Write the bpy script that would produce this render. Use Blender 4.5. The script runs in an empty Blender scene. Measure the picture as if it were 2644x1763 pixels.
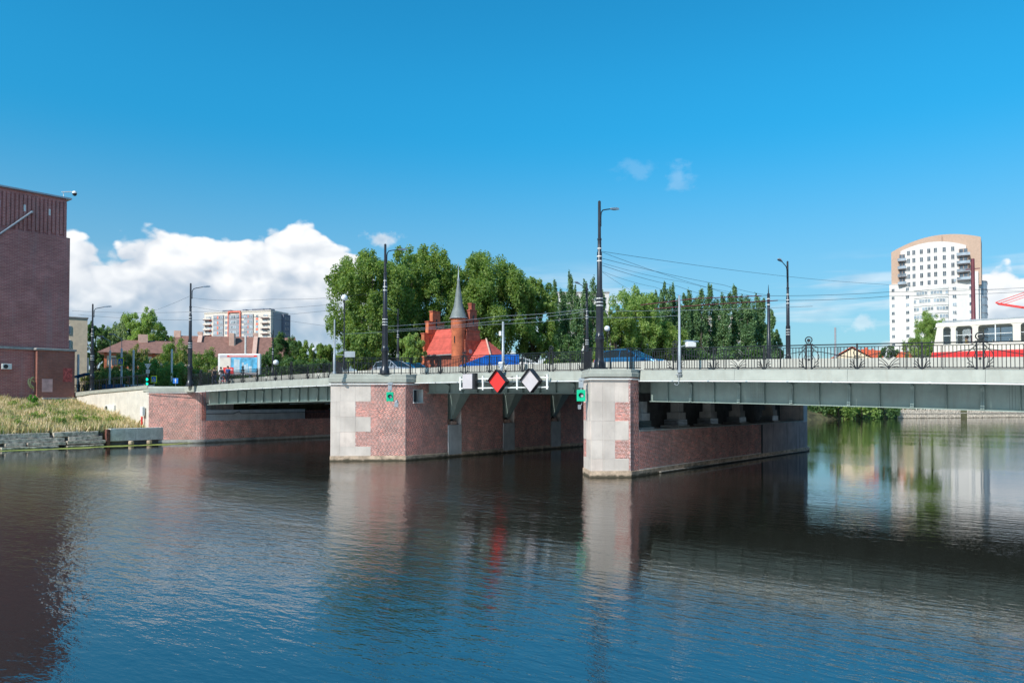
import bpy, math, random
import numpy as np
from mathutils import Vector, Matrix
R = math.radians
random.seed(11)
rng = np.random.default_rng(11)
SC = bpy.context.scene
COL = SC.collection
# ------------------------------------------------------------------ camera, world, sun, exposure
# frame: X runs along the bridge (right), Y away from the camera along the piers, Z up, water level 0
H = 4.36
YAW = R(39.75)
FPX = 1957.0
CS, SN = math.cos(YAW), math.sin(YAW)
cam_d = bpy.data.cameras.new('camera'); cam = bpy.data.objects.new('camera', cam_d); COL.objects.link(cam)
PITCH = R(1.2)
cam.location = (0, 0, H); cam.rotation_euler = (R(90) + PITCH, 0, YAW)
cam_d.sensor_width = 36; cam_d.lens = FPX / 2644 * 36
cam_d.shift_y = (153.5 - FPX * math.tan(PITCH)) / 2644
cam_d.clip_start = 0.1; cam_d.clip_end = 9000
SC.camera = cam
vs_ = SC.view_settings
vs_.view_transform = 'Standard'; vs_.look = 'None'; vs_.exposure = 0.72; vs_.gamma = 1; vs_.use_curve_mapping = False
SC.cycles.max_bounces = 8; SC.cycles.transparent_max_bounces = 16
SC.cycles.sample_clamp_indirect = 8

SUN_EL = R(39.5)
SUN_H = Vector((-0.012, -1.0, 0)).normalized()
SUND = Vector((SUN_H.x * math.cos(SUN_EL), SUN_H.y * math.cos(SUN_EL), math.sin(SUN_EL)))
sl = bpy.data.lights.new('sun', 'SUN'); sl.energy = 2.9; sl.angle = R(0.53); sl.color = (1, 0.955, 0.88)
so = bpy.data.objects.new('sun', sl); COL.objects.link(so)
so.rotation_euler = SUND.to_track_quat('Z', 'Y').to_euler(); so.location = (0, -40, 80)


class NT:
    """small wrapper to wire nodes"""
    def __init__(s, nt): s.nt = nt
    def n(s, typ, **kw):
        nd = s.nt.nodes.new(typ)
        for k, v in kw.items():
            if k.startswith('i_'):
                key = k[2:]
                key = int(key) if key.isdigit() else key.replace('_', ' ')
                s.set(nd.inputs[key], v)
            else: setattr(nd, k, v)
        return nd
    def set(s, inp, v):
        if hasattr(v, 'is_output') or isinstance(v, bpy.types.NodeSocket): s.nt.links.new(v, inp)
        else: inp.default_value = v
    def m(s, op, a, b=0.0, c=None, clamp=False):
        nd = s.nt.nodes.new('ShaderNodeMath'); nd.operation = op; nd.use_clamp = clamp
        s.set(nd.inputs[0], a); s.set(nd.inputs[1], b)
        if c is not None: s.set(nd.inputs[2], c)
        return nd.outputs[0]
    def dot(s, a, vec):
        nd = s.nt.nodes.new('ShaderNodeVectorMath'); nd.operation = 'DOT_PRODUCT'
        s.set(nd.inputs[0], a); nd.inputs[1].default_value = vec
        return nd.outputs['Value']
    def vadd(s, a, vec):
        nd = s.nt.nodes.new('ShaderNodeVectorMath'); nd.operation = 'ADD'
        s.set(nd.inputs[0], a); s.set(nd.inputs[1], vec)
        return nd.outputs[0]
    def comb(s, x, y, z=0.0):
        nd = s.nt.nodes.new('ShaderNodeCombineXYZ')
        s.set(nd.inputs[0], x); s.set(nd.inputs[1], y); s.set(nd.inputs[2], z)
        return nd.outputs[0]
    def noise(s, vec, scale, detail=3, rough=0.5, dim='3D'):
        nd = s.nt.nodes.new('ShaderNodeTexNoise'); nd.noise_dimensions = dim
        if vec is not None: s.set(nd.inputs['Vector'], vec)
        s.set(nd.inputs['Scale'], scale); nd.inputs['Detail'].default_value = detail
        nd.inputs['Roughness'].default_value = rough
        return nd.outputs[0]
    def mix(s, fac, a, b, mode='MIX'):
        nd = s.nt.nodes.new('ShaderNodeMix'); nd.data_type = 'RGBA'; nd.blend_type = mode
        s.set(nd.inputs[0], fac)
        s.set(nd.inputs[6], a if not isinstance(a, tuple) else (*a[:3], 1))
        s.set(nd.inputs[7], b if not isinstance(b, tuple) else (*b[:3], 1))
        return nd.outputs[2]
    def smooth(s, v, a, b, lo=0.0, hi=1.0):
        nd = s.nt.nodes.new('ShaderNodeMapRange'); nd.interpolation_type = 'SMOOTHSTEP'
        s.set(nd.inputs[0], v)
        for i, q in zip((1, 2, 3, 4), (a, b, lo, hi)): s.set(nd.inputs[i], q)
        return nd.outputs[0]
    def ramp(s, fac, stops):
        nd = s.nt.nodes.new('ShaderNodeValToRGB'); s.set(nd.inputs[0], fac)
        cr = nd.color_ramp
        while len(cr.elements) < len(stops): cr.elements.new(0.5)
        for e, (p, c) in zip(cr.elements, stops): e.position = p; e.color = (*c, 1)
        return nd.outputs[0]


world = bpy.data.worlds.new('World'); SC.world = world; world.use_nodes = True
wnt = world.node_tree; wnt.nodes.clear(); W = NT(wnt)
sky = W.n('ShaderNodeTexSky', sky_type='NISHITA', sun_disc=False, sun_elevation=SUN_EL,
          sun_rotation=math.atan2(SUN_H.x, SUN_H.y), air_density=1.0, dust_density=0.6, ozone_density=2.2)
tc = W.n('ShaderNodeTexCoord').outputs['Generated']
dr = W.dot(tc, (CS, SN, 0)); df = W.dot(tc, (-SN, CS, 0)); dz = W.dot(tc, (0, 0, 1))
az = W.m('ARCTAN2', dr, df)
hyp = W.m('SQRT', W.m('ADD', W.m('MULTIPLY', dr, dr), W.m('MULTIPLY', df, df)))
te = W.m('DIVIDE', dz, W.m('MAXIMUM', hyp, 0.001))
prof = [(0, 585), (60, 602), (120, 588), (183, 600), (240, 622), (265, 628), (315, 618), (382, 585), (440, 573), (495, 568), (545, 585),
        (580, 602), (630, 618), (686, 596), (730, 575), (776, 568), (832, 602), (899, 632), (935, 650), (960, 715), (1000, 800),
        (1060, 880), (1200, 905), (1600, 915), (2000, 925), (2400, 880), (2490, 740), (2525, 690), (2570, 672), (2610, 668), (2644, 684)]
fc = wnt.nodes.new('ShaderNodeFloatCurve')
cv = fc.mapping.curves[0]
pts = [(0.0, 0.42)]
for px, py in prof:
    X = (px - 1322) / FPX; a_ = math.atan(X)
    pts.append(((a_ + 0.75) / 1.5, 2 * (1035 - py) / FPX * math.cos(a_)))
pts.append((1.0, 0.33))
while len(cv.points) < len(pts): cv.points.new(0.5, 0.5)
for p, (x, y) in zip(cv.points, pts): p.location = (x, y); p.handle_type = 'AUTO_CLAMPED'
fc.mapping.update()
W.set(fc.inputs[1], W.m('DIVIDE', W.m('ADD', az, 0.75), 1.5))
hin = W.m('DIVIDE', fc.outputs[0], 2.0)
# outside the frame unseen noise-driven cloud humps, raised to add neutral fill light
hout_fill = W.smooth(W.noise(W.comb(W.m('MULTIPLY', dr, 1.0), df, 3.3), 2.2, 2), 0.35, 0.66, 0.12, 0.60)
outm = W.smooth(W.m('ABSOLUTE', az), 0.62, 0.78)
hh = W.m('ADD', W.m('MULTIPLY', hin, W.m('SUBTRACT', 1.0, outm)), W.m('MULTIPLY', hout_fill, outm))
cvec = W.comb(az, W.m('MULTIPLY', te, 1.25), 0.0)
def voro(vec, scale, sm=0.55):
    nd = wnt.nodes.new('ShaderNodeTexVoronoi'); nd.voronoi_dimensions = '2D'; nd.feature = 'SMOOTH_F1' if scale < 20 else 'F1'; W.set(nd.inputs['Vector'], vec); nd.inputs['Scale'].default_value = scale
    (setattr(nd.inputs['Smoothness'], 'default_value', sm) if scale < 20 else None); return nd.outputs['Distance']
def billow(vec):
    a_ = voro(vec, 11.0); b_ = voro(vec, 27.0); c_ = voro(vec, 60.0)
    return W.m('SUBTRACT', 1.0, W.m('ADD', W.m('ADD', W.m('MULTIPLY', a_, 0.75), W.m('MULTIPLY', b_, 0.38)), W.m('MULTIPLY', c_, 0.2)))
warp = W.n('ShaderNodeTexNoise'); W.set(warp.inputs['Vector'], cvec); warp.inputs['Scale'].default_value = 14.0; warp.inputs['Detail'].default_value = 4
wsc = W.n('ShaderNodeVectorMath', operation='SCALE'); wnt.links.new(warp.outputs['Color'], wsc.inputs[0]); wsc.inputs['Scale'].default_value = 0.05
bvec = W.vadd(cvec, wsc.outputs[0])
bil = billow(bvec)
nb = W.noise(cvec, 9.0, 6, 0.55)
nf = W.noise(cvec, 34.0, 5, 0.6)
edge = W.m('ADD', W.m('MULTIPLY', W.m('SUBTRACT', bil, 0.55), 0.050), W.m('MULTIPLY', W.m('SUBTRACT', nf, 0.5), 0.016))
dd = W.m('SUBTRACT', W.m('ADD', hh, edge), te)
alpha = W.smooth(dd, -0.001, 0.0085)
# relief: noise minus noise moved towards the light
off = W.vadd(bvec, (-0.010, 0.016, 0.0))
rel = W.m('ADD', W.m('MULTIPLY', W.m('SUBTRACT', billow(off), bil), 0.55), W.m('MULTIPLY', W.m('SUBTRACT', W.noise(W.vadd(cvec, (-.03, .04, 0)), 6.0, 5, .5), W.noise(cvec, 6.0, 5, .5)), 0.6))
tt = W.m('DIVIDE', te, W.m('MAXIMUM', hh, 0.02))
lum = W.m('ADD', W.smooth(tt, 0.34, 0.84), W.m('MULTIPLY', rel, -1.9))
lum = W.m('ADD', lum, W.m('MULTIPLY', W.m('SUBTRACT', W.noise(cvec, 5.0, 4), 0.5), 0.7), clamp=True)
ccol = W.ramp(lum, [(0.0, (0.36, 0.47, 0.60)), (0.35, (0.50, 0.58, 0.68)), (0.7, (0.73, 0.77, 0.82)), (1.0, (0.90, 0.92, 0.94))])
# the bank thins towards its base
base_thin = W.smooth(te, 0.02, 0.16, 0.75, 1.0)
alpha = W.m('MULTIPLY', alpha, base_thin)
# thin streaks low over the horizon
svec = W.comb(W.m('MULTIPLY', az, 1.0), W.m('MULTIPLY', te, 9.0), 1.7)
st = W.smooth(W.noise(svec, 4.2, 4, 0.5), 0.50, 0.68)
st = W.m('MULTIPLY', st, W.m('MULTIPLY', W.smooth(te, 0.19, 0.13), 0.55))
alpha = W.m('MAXIMUM', alpha, st)
for (px, py, rx, ry, am) in [(984, 612, 46, 20, .75), (1648, 438, 60, 30, .09), (1757, 452, 46, 38, .15), (2232, 832, 40, 24, .4)]:
    X = (px - 1322) / FPX; a0 = math.atan(X); t0 = (1035 - py) / FPX * math.cos(a0)
    ux = W.m('DIVIDE', W.m('SUBTRACT', az, a0), rx / FPX); uy = W.m('DIVIDE', W.m('SUBTRACT', te, t0), ry / FPX)
    r2 = W.m('SQRT', W.m('ADD', W.m('MULTIPLY', ux, ux), W.m('MULTIPLY', uy, uy)))
    q = W.smooth(W.m('ADD', r2, W.m('MULTIPLY', W.m('SUBTRACT', nf, 0.5), 3.2)), 1.15, 0.2)
    alpha = W.m('MAXIMUM', alpha, W.m('MULTIPLY', q, am))
hs = W.n('ShaderNodeHueSaturation'); hs.inputs['Hue'].default_value = 0.482; hs.inputs['Saturation'].default_value = 1.28; hs.inputs['Value'].default_value = 1.0
wnt.links.new(sky.outputs[0], hs.inputs['Color'])
hz_ = W.smooth(te, 0.0, 0.45, 0.50, 1.0)
skc = W.mix(1.0, hs.outputs[0], (0.17, 0.75, 0.86), 'MULTIPLY')
skc = W.mix(1.0, skc, W.comb(W.m('POWER', hz_, 0.3), hz_, W.m('POWER', hz_, 0.9)), 'MULTIPLY')
skc = W.mix(W.smooth(te, 0.36, 0.0, 0.0, 0.40), skc, (3.1, 3.5, 4.0))
bg1 = W.n('ShaderNodeBackground'); wnt.links.new(skc, bg1.inputs[0]); bg1.inputs[1].default_value = 0.134
bg2 = W.n('ShaderNodeBackground'); wnt.links.new(ccol, bg2.inputs[0]); bg2.inputs[1].default_value = 0.68
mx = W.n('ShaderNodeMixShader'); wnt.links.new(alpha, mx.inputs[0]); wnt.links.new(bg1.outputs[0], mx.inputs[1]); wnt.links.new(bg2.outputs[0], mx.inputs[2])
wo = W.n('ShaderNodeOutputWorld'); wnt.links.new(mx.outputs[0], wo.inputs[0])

# ------------------------------------------------------------------ helpers
def at(px, py, D):
    X = (px - 1322) / FPX
    return Vector(((CS * X - SN) * D, (SN * X + CS) * D, H + (1035 - py) * D / FPX))

WM = {}
def wmat(o): return WM.get(o.name, Matrix.Identity(4))
def tag(o, label=None, cat=None, group=None, kind=None):
    if label: o['label'] = label
    if cat: o['category'] = cat
    if group: o['group'] = group
    if kind: o['kind'] = kind
    return o
def thing(name, label, cat, loc=(0, 0, 0), rz=0.0, group=None, kind=None):
    o = bpy.data.objects.new(name, None); COL.objects.link(o)
    o.location = loc; o.rotation_euler = (0, 0, rz); o.empty_display_size = 0.3
    WM[o.name] = Matrix.Translation(Vector(loc)) @ Matrix.Rotation(rz, 4, 'Z')
    return tag(o, label, cat, group, kind)
def attach(o, parent, world):
    if parent is not None:
        o.parent = parent
        if world: o.matrix_parent_inverse = wmat(parent).inverted()
        WM[o.name] = Matrix.Identity(4) if world else wmat(parent)
    else: WM[o.name] = Matrix.Identity(4)
    return o
def copy_tree(o, parent=None):
    c = o.copy(); COL.objects.link(c)
    if parent is not None:
        c.parent = parent
        if 'label' in c.keys() and False: pass
    for ch in [x for x in KIDS.get(o.name, [])]: copy_tree(ch, c)
    return c
KIDS = {}
def place_copy(root, loc, rz, label, group=None):
    c = copy_tree(root); c.location = loc; c.rotation_euler = (0, 0, rz)
    c['label'] = label
    if group: c['group'] = group
    return c

class MB:
    def __init__(s): s.v = []; s.f = []; s.m = []
    def add(s, vs, fs, mi=0):
        b = len(s.v); s.v.extend([tuple(v) for v in vs])
        s.f.extend([tuple(b + i for i in f) for f in fs]); s.m.extend([mi] * len(fs)); return s
    def box(s, a, b, mi=0):
        x0, y0, z0 = a; x1, y1, z1 = b
        if x0 > x1: x0, x1 = x1, x0
        if y0 > y1: y0, y1 = y1, y0
        if z0 > z1: z0, z1 = z1, z0
        return s.add([(x0, y0, z0), (x1, y0, z0), (x1, y1, z0), (x0, y1, z0), (x0, y0, z1), (x1, y0, z1), (x1, y1, z1), (x0, y1, z1)],
                     [(0, 3, 2, 1), (4, 5, 6, 7), (0, 1, 5, 4), (1, 2, 6, 5), (2, 3, 7, 6), (3, 0, 4, 7)], mi)
    def cbox(s, c, d, mi=0, ang=0.0):
        hx, hy, hz = d[0] / 2, d[1] / 2, d[2] / 2; ca, sa = math.cos(ang), math.sin(ang)
        vs = []
        for z in (-hz, hz):
            for x, y in ((-hx, -hy), (hx, -hy), (hx, hy), (-hx, hy)):
                vs.append((c[0] + x * ca - y * sa, c[1] + x * sa + y * ca, c[2] + z))
        return s.add(vs, [(0, 3, 2, 1), (4, 5, 6, 7), (0, 1, 5, 4), (1, 2, 6, 5), (2, 3, 7, 6), (3, 0, 4, 7)], mi)
    def prism(s, poly, z0, z1, mi=0):
        n = len(poly)
        f0 = z0 if callable(z0) else (lambda x, y: z0); f1 = z1 if callable(z1) else (lambda x, y: z1)
        ar = sum(poly[i][0] * poly[(i + 1) % n][1] - poly[(i + 1) % n][0] * poly[i][1] for i in range(n))
        if ar < 0: poly = poly[::-1]
        vs = [(x, y, f0(x, y)) for x, y in poly] + [(x, y, f1(x, y)) for x, y in poly]
        fs = [tuple(range(n))[::-1], tuple(range(n, 2 * n))] + [(i, (i + 1) % n, n + (i + 1) % n, n + i) for i in range(n)]
        return s.add(vs, fs, mi)
    def extr(s, poly3, vec, mi=0):
        n = len(poly3); v = Vector(vec); p = [Vector(q) for q in poly3]
        nrm = Vector((0, 0, 0))
        for i in range(n): nrm += p[i].cross(p[(i + 1) % n])
        if nrm.dot(v) < 0: p = p[::-1]
        vs = p + [q + v for q in p]
        fs = [tuple(range(n))[::-1], tuple(range(n, 2 * n))] + [(i, (i + 1) % n, n + (i + 1) % n, n + i) for i in range(n)]
        return s.add(vs, fs, mi)
    def quad(s, a, b, c, d, mi=0): return s.add([a, b, c, d], [(0, 1, 2, 3)], mi)
    def tube(s, pts, r, n=6, mi=0, closed=False):
        pts = [Vector(p) for p in pts]; m = len(pts)
        rs = r if isinstance(r, (list, tuple)) else [r] * m
        rings = []; up = None
        for i, p in enumerate(pts):
            if closed: t = pts[(i + 1) % m] - pts[i - 1]
            else: t = pts[min(i + 1, m - 1)] - pts[max(i - 1, 0)]
            if t.length < 1e-9: t = Vector((0, 0, 1))
            t.normalize()
            if up is None: up = Vector((0, 0, 1)) if abs(t.z) < .9 else Vector((1, 0, 0))
            a = up - t * up.dot(t)
            if a.length < 1e-4: a = Vector((1, 0, 0)) - t * t.x
            a.normalize(); up = a; b = t.cross(a)
            rings.append([p + (a * math.cos(q) + b * math.sin(q)) * rs[i] for q in [2 * math.pi * k / n for k in range(n)]])
        vs = [q for rg in rings for q in rg]; fs = []
        rr = m if closed else m - 1
        for i in range(rr):
            j = (i + 1) % m
            for k in range(n):
                k2 = (k + 1) % n; fs.append((i * n + k, i * n + k2, j * n + k2, j * n + k))
        if not closed: fs += [tuple(range(n))[::-1], tuple((m - 1) * n + k for k in range(n))]
        return s.add(vs, fs, mi)
    def lathe(s, c, prof, n=16, mi=0):
        vs = []; fs = []
        for r, z in prof:
            for k in range(n):
                q = 2 * math.pi * k / n; vs.append((c[0] + r * math.cos(q), c[1] + r * math.sin(q), c[2] + z))
        m = len(prof)
        for i in range(m - 1):
            for k in range(n):
                k2 = (k + 1) % n; fs.append((i * n + k, i * n + k2, (i + 1) * n + k2, (i + 1) * n + k))
        fs += [tuple(range(n))[::-1], tuple((m - 1) * n + k for k in range(n))]
        return s.add(vs, fs, mi)
    def ball(s, c, r, n=10, mi=0, sz=1.0):
        pr = [(max(r * math.sin(math.pi * i / n), 1e-4), -r * sz * math.cos(math.pi * i / n)) for i in range(n + 1)]
        return s.lathe(c, pr, n + 4, mi)
    def build(s, name, mats, parent=None, world=True, smooth=False, bevel=0.0, label=None):
        me = bpy.data.meshes.new(name); me.from_pydata(s.v, [], s.f)
        if not isinstance(mats, (list, tuple)): mats = [mats]
        for mt in mats: me.materials.append(mt)
        if len(mats) > 1: me.polygons.foreach_set('material_index', s.m)
        if smooth: me.polygons.foreach_set('use_smooth', [True] * len(me.polygons))
        me.update()
        o = bpy.data.objects.new(name, me); COL.objects.link(o)
        attach(o, parent, world)
        if parent is not None: KIDS.setdefault(parent.name, []).append(o)
        if smooth:
            md = o.modifiers.new('edge', 'EDGE_SPLIT'); md.split_angle = R(38)
        if bevel > 0:
            b = o.modifiers.new('bevel', 'BEVEL'); b.width = bevel; b.segments = 2; b.limit_method = 'ANGLE'
        if label: o['label'] = label
        return o

def inst(src_mesh, name, parent, loc, scale=(1, 1, 1), rz=0.0, world=True):
    o = bpy.data.objects.new(name, src_mesh); COL.objects.link(o)
    o.location = loc; o.scale = scale; o.rotation_euler = (0, 0, rz)
    attach(o, parent, world)
    WM.pop(o.name, None)
    if parent is not None: KIDS.setdefault(parent.name, []).append(o)
    return o

def grid_faces(name, V, n, mat_, parent=None, world=True, smooth=False):
    """V: (N*n,3) vertex array, N separate n-gons"""
    N = len(V) // n
    me = bpy.data.meshes.new(name)
    me.vertices.add(N * n); me.vertices.foreach_set('co', np.asarray(V, dtype=np.float32).ravel())
    me.loops.add(N * n); me.loops.foreach_set('vertex_index', np.arange(N * n, dtype=np.int32))
    me.polygons.add(N); me.polygons.foreach_set('loop_start', np.arange(0, N * n, n, dtype=np.int32))
    me.polygons.foreach_set('loop_total', np.full(N, n, dtype=np.int32))
    me.materials.append(mat_); me.update(calc_edges=True)
    o = bpy.data.objects.new(name, me); COL.objects.link(o); attach(o, parent, world)
    if parent is not None: KIDS.setdefault(parent.name, []).append(o)
    return o

# ------------------------------------------------------------------ materials
def mat(name, col, rough=0.6, metal=0.0, var=0.12, vscale=1.5, bump=0.0, bscale=25.0, rnd=0.0, streak=0.0, dirt=None, emit=0.0, spec=0.5, fine=0.0, wet=0.0):
    m = bpy.data.materials.new(name); m.use_nodes = True; nt = m.node_tree; N = NT(nt)
    bs = nt.nodes['Principled BSDF']
    c = N.n('ShaderNodeTexCoord').outputs['Object']
    g = N.n('ShaderNodeNewGeometry')
    pos = g.outputs['Position']
    colr = N.mix(0.0, col, col)
    if var > 0:
        n1 = N.noise(pos, vscale, 5, 0.6)
        lo = tuple(max(0, q * (1 - var * 1.6)) for q in col); hi = tuple(min(1, q * (1 + var * 1.4)) for q in col)
        colr = N.mix(N.smooth(n1, 0.3, 0.7), lo, hi)
    if fine > 0:
        colr = N.mix(1.0, colr, N.ramp(N.noise(pos, bscale, 3, 0.7), [(0.3, (1 - fine,) * 3), (0.7, (1, 1, 1))]), 'MULTIPLY')
    if rnd > 0:
        rv = N.m('FRACT', N.m('ADD', g.outputs['Random Per Island'], N.n('ShaderNodeObjectInfo').outputs['Random']))
        rc = N.ramp(rv, [(0.0, (1 - rnd, 1 - rnd * 1.05, 1 - rnd * 1.0)), (0.5, (1 - rnd * .35,) * 3), (0.85, (1.0, 1.0, 1.0)), (1.0, (1 + rnd * .9, 1 + rnd * .5, 1 + rnd * .4))])
        colr = N.mix(1.0, colr, rc, 'MULTIPLY')
    if streak > 0:
        sep = N.n('ShaderNodeSeparateXYZ'); nt.links.new(pos, sep.inputs[0])
        xy = N.m('ADD', sep.outputs[0], sep.outputs[1])
        sv = N.comb(N.m('MULTIPLY', xy, 2.2), N.m('MULTIPLY', sep.outputs[2], 0.22), 0.0)
        sn = N.smooth(N.noise(sv, 1.4, 5, 0.65), 0.48, 0.72)
        colr = N.mix(N.m('MULTIPLY', sn, streak), colr, dirt or (0.08, 0.07, 0.06))
    if wet > 0:   # green-black tide line just above the water
        sep2 = N.n('ShaderNodeSeparateXYZ'); nt.links.new(pos, sep2.inputs[0])
        wz = N.m('ADD', sep2.outputs[2], N.m('MULTIPLY', N.m('SUBTRACT', N.noise(pos, 3.0, 4), 0.5), 0.28))
        wf = N.smooth(wz, 0.20, 0.05)
        colr = N.mix(N.m('MULTIPLY', wf, wet), colr, (0.045, 0.040, 0.022))
    nt.links.new(colr, bs.inputs['Base Color'])
    bs.inputs['Roughness'].default_value = rough; bs.inputs['Metallic'].default_value = metal
    bs.inputs['Specular IOR Level'].default_value = spec
    if bump > 0:
        b = N.n('ShaderNodeBump'); b.inputs['Strength'].default_value = 0.6; b.inputs['Distance'].default_value = bump
        nt.links.new(N.noise(pos, bscale, 4, 0.6), b.inputs['Height']); nt.links.new(b.outputs[0], bs.inputs['Normal'])
    if emit > 0:
        bs.inputs['Emission Color'].default_value = (*col, 1); bs.inputs['Emission Strength'].default_value = emit
    return m

def leafmat(name, cols, trans=0.48):
    cols = [(c[0] * 1.95, c[1] * 1.85, c[2] * 2.6) for c in cols]
    m = bpy.data.materials.new(name); m.use_nodes = True; nt = m.node_tree; N = NT(nt)
    bs = nt.nodes['Principled BSDF']; out = nt.nodes['Material Output']
    g = N.n('ShaderNodeNewGeometry')
    n1 = N.noise(g.outputs['Position'], 0.45, 3)
    rv = N.m('ADD', N.m('MULTIPLY', g.outputs['Random Per Island'], 0.62), N.m('MULTIPLY', N.m('SUBTRACT', n1, 0.3), 0.75), clamp=True)
    k = len(cols)
    c = N.ramp(rv, [(i / (k - 1), q) for i, q in enumerate(cols)])
    nt.links.new(c, bs.inputs['Base Color']); bs.inputs['Roughness'].default_value = 0.55; bs.inputs['Specular IOR Level'].default_value = 0.35
    tr = N.n('ShaderNodeBsdfTranslucent'); nt.links.new(N.mix(1.0, c, (1.5, 1.5, 0.7), 'MULTIPLY'), tr.inputs[0])
    mx_ = N.n('ShaderNodeMixShader'); mx_.inputs[0].default_value = trans
    nt.links.new(bs.outputs[0], mx_.inputs[1]); nt.links.new(tr.outputs[0], mx_.inputs[2]); nt.links.new(mx_.outputs[0], out.inputs[0])
    return m

def glassmat(name, col=(0.55, 0.62, 0.66), alpha=0.45):
    m = bpy.data.materials.new(name); m.use_nodes = True; nt = m.node_tree; N = NT(nt)
    bs = nt.nodes['Principled BSDF']; out = nt.nodes['Material Output']
    bs.inputs['Base Color'].default_value = (0.03, 0.04, 0.045, 1); bs.inputs['Roughness'].default_value = 0.04
    tp = N.n('ShaderNodeBsdfTransparent'); tp.inputs[0].default_value = (*col, 1)
    mx_ = N.n('ShaderNodeMixShader'); mx_.inputs[0].default_value = alpha
    nt.links.new(bs.outputs[0], mx_.inputs[1]); nt.links.new(tp.outputs[0], mx_.inputs[2]); nt.links.new(mx_.outputs[0], out.inputs[0])
    return m

def brickmat(name, c1, c2, mortar, bw=0.25, rh=0.077, bump=0.01, streak=0.25):
    m = bpy.data.materials.new(name); m.use_nodes = True; nt = m.node_tree; N = NT(nt)
    bs = nt.nodes['Principled BSDF']; g = N.n('ShaderNodeNewGeometry'); pos = g.outputs['Position']
    sep = N.n('ShaderNodeSeparateXYZ'); nt.links.new(pos, sep.inputs[0])
    v = N.comb(N.m('ADD', sep.outputs[0], sep.outputs[1]), sep.outputs[2], 0.0)
    b = N.n('ShaderNodeTexBrick'); nt.links.new(v, b.inputs['Vector'])
    b.inputs['Color1'].default_value = (*c1, 1); b.inputs['Color2'].default_value = (*c2, 1); b.inputs['Mortar'].default_value = (*mortar, 1)
    b.inputs['Scale'].default_value = 1.0; b.inputs['Mortar Size'].default_value = rh * 0.11; b.inputs['Brick Width'].default_value = bw; b.inputs['Row Height'].default_value = rh
    big = N.smooth(N.noise(pos, 0.35, 5, 0.6), 0.35, 0.7, 0.80, 1.12)
    rows = N.noise(N.comb(N.m('MULTIPLY', N.m('ADD', sep.outputs[0], sep.outputs[1]), 0.5), N.m('MULTIPLY', sep.outputs[2], 9.0), 0.0), 1.0, 3, 0.6)
    c = N.mix(1.0, b.outputs[0], N.comb(big, big, big), 'MULTIPLY')
    c = N.mix(N.smooth(rows, 0.45, 0.7, 0.0, 0.45), c, tuple(q * .45 for q in c1))
    sv = N.comb(N.m('MULTIPLY', N.m('ADD', sep.outputs[0], sep.outputs[1]), 1.2), N.m('MULTIPLY', sep.outputs[2], 0.10), 2.0)
    c = N.mix(N.m('MULTIPLY', N.smooth(N.noise(sv, 1.0, 5, 0.65), 0.5, 0.72), streak), c, (0.36, 0.30, 0.29))
    nt.links.new(c, bs.inputs['Base Color']); bs.inputs['Roughness'].default_value = 0.85
    bp = N.n('ShaderNodeBump'); bp.inputs['Strength'].default_value = 0.8; bp.inputs['Distance'].default_value = bump
    hgt = N.m('ADD', N.m('SUBTRACT', 1.0, b.outputs['Fac']), N.m('MULTIPLY', rows, 1.2))
    nt.links.new(hgt, bp.inputs['Height']); nt.links.new(bp.outputs[0], bs.inputs['Normal'])
    return m

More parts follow.
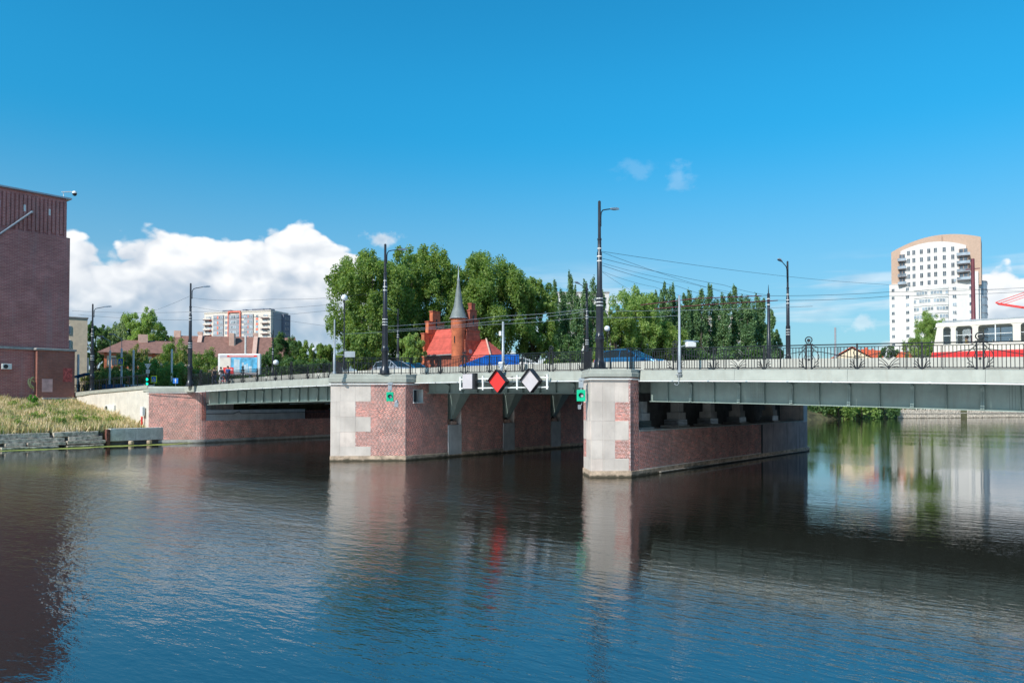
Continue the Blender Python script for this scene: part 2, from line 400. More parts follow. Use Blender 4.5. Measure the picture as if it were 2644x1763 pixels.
M = dict(
    brick=mat('pier_brick', (0.56, 0.20, 0.155), 0.85, var=0.2, vscale=0.8, rnd=0.45, bump=0.004, bscale=60, streak=0.45, dirt=(0.20, 0.15, 0.14), wet=0.6),
    mortar=mat('mortar', (0.88, 0.76, 0.70), 0.95, var=0.1, streak=0.35, dirt=(0.2, 0.16, 0.14)),
    stone=mat('pale_stone', (0.68, 0.595, 0.53), 0.8, var=0.09, vscale=0.7, bump=0.004, bscale=30, fine=0.12, rnd=0.12, streak=0.28, dirt=(0.46, 0.38, 0.31)),
    plinth=mat('weathered_plinth', (0.58, 0.43, 0.31), 0.85, var=0.25, vscale=2.0, bump=0.01, bscale=14, fine=0.3, wet=0.92),
    conc=mat('grey_concrete', (0.40, 0.39, 0.37), 0.85, var=0.14, vscale=1.2, bump=0.006, bscale=18, fine=0.2, streak=0.35, dirt=(0.16, 0.14, 0.13), wet=0.7),
    concblue=mat('pad_concrete', (0.50, 0.50, 0.50), 0.8, var=0.08, bump=0.003, fine=0.1, streak=0.15, wet=0.7),
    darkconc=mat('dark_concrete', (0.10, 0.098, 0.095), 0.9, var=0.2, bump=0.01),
    cap=mat('cap_paint', (0.42, 0.425, 0.37), 0.55, var=0.07, fine=0.08, streak=0.30, dirt=(0.30, 0.28, 0.22)),
    fascia=mat('fascia_paint', (0.365, 0.378, 0.335), 0.5, var=0.06, fine=0.05, streak=0.30, dirt=(0.27, 0.25, 0.20)),
    girder=mat('girder_paint', (0.28, 0.36, 0.33), 0.45, var=0.08, vscale=0.8, fine=0.06, streak=0.28, dirt=(0.17, 0.16, 0.13)),
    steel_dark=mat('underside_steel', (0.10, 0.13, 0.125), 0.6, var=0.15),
    iron=mat('black_iron', (0.022, 0.025, 0.030), 0.42, metal=0.3, var=0.1),
    pole=mat('black_post_paint', (0.030, 0.033, 0.042), 0.32, metal=0.2, var=0.12),
    galv=mat('galvanised_grey', (0.42, 0.45, 0.48), 0.4, metal=0.5, var=0.08),
    white=mat('white_paint', (0.76, 0.76, 0.74), 0.45, var=0.04),
    offwhite=mat('barrier_paint', (0.50, 0.485, 0.43), 0.6, var=0.05, streak=0.12, dirt=(0.4, 0.36, 0.3)),
    red=mat('sign_red', (0.78, 0.035, 0.03), 0.45, var=0.05),
    lilac=mat('sign_pale', (0.52, 0.48, 0.50), 0.5, var=0.03),
    black=mat('black_paint', (0.02, 0.02, 0.024), 0.5, var=0.05),
    green=mat('signal_green', (0.0, 0.50, 0.26), 0.4, var=0.05),
    asphalt=mat('asphalt', (0.05, 0.05, 0.052), 0.9, var=0.2, bump=0.004, bscale=60),
    paving=mat('sidewalk_paving', (0.30, 0.29, 0.27), 0.9, var=0.1),
    yellow=mat('sign_yellow', (0.70, 0.85, 0.03), 0.5, var=0.02),
    signblue=mat('sign_blue', (0.015, 0.17, 0.62), 0.4, var=0.02),
    tarp=mat('blue_sheet', (0.0, 0.16, 0.62), 0.5, var=0.12),
    embank=mat('embankment_concrete', (0.72, 0.66, 0.58), 0.85, var=0.06, vscale=1.0, bump=0.01, bscale=8, fine=0.14, streak=0.22, dirt=(0.40, 0.36, 0.31)),
    sidewall=mat('smooth_pier_wall', (0.42, 0.33, 0.32), 0.85, var=0.12, vscale=0.8, bump=0.006, bscale=20, fine=0.15, streak=0.75, dirt=(0.13, 0.10, 0.10), wet=0.6),
    quay=mat('quay_concrete', (0.68, 0.66, 0.63), 0.85, var=0.12, bump=0.006, bscale=12, fine=0.2, streak=0.4, dirt=(0.3, 0.27, 0.24), wet=0.7),
    castle=mat('castle_brick', (0.66, 0.185, 0.085), 0.85, var=0.16, vscale=1.2, bump=0.015, bscale=12, fine=0.30, streak=0.25, dirt=(0.36, 0.12, 0.08)),
    castle2=mat('castle_brick_dark', (0.44, 0.12, 0.07), 0.85, var=0.2, vscale=2.0, fine=0.25),
    redtile=mat('red_roof_tile', (0.62, 0.11, 0.08), 0.75, var=0.1, rnd=0.18, fine=0.15, bscale=8),
    browntile=mat('brown_roof_tile', (0.27, 0.135, 0.105), 0.85, var=0.12, fine=0.15, bscale=6),
    orangetile=mat('orange_roof_tile', (0.62, 0.13, 0.06), 0.8, var=0.12, fine=0.15, bscale=6),
    pink=mat('pink_render', (0.62, 0.40, 0.32), 0.8, var=0.06),
    slate=mat('grey_slate', (0.19, 0.215, 0.21), 0.6, var=0.1, fine=0.2, bscale=7),
    cream=mat('cream_render', (0.84, 0.69, 0.50), 0.85, var=0.06, fine=0.06),
    wtower=mat('tower_white', (0.72, 0.68, 0.65), 0.75, var=0.03),
    btower=mat('tower_tan', (0.52, 0.36, 0.27), 0.8, var=0.04),
    gtower=mat('tower_glass', (0.30, 0.38, 0.44), 0.15, var=0.1, metal=0.2),
    winglass=mat('window_glass', (0.10, 0.13, 0.16), 0.1, var=0.3, vscale=0.4, metal=0.0),
    winlite=mat('window_glass_pale', (0.30, 0.35, 0.40), 0.15, var=0.35, vscale=0.3),
    agrey=mat('apartment_grey', (0.34, 0.34, 0.37), 0.8, var=0.05),
    adark=mat('apartment_slate', (0.16, 0.17, 0.22), 0.8, var=0.05),
    acream=mat('apartment_cream', (0.74, 0.66, 0.58), 0.8, var=0.04),
    aor=mat('apartment_orange', (0.84, 0.22, 0.15), 0.7, var=0.05),
    bark=mat('bark', (0.085, 0.065, 0.05), 0.9, var=0.3, bump=0.03, bscale=9),
    timber=mat('old_timber', (0.62, 0.54, 0.45), 0.9, var=0.3, vscale=3, bump=0.03, bscale=9, fine=0.4, wet=0.8),
    tramred=mat('tram_red', (0.74, 0.035, 0.035), 0.35, var=0.04),
    tramcream=mat('tram_cream', (0.76, 0.70, 0.60), 0.4, var=0.03),
    tramin=mat('tram_interior', (0.45, 0.48, 0.5), 0.6, var=0.08),
    glass=glassmat('window_pane', (0.90, 0.93, 0.94), 0.86),
    carglass=glassmat('car_glass', (0.16, 0.24, 0.28), 0.4),
    carblue=mat('car_blue', (0.03, 0.17, 0.36), 0.22, metal=0.4, var=0.02),
    carblue2=mat('car_bright_blue', (0.0, 0.22, 0.50), 0.22, metal=0.3, var=0.02),
    carsilver=mat('car_silver', (0.52, 0.55, 0.60), 0.25, metal=0.5, var=0.02),
    carwhite=mat('car_white', (0.75, 0.75, 0.75), 0.25, var=0.02),
    rubber=mat('rubber', (0.02, 0.02, 0.02), 0.8),
    rust=mat('rusty_steel', (0.16, 0.06, 0.045), 0.75, var=0.3, vscale=4),
    ppole=mat('oxide_red_paint', (0.16, 0.035, 0.045), 0.5, var=0.1),
    globe=mat('opal_globe', (0.78, 0.80, 0.82), 0.25, var=0.0),
    skin=mat('skin', (0.52, 0.30, 0.22), 0.6, var=0.05),
    cblack=mat('black_cloth', (0.02, 0.02, 0.025), 0.9), cblue=mat('blue_cloth', (0.05, 0.12, 0.40), 0.9),
    cpale=mat('checked_cloth', (0.35, 0.42, 0.52), 0.9, var=0.5, vscale=14), cnavy=mat('navy_cloth', (0.03, 0.04, 0.09), 0.9), hair=mat('dark_hair', (0.03, 0.02, 0.015), 0.7),
    hivis=mat('yellow_cloth', (0.85, 0.6, 0.05), 0.8),
    soil=mat('bank_soil', (0.20, 0.15, 0.10), 0.95, var=0.3, bump=0.05, bscale=4),
    graf1=mat('spray_olive', (0.62, 0.60, 0.30), 0.8), graf2=mat('spray_red', (0.50, 0.10, 0.09), 0.85, var=0.3, vscale=5), graf3=mat('spray_pink', (0.62, 0.38, 0.36), 0.8),
    wall=brickmat('warehouse_brick', (0.58, 0.225, 0.205), (0.47, 0.165, 0.155), (0.62, 0.38, 0.34), 0.5, 0.165, 0.03, 0.3),
    wallred=brickmat('pilaster_brick', (0.42, 0.14, 0.10), (0.30, 0.11, 0.09), (0.38, 0.24, 0.2), 0.3, 0.1, 0.02, 0.15),
)
# ------------------------------------------------------------------ water and terrain
def FZ(s):
    """top of the bridge's edge beam"""
    z = H + 1.95 - 0.00042 * (s + 42) ** 2
    return max(z, H + 0.55) if s < -60 else z

def water_mat():
    m = bpy.data.materials.new('river_water'); m.use_nodes = True; nt = m.node_tree; N = NT(nt)
    bs = nt.nodes['Principled BSDF']
    bs.inputs['Base Color'].default_value = (0.012, 0.011, 0.007, 1); bs.inputs['Roughness'].default_value = 0.03
    bs.inputs['IOR'].default_value = 3.3; bs.inputs['Specular IOR Level'].default_value = 0.5
    pos = N.n('ShaderNodeNewGeometry').outputs['Position']
    def mp(ang, sx, sy):
        q = N.n('ShaderNodeMapping'); nt.links.new(pos, q.inputs[0])
        q.inputs['Rotation'].default_value = (0, 0, ang); q.inputs['Scale'].default_value = (sx, sy, 1)
        return q.outputs[0]
    a = N.noise(mp(-YAW + R(6), 0.36, 1.0), 2.3, 3, 0.5)
    b = N.noise(mp(-YAW - R(10), 0.42, 1.0), 6.5, 3, 0.6)
    c = N.noise(mp(R(30), 1.0, 1.0), 0.55, 2, 0.5)
    patch = N.smooth(N.noise(mp(-YAW, 0.30, 1.0), 0.09, 3, 0.55), 0.36, 0.62, 0.30, 1.0)
    def dist(cx_, cy_):
        sp = N.n('ShaderNodeSeparateXYZ'); nt.links.new(pos, sp.inputs[0])
        ax = N.m('SUBTRACT', sp.outputs[0], cx_); ay = N.m('SUBTRACT', sp.outputs[1], cy_)
        return N.m('SQRT', N.m('ADD', N.m('MULTIPLY', ax, ax), N.m('MULTIPLY', ay, ay)))
    breeze = N.m('MAXIMUM', N.smooth(dist(-38.0, 16.0), 36, 12, 0.0, 1.9), N.smooth(dist(0.0, 0.0), 42, 12, 0.0, 0.7))
    patch = N.m('MULTIPLY', patch, N.m('ADD', N.m('MULTIPLY', breeze, 1.0), 0.42))
    h = N.m('ADD', N.m('ADD', N.m('MULTIPLY', a, 0.060), N.m('MULTIPLY', b, 0.034)), N.m('MULTIPLY', c, 0.012))
    h = N.m('MULTIPLY', h, patch)
    bp = N.n('ShaderNodeBump'); bp.inputs['Strength'].default_value = 1.0; bp.inputs['Distance'].default_value = WATER_AMP
    nt.links.new(h, bp.inputs['Height']); nt.links.new(bp.outputs[0], bs.inputs['Normal'])
    return m
WATER_AMP = 0.34
mb = MB(); mb.quad((-900, -700, 0), (3000, -700, 0), (3000, 3200, 0), (-900, 3200, 0))
tag(mb.build('river_water', water_mat()), kind='structure')

BK = [(-700, -78), (36.2, -78), (36.4, -79.7), (40.5, -76.1), (68, -76.0), (70, -62), (90, -62), (120, -66), (174, -59), (210, -51), (253, -25), (330, 60), (500, 400), (900, 2000), (3200, 5000)]
def bank(w):
    for (w0, b0), (w1, b1) in zip(BK, BK[1:]):
        if w <= w1: return b0 + (b1 - b0) * (w - w0) / (w1 - w0)
    return BK[-1][1]
def ground_z(s, w):
    u = s - bank(w)
    if u > 0.25: return -3.0
    if w < 36.3: return 1.35 + 2.85 * min(1, max(0, -u) / 19.5) if u < -0.2 else -3.0
    if w < 69: return H + 0.2 if u < -0.6 else -3.0
    if u > -2: return -0.8 + 1.9 * (-u / 2)
    return min(H - 0.5, 1.1 + (-u - 2) * 0.45)
us = [-5500, -2500, -1200, -600, -350, -220, -150, -110, -90, -70, -55, -45, -36, -30, -26, -22, -19.5, -16, -13, -10, -8, -6.5, -5, -4, -3, -2, -1.2, -0.65, -0.55, -0.25, -0.15, 0.2, 0.3, 5, 7000]
ws = [-700, -300, -100, -40, 0, 8, 14, 18, 22, 26, 30, 34, 36.2, 36.4, 37, 45, 55, 65, 68.9, 69.1, 72, 76, 82, 90, 100, 115, 130, 150, 175, 195, 212, 235, 255, 290, 330, 420, 600, 1000, 2000, 3200]
gv = []; gf = []
for w in ws:
    for u in us:
        s = bank(w) + u; gv.append((s, w, ground_z(s, w)))
nu = len(us)
for i in range(len(ws) - 1):
    for j in range(nu - 1): gf.append((i * nu + j, i * nu + j + 1, (i + 1) * nu + j + 1, (i + 1) * nu + j))
def ground_mat():
    m = mat('earth_and_grass', (0.11, 0.10, 0.045), 0.95, var=0.4, vscale=0.5, bump=0.05, bscale=5, fine=0.4); return m
mb = MB(); mb.v = gv; mb.f = gf; mb.m = [0] * len(gf)
tag(mb.build('ground', ground_mat()), kind='structure')

# ------------------------------------------------------------------ bridge: frame values
W0 = 38.6                      # plane of the near edge beam
WG = 39.95                     # near girder web
SPANS = dict(left=(-73.7, -49.2), middle=(-41.4, -26.0), right=(-22.5, 12.0))
WEND = 66.5

def seg(a, b, step):
    n = max(1, int(round((b - a) / step))); return [a + (b - a) * i / n for i in range(n + 1)]
def ribbon(mb, ss, y0, y1, zb, zt, mi=0):
    """beam that follows the deck curve: box section y0..y1, zb(s)..zt(s)"""
    vs = []
    for s in ss: vs += [(s, y0, zb(s)), (s, y1, zb(s)), (s, y1, zt(s)), (s, y0, zt(s))]
    fs = []
    for i in range(len(ss) - 1):
        for k in range(4):
            k2 = (k + 1) % 4; fs.append((i * 4 + k, (i + 1) * 4 + k, (i + 1) * 4 + k2, i * 4 + k2))
    n = len(ss) - 1
    fs += [(0, 1, 2, 3), (n * 4 + 3, n * 4 + 2, n * 4 + 1, n * 4)]
    mb.add(vs, fs, mi)

def make_span(key, label, gd, brk, stf, names):
    s0, s1 = SPANS[key]
    t = thing('bridge_span', label, 'bridge span', ((s0 + s1) / 2, (W0 + WEND) / 2, 0), 0, 'spans of the bridge')
    ss = seg(s0, s1, 1.5)
    e0 = s0 + 0.12; e1 = s1 - 0.12
    # edge beam in sheets
    cuts = seg(e0, e1, 6.2)
    for a, b in zip(cuts, cuts[1:]):
        mb = MB(); q = seg(a + 0.006, b - 0.006, 1.3)
        vs = []
        for s in q:
            zt = FZ(s); zb = zt - 0.585
            vs += [(s, W0 + 0.05, zt), (s, W0 - 0.02, zt - 0.05), (s, W0 - 0.10, zb), (s, W0 - 0.07, zb - 0.02), (s, W0 + 0.12, zb - 0.02), (s, W0 + 0.12, zt)]
        fs = []
        for i in range(len(q) - 1):
            for k in range(6):
                k2 = (k + 1) % 6; fs.append((i * 6 + k, i * 6 + k2, (i + 1) * 6 + k2, (i + 1) * 6 + k))
        n = len(q) - 1
        fs += [(5, 4, 3, 2, 1, 0), tuple(n * 6 + k for k in range(6))]
        mb.add(vs, fs); mb.build('edge_panel', M['fascia'], t)
    # deck slab, sidewalk, road
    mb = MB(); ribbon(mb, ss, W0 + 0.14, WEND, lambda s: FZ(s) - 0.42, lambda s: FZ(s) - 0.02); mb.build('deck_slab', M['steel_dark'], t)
    mb = MB(); ribbon(mb, ss, W0 + 0.16, 41.0, lambda s: FZ(s) - 0.016, lambda s: FZ(s) + 0.03); mb.build('sidewalk', M['paving'], t)
    mb = MB(); ribbon(mb, ss, 41.3, WEND - 0.2, lambda s: FZ(s) - 0.016, lambda s: FZ(s) + 0.02); mb.build('roadway', M['asphalt'], t)
    mb = MB(); ribbon(mb, ss, 41.02, 41.28, lambda s: FZ(s) - 0.012, lambda s: FZ(s) + 0.64); mb.build('kerb_barrier', M['offwhite'], t)
    mb = MB()
    for k in range(2):
        for r in (0, 1.0): ribbon(mb, ss, 51.6 + k * 3.4 + r, 51.68 + k * 3.4 + r, lambda s: FZ(s) + 0.02, lambda s: FZ(s) + 0.035)
    mb.build('tram_rail', M['galv'], t)
    # girders
    for gi, wg in enumerate([WG, 44.8, 49.6, 54.5, 59.4, 64.3]):
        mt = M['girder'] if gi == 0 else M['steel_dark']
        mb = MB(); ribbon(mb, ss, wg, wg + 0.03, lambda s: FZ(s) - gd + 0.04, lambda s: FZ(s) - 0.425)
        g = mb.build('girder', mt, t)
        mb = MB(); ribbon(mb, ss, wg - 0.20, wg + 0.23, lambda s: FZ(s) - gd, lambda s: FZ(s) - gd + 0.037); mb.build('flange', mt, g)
    sk = MB()
    for s in brk:
        zt = FZ(s) - 0.60; zb = FZ(s) - gd + 0.04
        # haunched cantilever plate: deep at the girder, thin at the edge beam
        y0 = WG - 0.003; prof_ = [(W0 + 0.14, zt + 0.10), (W0 + 0.14, zt - 0.02)]
        prof_ += [(y0 - 0.50, zt - .10), (y0 - .30, zt - .14), (y0 - .19, zt - .19), (y0 - .13, zt - .27), (y0 - .115, zt - .38), (y0 - .17, zt - .38 + (zb - zt + .4) * .5), (y0 - .22, zb + .03), (y0, zb)]; prof_.append((y0, zt + 0.10))
        mb = MB(); mb.extr([(s, y, z) for y, z in prof_], (0.02, 0, 0))
        # flange that follows the lower edge
        lo = prof_[1:-1]
        for (ya, za), (yb, zb2) in zip(lo, lo[1:]):
            mb.add([(s - 0.07, ya, za), (s + 0.09, ya, za), (s + 0.09, yb, zb2), (s - 0.07, yb, zb2)], [(0, 1, 2, 3)])
        mb.build('bracket', M['girder'], t)
    for s in stf:
        mb = MB(); mb.box((s - 0.008, WG - 0.17, FZ(s) - gd + 0.04), (s + 0.012, WG - 0.003, FZ(s) - 0.43)); mb.build('stiffener', M['girder'], t)
    # cable conduit under the edge beam
    mb = MB(); q = seg(s0 + 0.1, s1 - 0.1, 2.1)
    mb.tube([(s, W0 - 0.13, FZ(s) - 0.635) for s in q], 0.036, 8)
    cd = mb.build('conduit', M['white'], t, smooth=True)
    for s in q: mb = MB(); mb.tube([(s - 0.05, W0 - 0.13, FZ(s) - 0.635), (s + 0.05, W0 - 0.13, FZ(s) - 0.635)], 0.045, 8); mb.build('coupling', M['galv'], cd)
    return t

b_r = [-5.55 - 2.86 * i for i in range(6)] + [-2.7, 0.15, 3.0]
span_r = make_span('right', 'right bridge span carrying the tram, with deep grey green girder', 1.83, b_r, [x + 1.43 for x in b_r] + [-21.3], None)
# bolted splices on the near girder
for sc_ in (-16.0, -4.2):
    mb = MB()
    mb.box((sc_ - 0.42, WG - 0.024, FZ(sc_) - 1.72), (sc_ + 0.42, WG - 0.004, FZ(sc_) - 0.62)); sp = mb.build('splice_plate', M['girder'], span_r)
    mb = MB()
    for i in range(6):
        for j in range(13): mb.lathe((0, 0, 0), [(0.014, 0), (0.012, 0.012)], 6)
    mb.v = []; mb.f = []; mb.m = []
    for i in (-0.33, -0.22, -0.11, 0.11, 0.22, 0.33):
        for j in range(14):
            z = FZ(sc_) - 1.68 + j * 0.078; x = sc_ + i
            mb.box((x - 0.014, WG - 0.040, z - 0.014), (x + 0.014, WG - 0.024, z + 0.014))
    tag(mb.build('bolt', M['steel_dark'], sp), kind='stuff')
b_m = [-39.2, -36.4, -33.6, -30.8, -28.0]
span_m = make_span('middle', 'middle bridge span with navigation marks hung on its edge', 1.40, b_m, [x + 1.4 for x in b_m[:-1]], None)
b_l = [-70.2, -66.6, -63.6, -60.7, -57.9, -55.1, -52.3]
span_l = make_span('left', 'left bridge span ending at the rounded brick abutment', 1.93, b_l, [x - 1.43 for x in b_l], None)
mb = MB()
for k in range(9):
    w = 42 + k * 2.7
    mb.box((-22.4, w, FZ(-22) - 0.95), (-3, w + 0.25, FZ(-10) - 0.75))
mb.build('cross_beam', M['steel_dark'], span_r)

# ------------------------------------------------------------------ brickwork
def unit_box_mesh(name, mt):
    mb = MB(); mb.box((0, 0, 0), (1, 1, 1)); me = bpy.data.meshes.new(name); me.from_pydata(mb.v, [], mb.f); me.materials.append(mt); me.update(); return me
BRICKME = unit_box_mesh('brick', M['brick'])
def brick_face(parent, p0, ang, L, z0, z1, holes=(), single=0, prio=None, bl=0.25, ch=0.0765, proud=0.004, zfun=None):
    """bricks laid on a vertical face: p0 start, ang direction in plan; the face looks to the right of that direction.
    holes: (u0,u1,z0,z1) left free. The first `single` bricks (largest in view) become objects."""
    ux, uy = math.cos(ang), math.sin(ang); nx, ny = uy, -ux
    items = []
    nr = int((z1 - z0) / ch + 0.5); chh = (z1 - z0) / nr
    for r in range(nr):
        za = z0 + r * chh; zb = za + chh; zc = (za + zb) / 2
        iv = [(0.0, L)]
        for h in holes:
            if h[2] < zc < h[3]:
                nv = []
                for a, b in iv:
                    if h[1] <= a or h[0] >= b: nv.append((a, b)); continue
                    if a < h[0]: nv.append((a, h[0]))
                    if h[1] < b: nv.append((h[1], b))
                iv = nv
        o = -(bl / 2 if r % 2 else 0.0) - (0.06 if r % 3 == 2 else 0)
        for a, b in iv:
            u = a - ((a - o) % bl)
            while u < b:
                ua, ub = max(u, a), min(u + bl, b)
                if ub - ua > 0.05: items.append((ua + 0.008, ub - 0.008, za + 0.009, zb - 0.009))
                u += bl
    if prio: items.sort(key=prio)
    for (ua, ub, za, zb) in items[:single]:
        pr = proud + random.uniform(-.0015, .0015)
        inst(BRICKME, 'brick', parent, (p0[0] + ux * ua, p0[1] + uy * ua, za), (ub - ua, -1, 1), ang) if False else None
        # unit box: x along the face, y from -0.03 (inside) to proud; right-hand side is -y in its own frame
        o = inst(BRICKME, 'brick', parent, (p0[0] + ux * ua + nx * pr, p0[1] + uy * ua + ny * pr, za), (ub - ua, pr + 0.03, zb - za), ang)
    rest = items[single:]
    if rest:
        A = np.array(rest); n = len(A); pr = proud + rng.uniform(-.0015, .0015, n)
        V = np.zeros((n, 5, 4, 3))
        def P(u, d, z): return np.stack([p0[0] + ux * u + nx * d, p0[1] + uy * u + ny * d, z], -1)
        f = lambda u, z: P(u, pr, z); bk = lambda u, z: P(u, np.full(n, -0.005), z)
        a, b, c, d = A.T
        quads = [(f(a, c), f(b, c), f(b, d), f(a, d)), (bk(a, d), f(a, d), f(b, d), bk(b, d)), (bk(a, c), bk(b, c), f(b, c), f(a, c)),
                 (bk(a, c), f(a, c), f(a, d), bk(a, d)), (f(b, c), bk(b, c), bk(b, d), f(b, d))]
        # one welded island per brick so that each takes its own tint
        corners = [f(a, c), f(b, c), f(b, d), f(a, d), bk(a, c), bk(b, c), bk(b, d), bk(a, d)]
        CV = np.stack(corners, 1).reshape(-1, 3)
        fq = [(0, 1, 2, 3), (7, 3, 2, 6), (4, 5, 1, 0), (4, 0, 3, 7), (1, 5, 6, 2)]
        idx = (np.arange(n)[:, None, None] * 8 + np.array(fq)[None]).reshape(-1)
        me = bpy.data.meshes.new('brickwork'); me.vertices.add(n * 8); me.vertices.foreach_set('co', CV.astype(np.float32).ravel())
        me.loops.add(n * 20); me.loops.foreach_set('vertex_index', idx.astype(np.int32))
        me.polygons.add(n * 5); me.polygons.foreach_set('loop_start', np.arange(0, n * 20, 4, dtype=np.int32)); me.polygons.foreach_set('loop_total', np.full(n * 5, 4, dtype=np.int32))
        me.materials.append(M['brick']); me.update(calc_edges=True)
        o = bpy.data.objects.new('brickwork', me); COL.objects.link(o); attach(o, parent, True); tag(o, kind='stuff')
    return items

ROWS = [5.42, 4.32, 3.21, 2.11, 1.06, 0.37]
def oriented(p0, ang, u, d, z):
    ux, uy = math.cos(ang), math.sin(ang); nx, ny = uy, -ux
    return (p0[0] + ux * u + nx * d, p0[1] + uy * u + ny * d, z)
def slab(parent, name, p0, ang, u0, u1, z0, z1, d0, d1, mt, bevel=0.006):
    mb = MB(); vs = []
    for z in (z0, z1):
        for u, d in ((u0, d0), (u0, d1), (u1, d1), (u1, d0)): vs.append(oriented(p0, ang, u, d, z))
    mb.add(vs, [(0, 3, 2, 1), (4, 5, 6, 7), (0, 1, 5, 4), (1, 2, 6, 5), (2, 3, 7, 6), (3, 0, 4, 7)])
    o = mb.build(name, mt, parent, bevel=bevel)
    return o

def nose_face(parent, p0, ang, L, flip, single, capz, cuts):
    """chamfer face of a pier nose; apex side has stone, the far side brick. flip: apex lies at u=L"""
    cA, cB, cC = cuts
    def U(a, b): return (a, b) if not flip else (L - b, L - a)
    j = 0.004
    for i in range(5):
        z1, z0 = ROWS[i], ROWS[i + 1]
        slab(parent, 'stone_block', p0, ang, *U(0.004, cA - j), z0 + j, z1 - j, -0.05, 0.014, M['stone'])
        slab(parent, 'stone_block', p0, ang, *U(cA + j, cB - j), z0 + j, z1 - j, -0.05, 0.012 + (0.010 if i in (1, 2) else 0), M['stone'])
        if i in (0, 2, 4): slab(parent, 'stone_block', p0, ang, *U(cB + j, cC - j), z0 + j, z1 - j, -0.05, 0.014, M['stone'])
    h = []
    for i in range(5):
        c = cC if i in (0, 2, 4) else cB
        a, b = U(-1, c); h.append((a, b, ROWS[i + 1], ROWS[i]))
    top = capz - 0.05
    z1 = top
    # a strip of brick over the stones, right under the cap
    h.append((*U(-1, cC), ROWS[0], top + 1))
    slab(parent, 'stone_block', p0, ang, *U(0.004, cC - j), ROWS[0] + j, top, -0.05, 0.02, M['stone'])
    brick_face(parent, p0, ang, L, 0.37, z1, h, single, prio=(lambda q: q[0]) if not flip else (lambda q: -q[0]))
    slab(parent, 'plinth', p0, ang, -0.02, L + 0.02, -1.0, 0.37, -0.05, 0.055, M['plinth'], 0.02)

def make_pier(label, sl_, sr_, wc, half, cuts, single, ledge, w_end=67.6):
    """pier between s=sl_ and sr_, corners of the nose at w=wc, apex half in front"""
    sm = (sl_ + sr_) / 2
    t = thing('bridge_pier', label, 'bridge pier', (sm, wc + 10, 0), 0, 'river piers of the bridge')
    apex = (sm, wc - half); zc = FZ(sm) - 0.47 if half < 2 else FZ(sm) - 0.62
    # core
    mb = MB()
    if ledge:
        mb.prism([(sl_, wc), apex, (sr_, wc), (sr_, 38.75), (sl_, 38.75)], -3, zc)
        mb.prism([(sl_, 38.76), (sr_, 38.76), (sr_, w_end - 1.0), (sl_, w_end - 1.0)], -3, 2.60)
        mb.prism([(sl_, w_end - 0.99), (sr_, w_end - 0.99), (sr_, w_end), (sm, w_end + half), (sl_, w_end)], -3, zc)
        # ledge stays open
    t['_z'] = zc
    core = mb
    L = half * math.sqrt(2)
    nose_face(t, apex, R(45), L, False, single, zc + 0.02, cuts)
    nose_face(t, (sl_, wc), R(-45), L, True, 0, zc + 0.02, cuts)
    # cap with sloped top edge, follows the nose
    ov = 0.16; zt = FZ(sm)
    def ring(o, z): return [(sl_ - o * .9, wc - o * .41, z), (sm, apex[1] - o * 1.41, z), (sr_ + o * .9, wc - o * .41, z), (sr_ + o * .9, W0 + 0.10, z), (sl_ - o * .9, W0 + 0.10, z)]
    rr = [ring(ov - 0.05, zc + 0.02), ring(ov, zc + 0.05), ring(ov, zc + (zt - zc) * .52), ring(ov - 0.06, zc + (zt - zc) * .60), ring(ov - 0.07, zt - 0.03), ring(ov - 0.12, zt + 0.012)]
    vs = [p for r_ in rr for p in r_]; fs = []
    for i in range(len(rr) - 1):
        for k in range(5): fs.append((i * 5 + k, i * 5 + (k + 1) % 5, (i + 1) * 5 + (k + 1) % 5, (i + 1) * 5 + k))
    fs += [tuple(range(5))[::-1], tuple((len(rr) - 1) * 5 + k for k in range(5))]
    mb = MB(); mb.add(vs, fs); mb.build('cap', M['cap'], t)
    # deck over the pier behind the cap
    mb = MB(); ribbon(mb, [sl_ - 0.05, sr_ + 0.05], W0 + 0.11, WEND, lambda s: FZ(s) - 0.6, lambda s: FZ(s) + 0.03); mb.build('deck_slab', M['paving'], t)
    mb = MB(); ribbon(mb, [sl_ - 0.05, sr_ + 0.05], 41.02, 41.28, lambda s: FZ(s) + 0.032, lambda s: FZ(s) + 0.64); mb.build('kerb_barrier', M['offwhite'], t)
    # conduit wrapped round the nose under the cap
    mb = MB(); zz = zc - 0.10
    mb.tube([(sl_ - 0.1, W0, zz), (sl_ - 0.12, wc - 0.05, zz), (sm, apex[1] - 0.16, zz), (sr_ + 0.12, wc - 0.05, zz), (sr_ + 0.11, W0 + 0.3, zz)], 0.04, 8)
    mb.build('conduit', M['white'], t, smooth=True)
    return t, core, zc

# near pier (right of the middle span)
p3, core3, zc3 = make_pier('nearest brick and stone pier, left of the tram span', -25.83, -22.6, 37.78, 1.615, (0.67, 1.39, 2.19), 150, True)
core3.build('core', M['mortar'], p3)
mb = MB(); mb.box((-25.0, 41.2, 2.605), (-24.6, 66.5, zc3 - .9)); mb.build('shade_backdrop', M['darkconc'], p3)  # dark sheet added to imitate the shade in the gaps between the bearings
brick_face(p3, (-22.6, 37.78), R(90), 0.97, 0.30, zc3 - 0.0, single=150, prio=lambda q: q[0])
brick_face(p3, (-22.6, 38.76), R(90), 18.4, 0.40, 2.56)
slab(p3, 'smooth_wall', (-22.6, 38.76), R(90), 18.7, 28.84, 0.345, 2.56, -0.05, 0.008, M['sidewall'])
slab(p3, 'coping', (-22.6, 38.76), R(90), 0.0, 27.85, 2.56, 2.66, -0.4, 0.03, M['conc'])
slab(p3, 'plinth', (-22.6, 37.78), R(90), 0.0, 30.2, -1.0, 0.34, -0.05, 0.06, M['plinth'], 0.02)
slab(p3, 'fender', (-22.6, 41), R(90), 0.0, 26, 0.02, 0.12, 0.06, 0.22, M['conc'], 0.02)
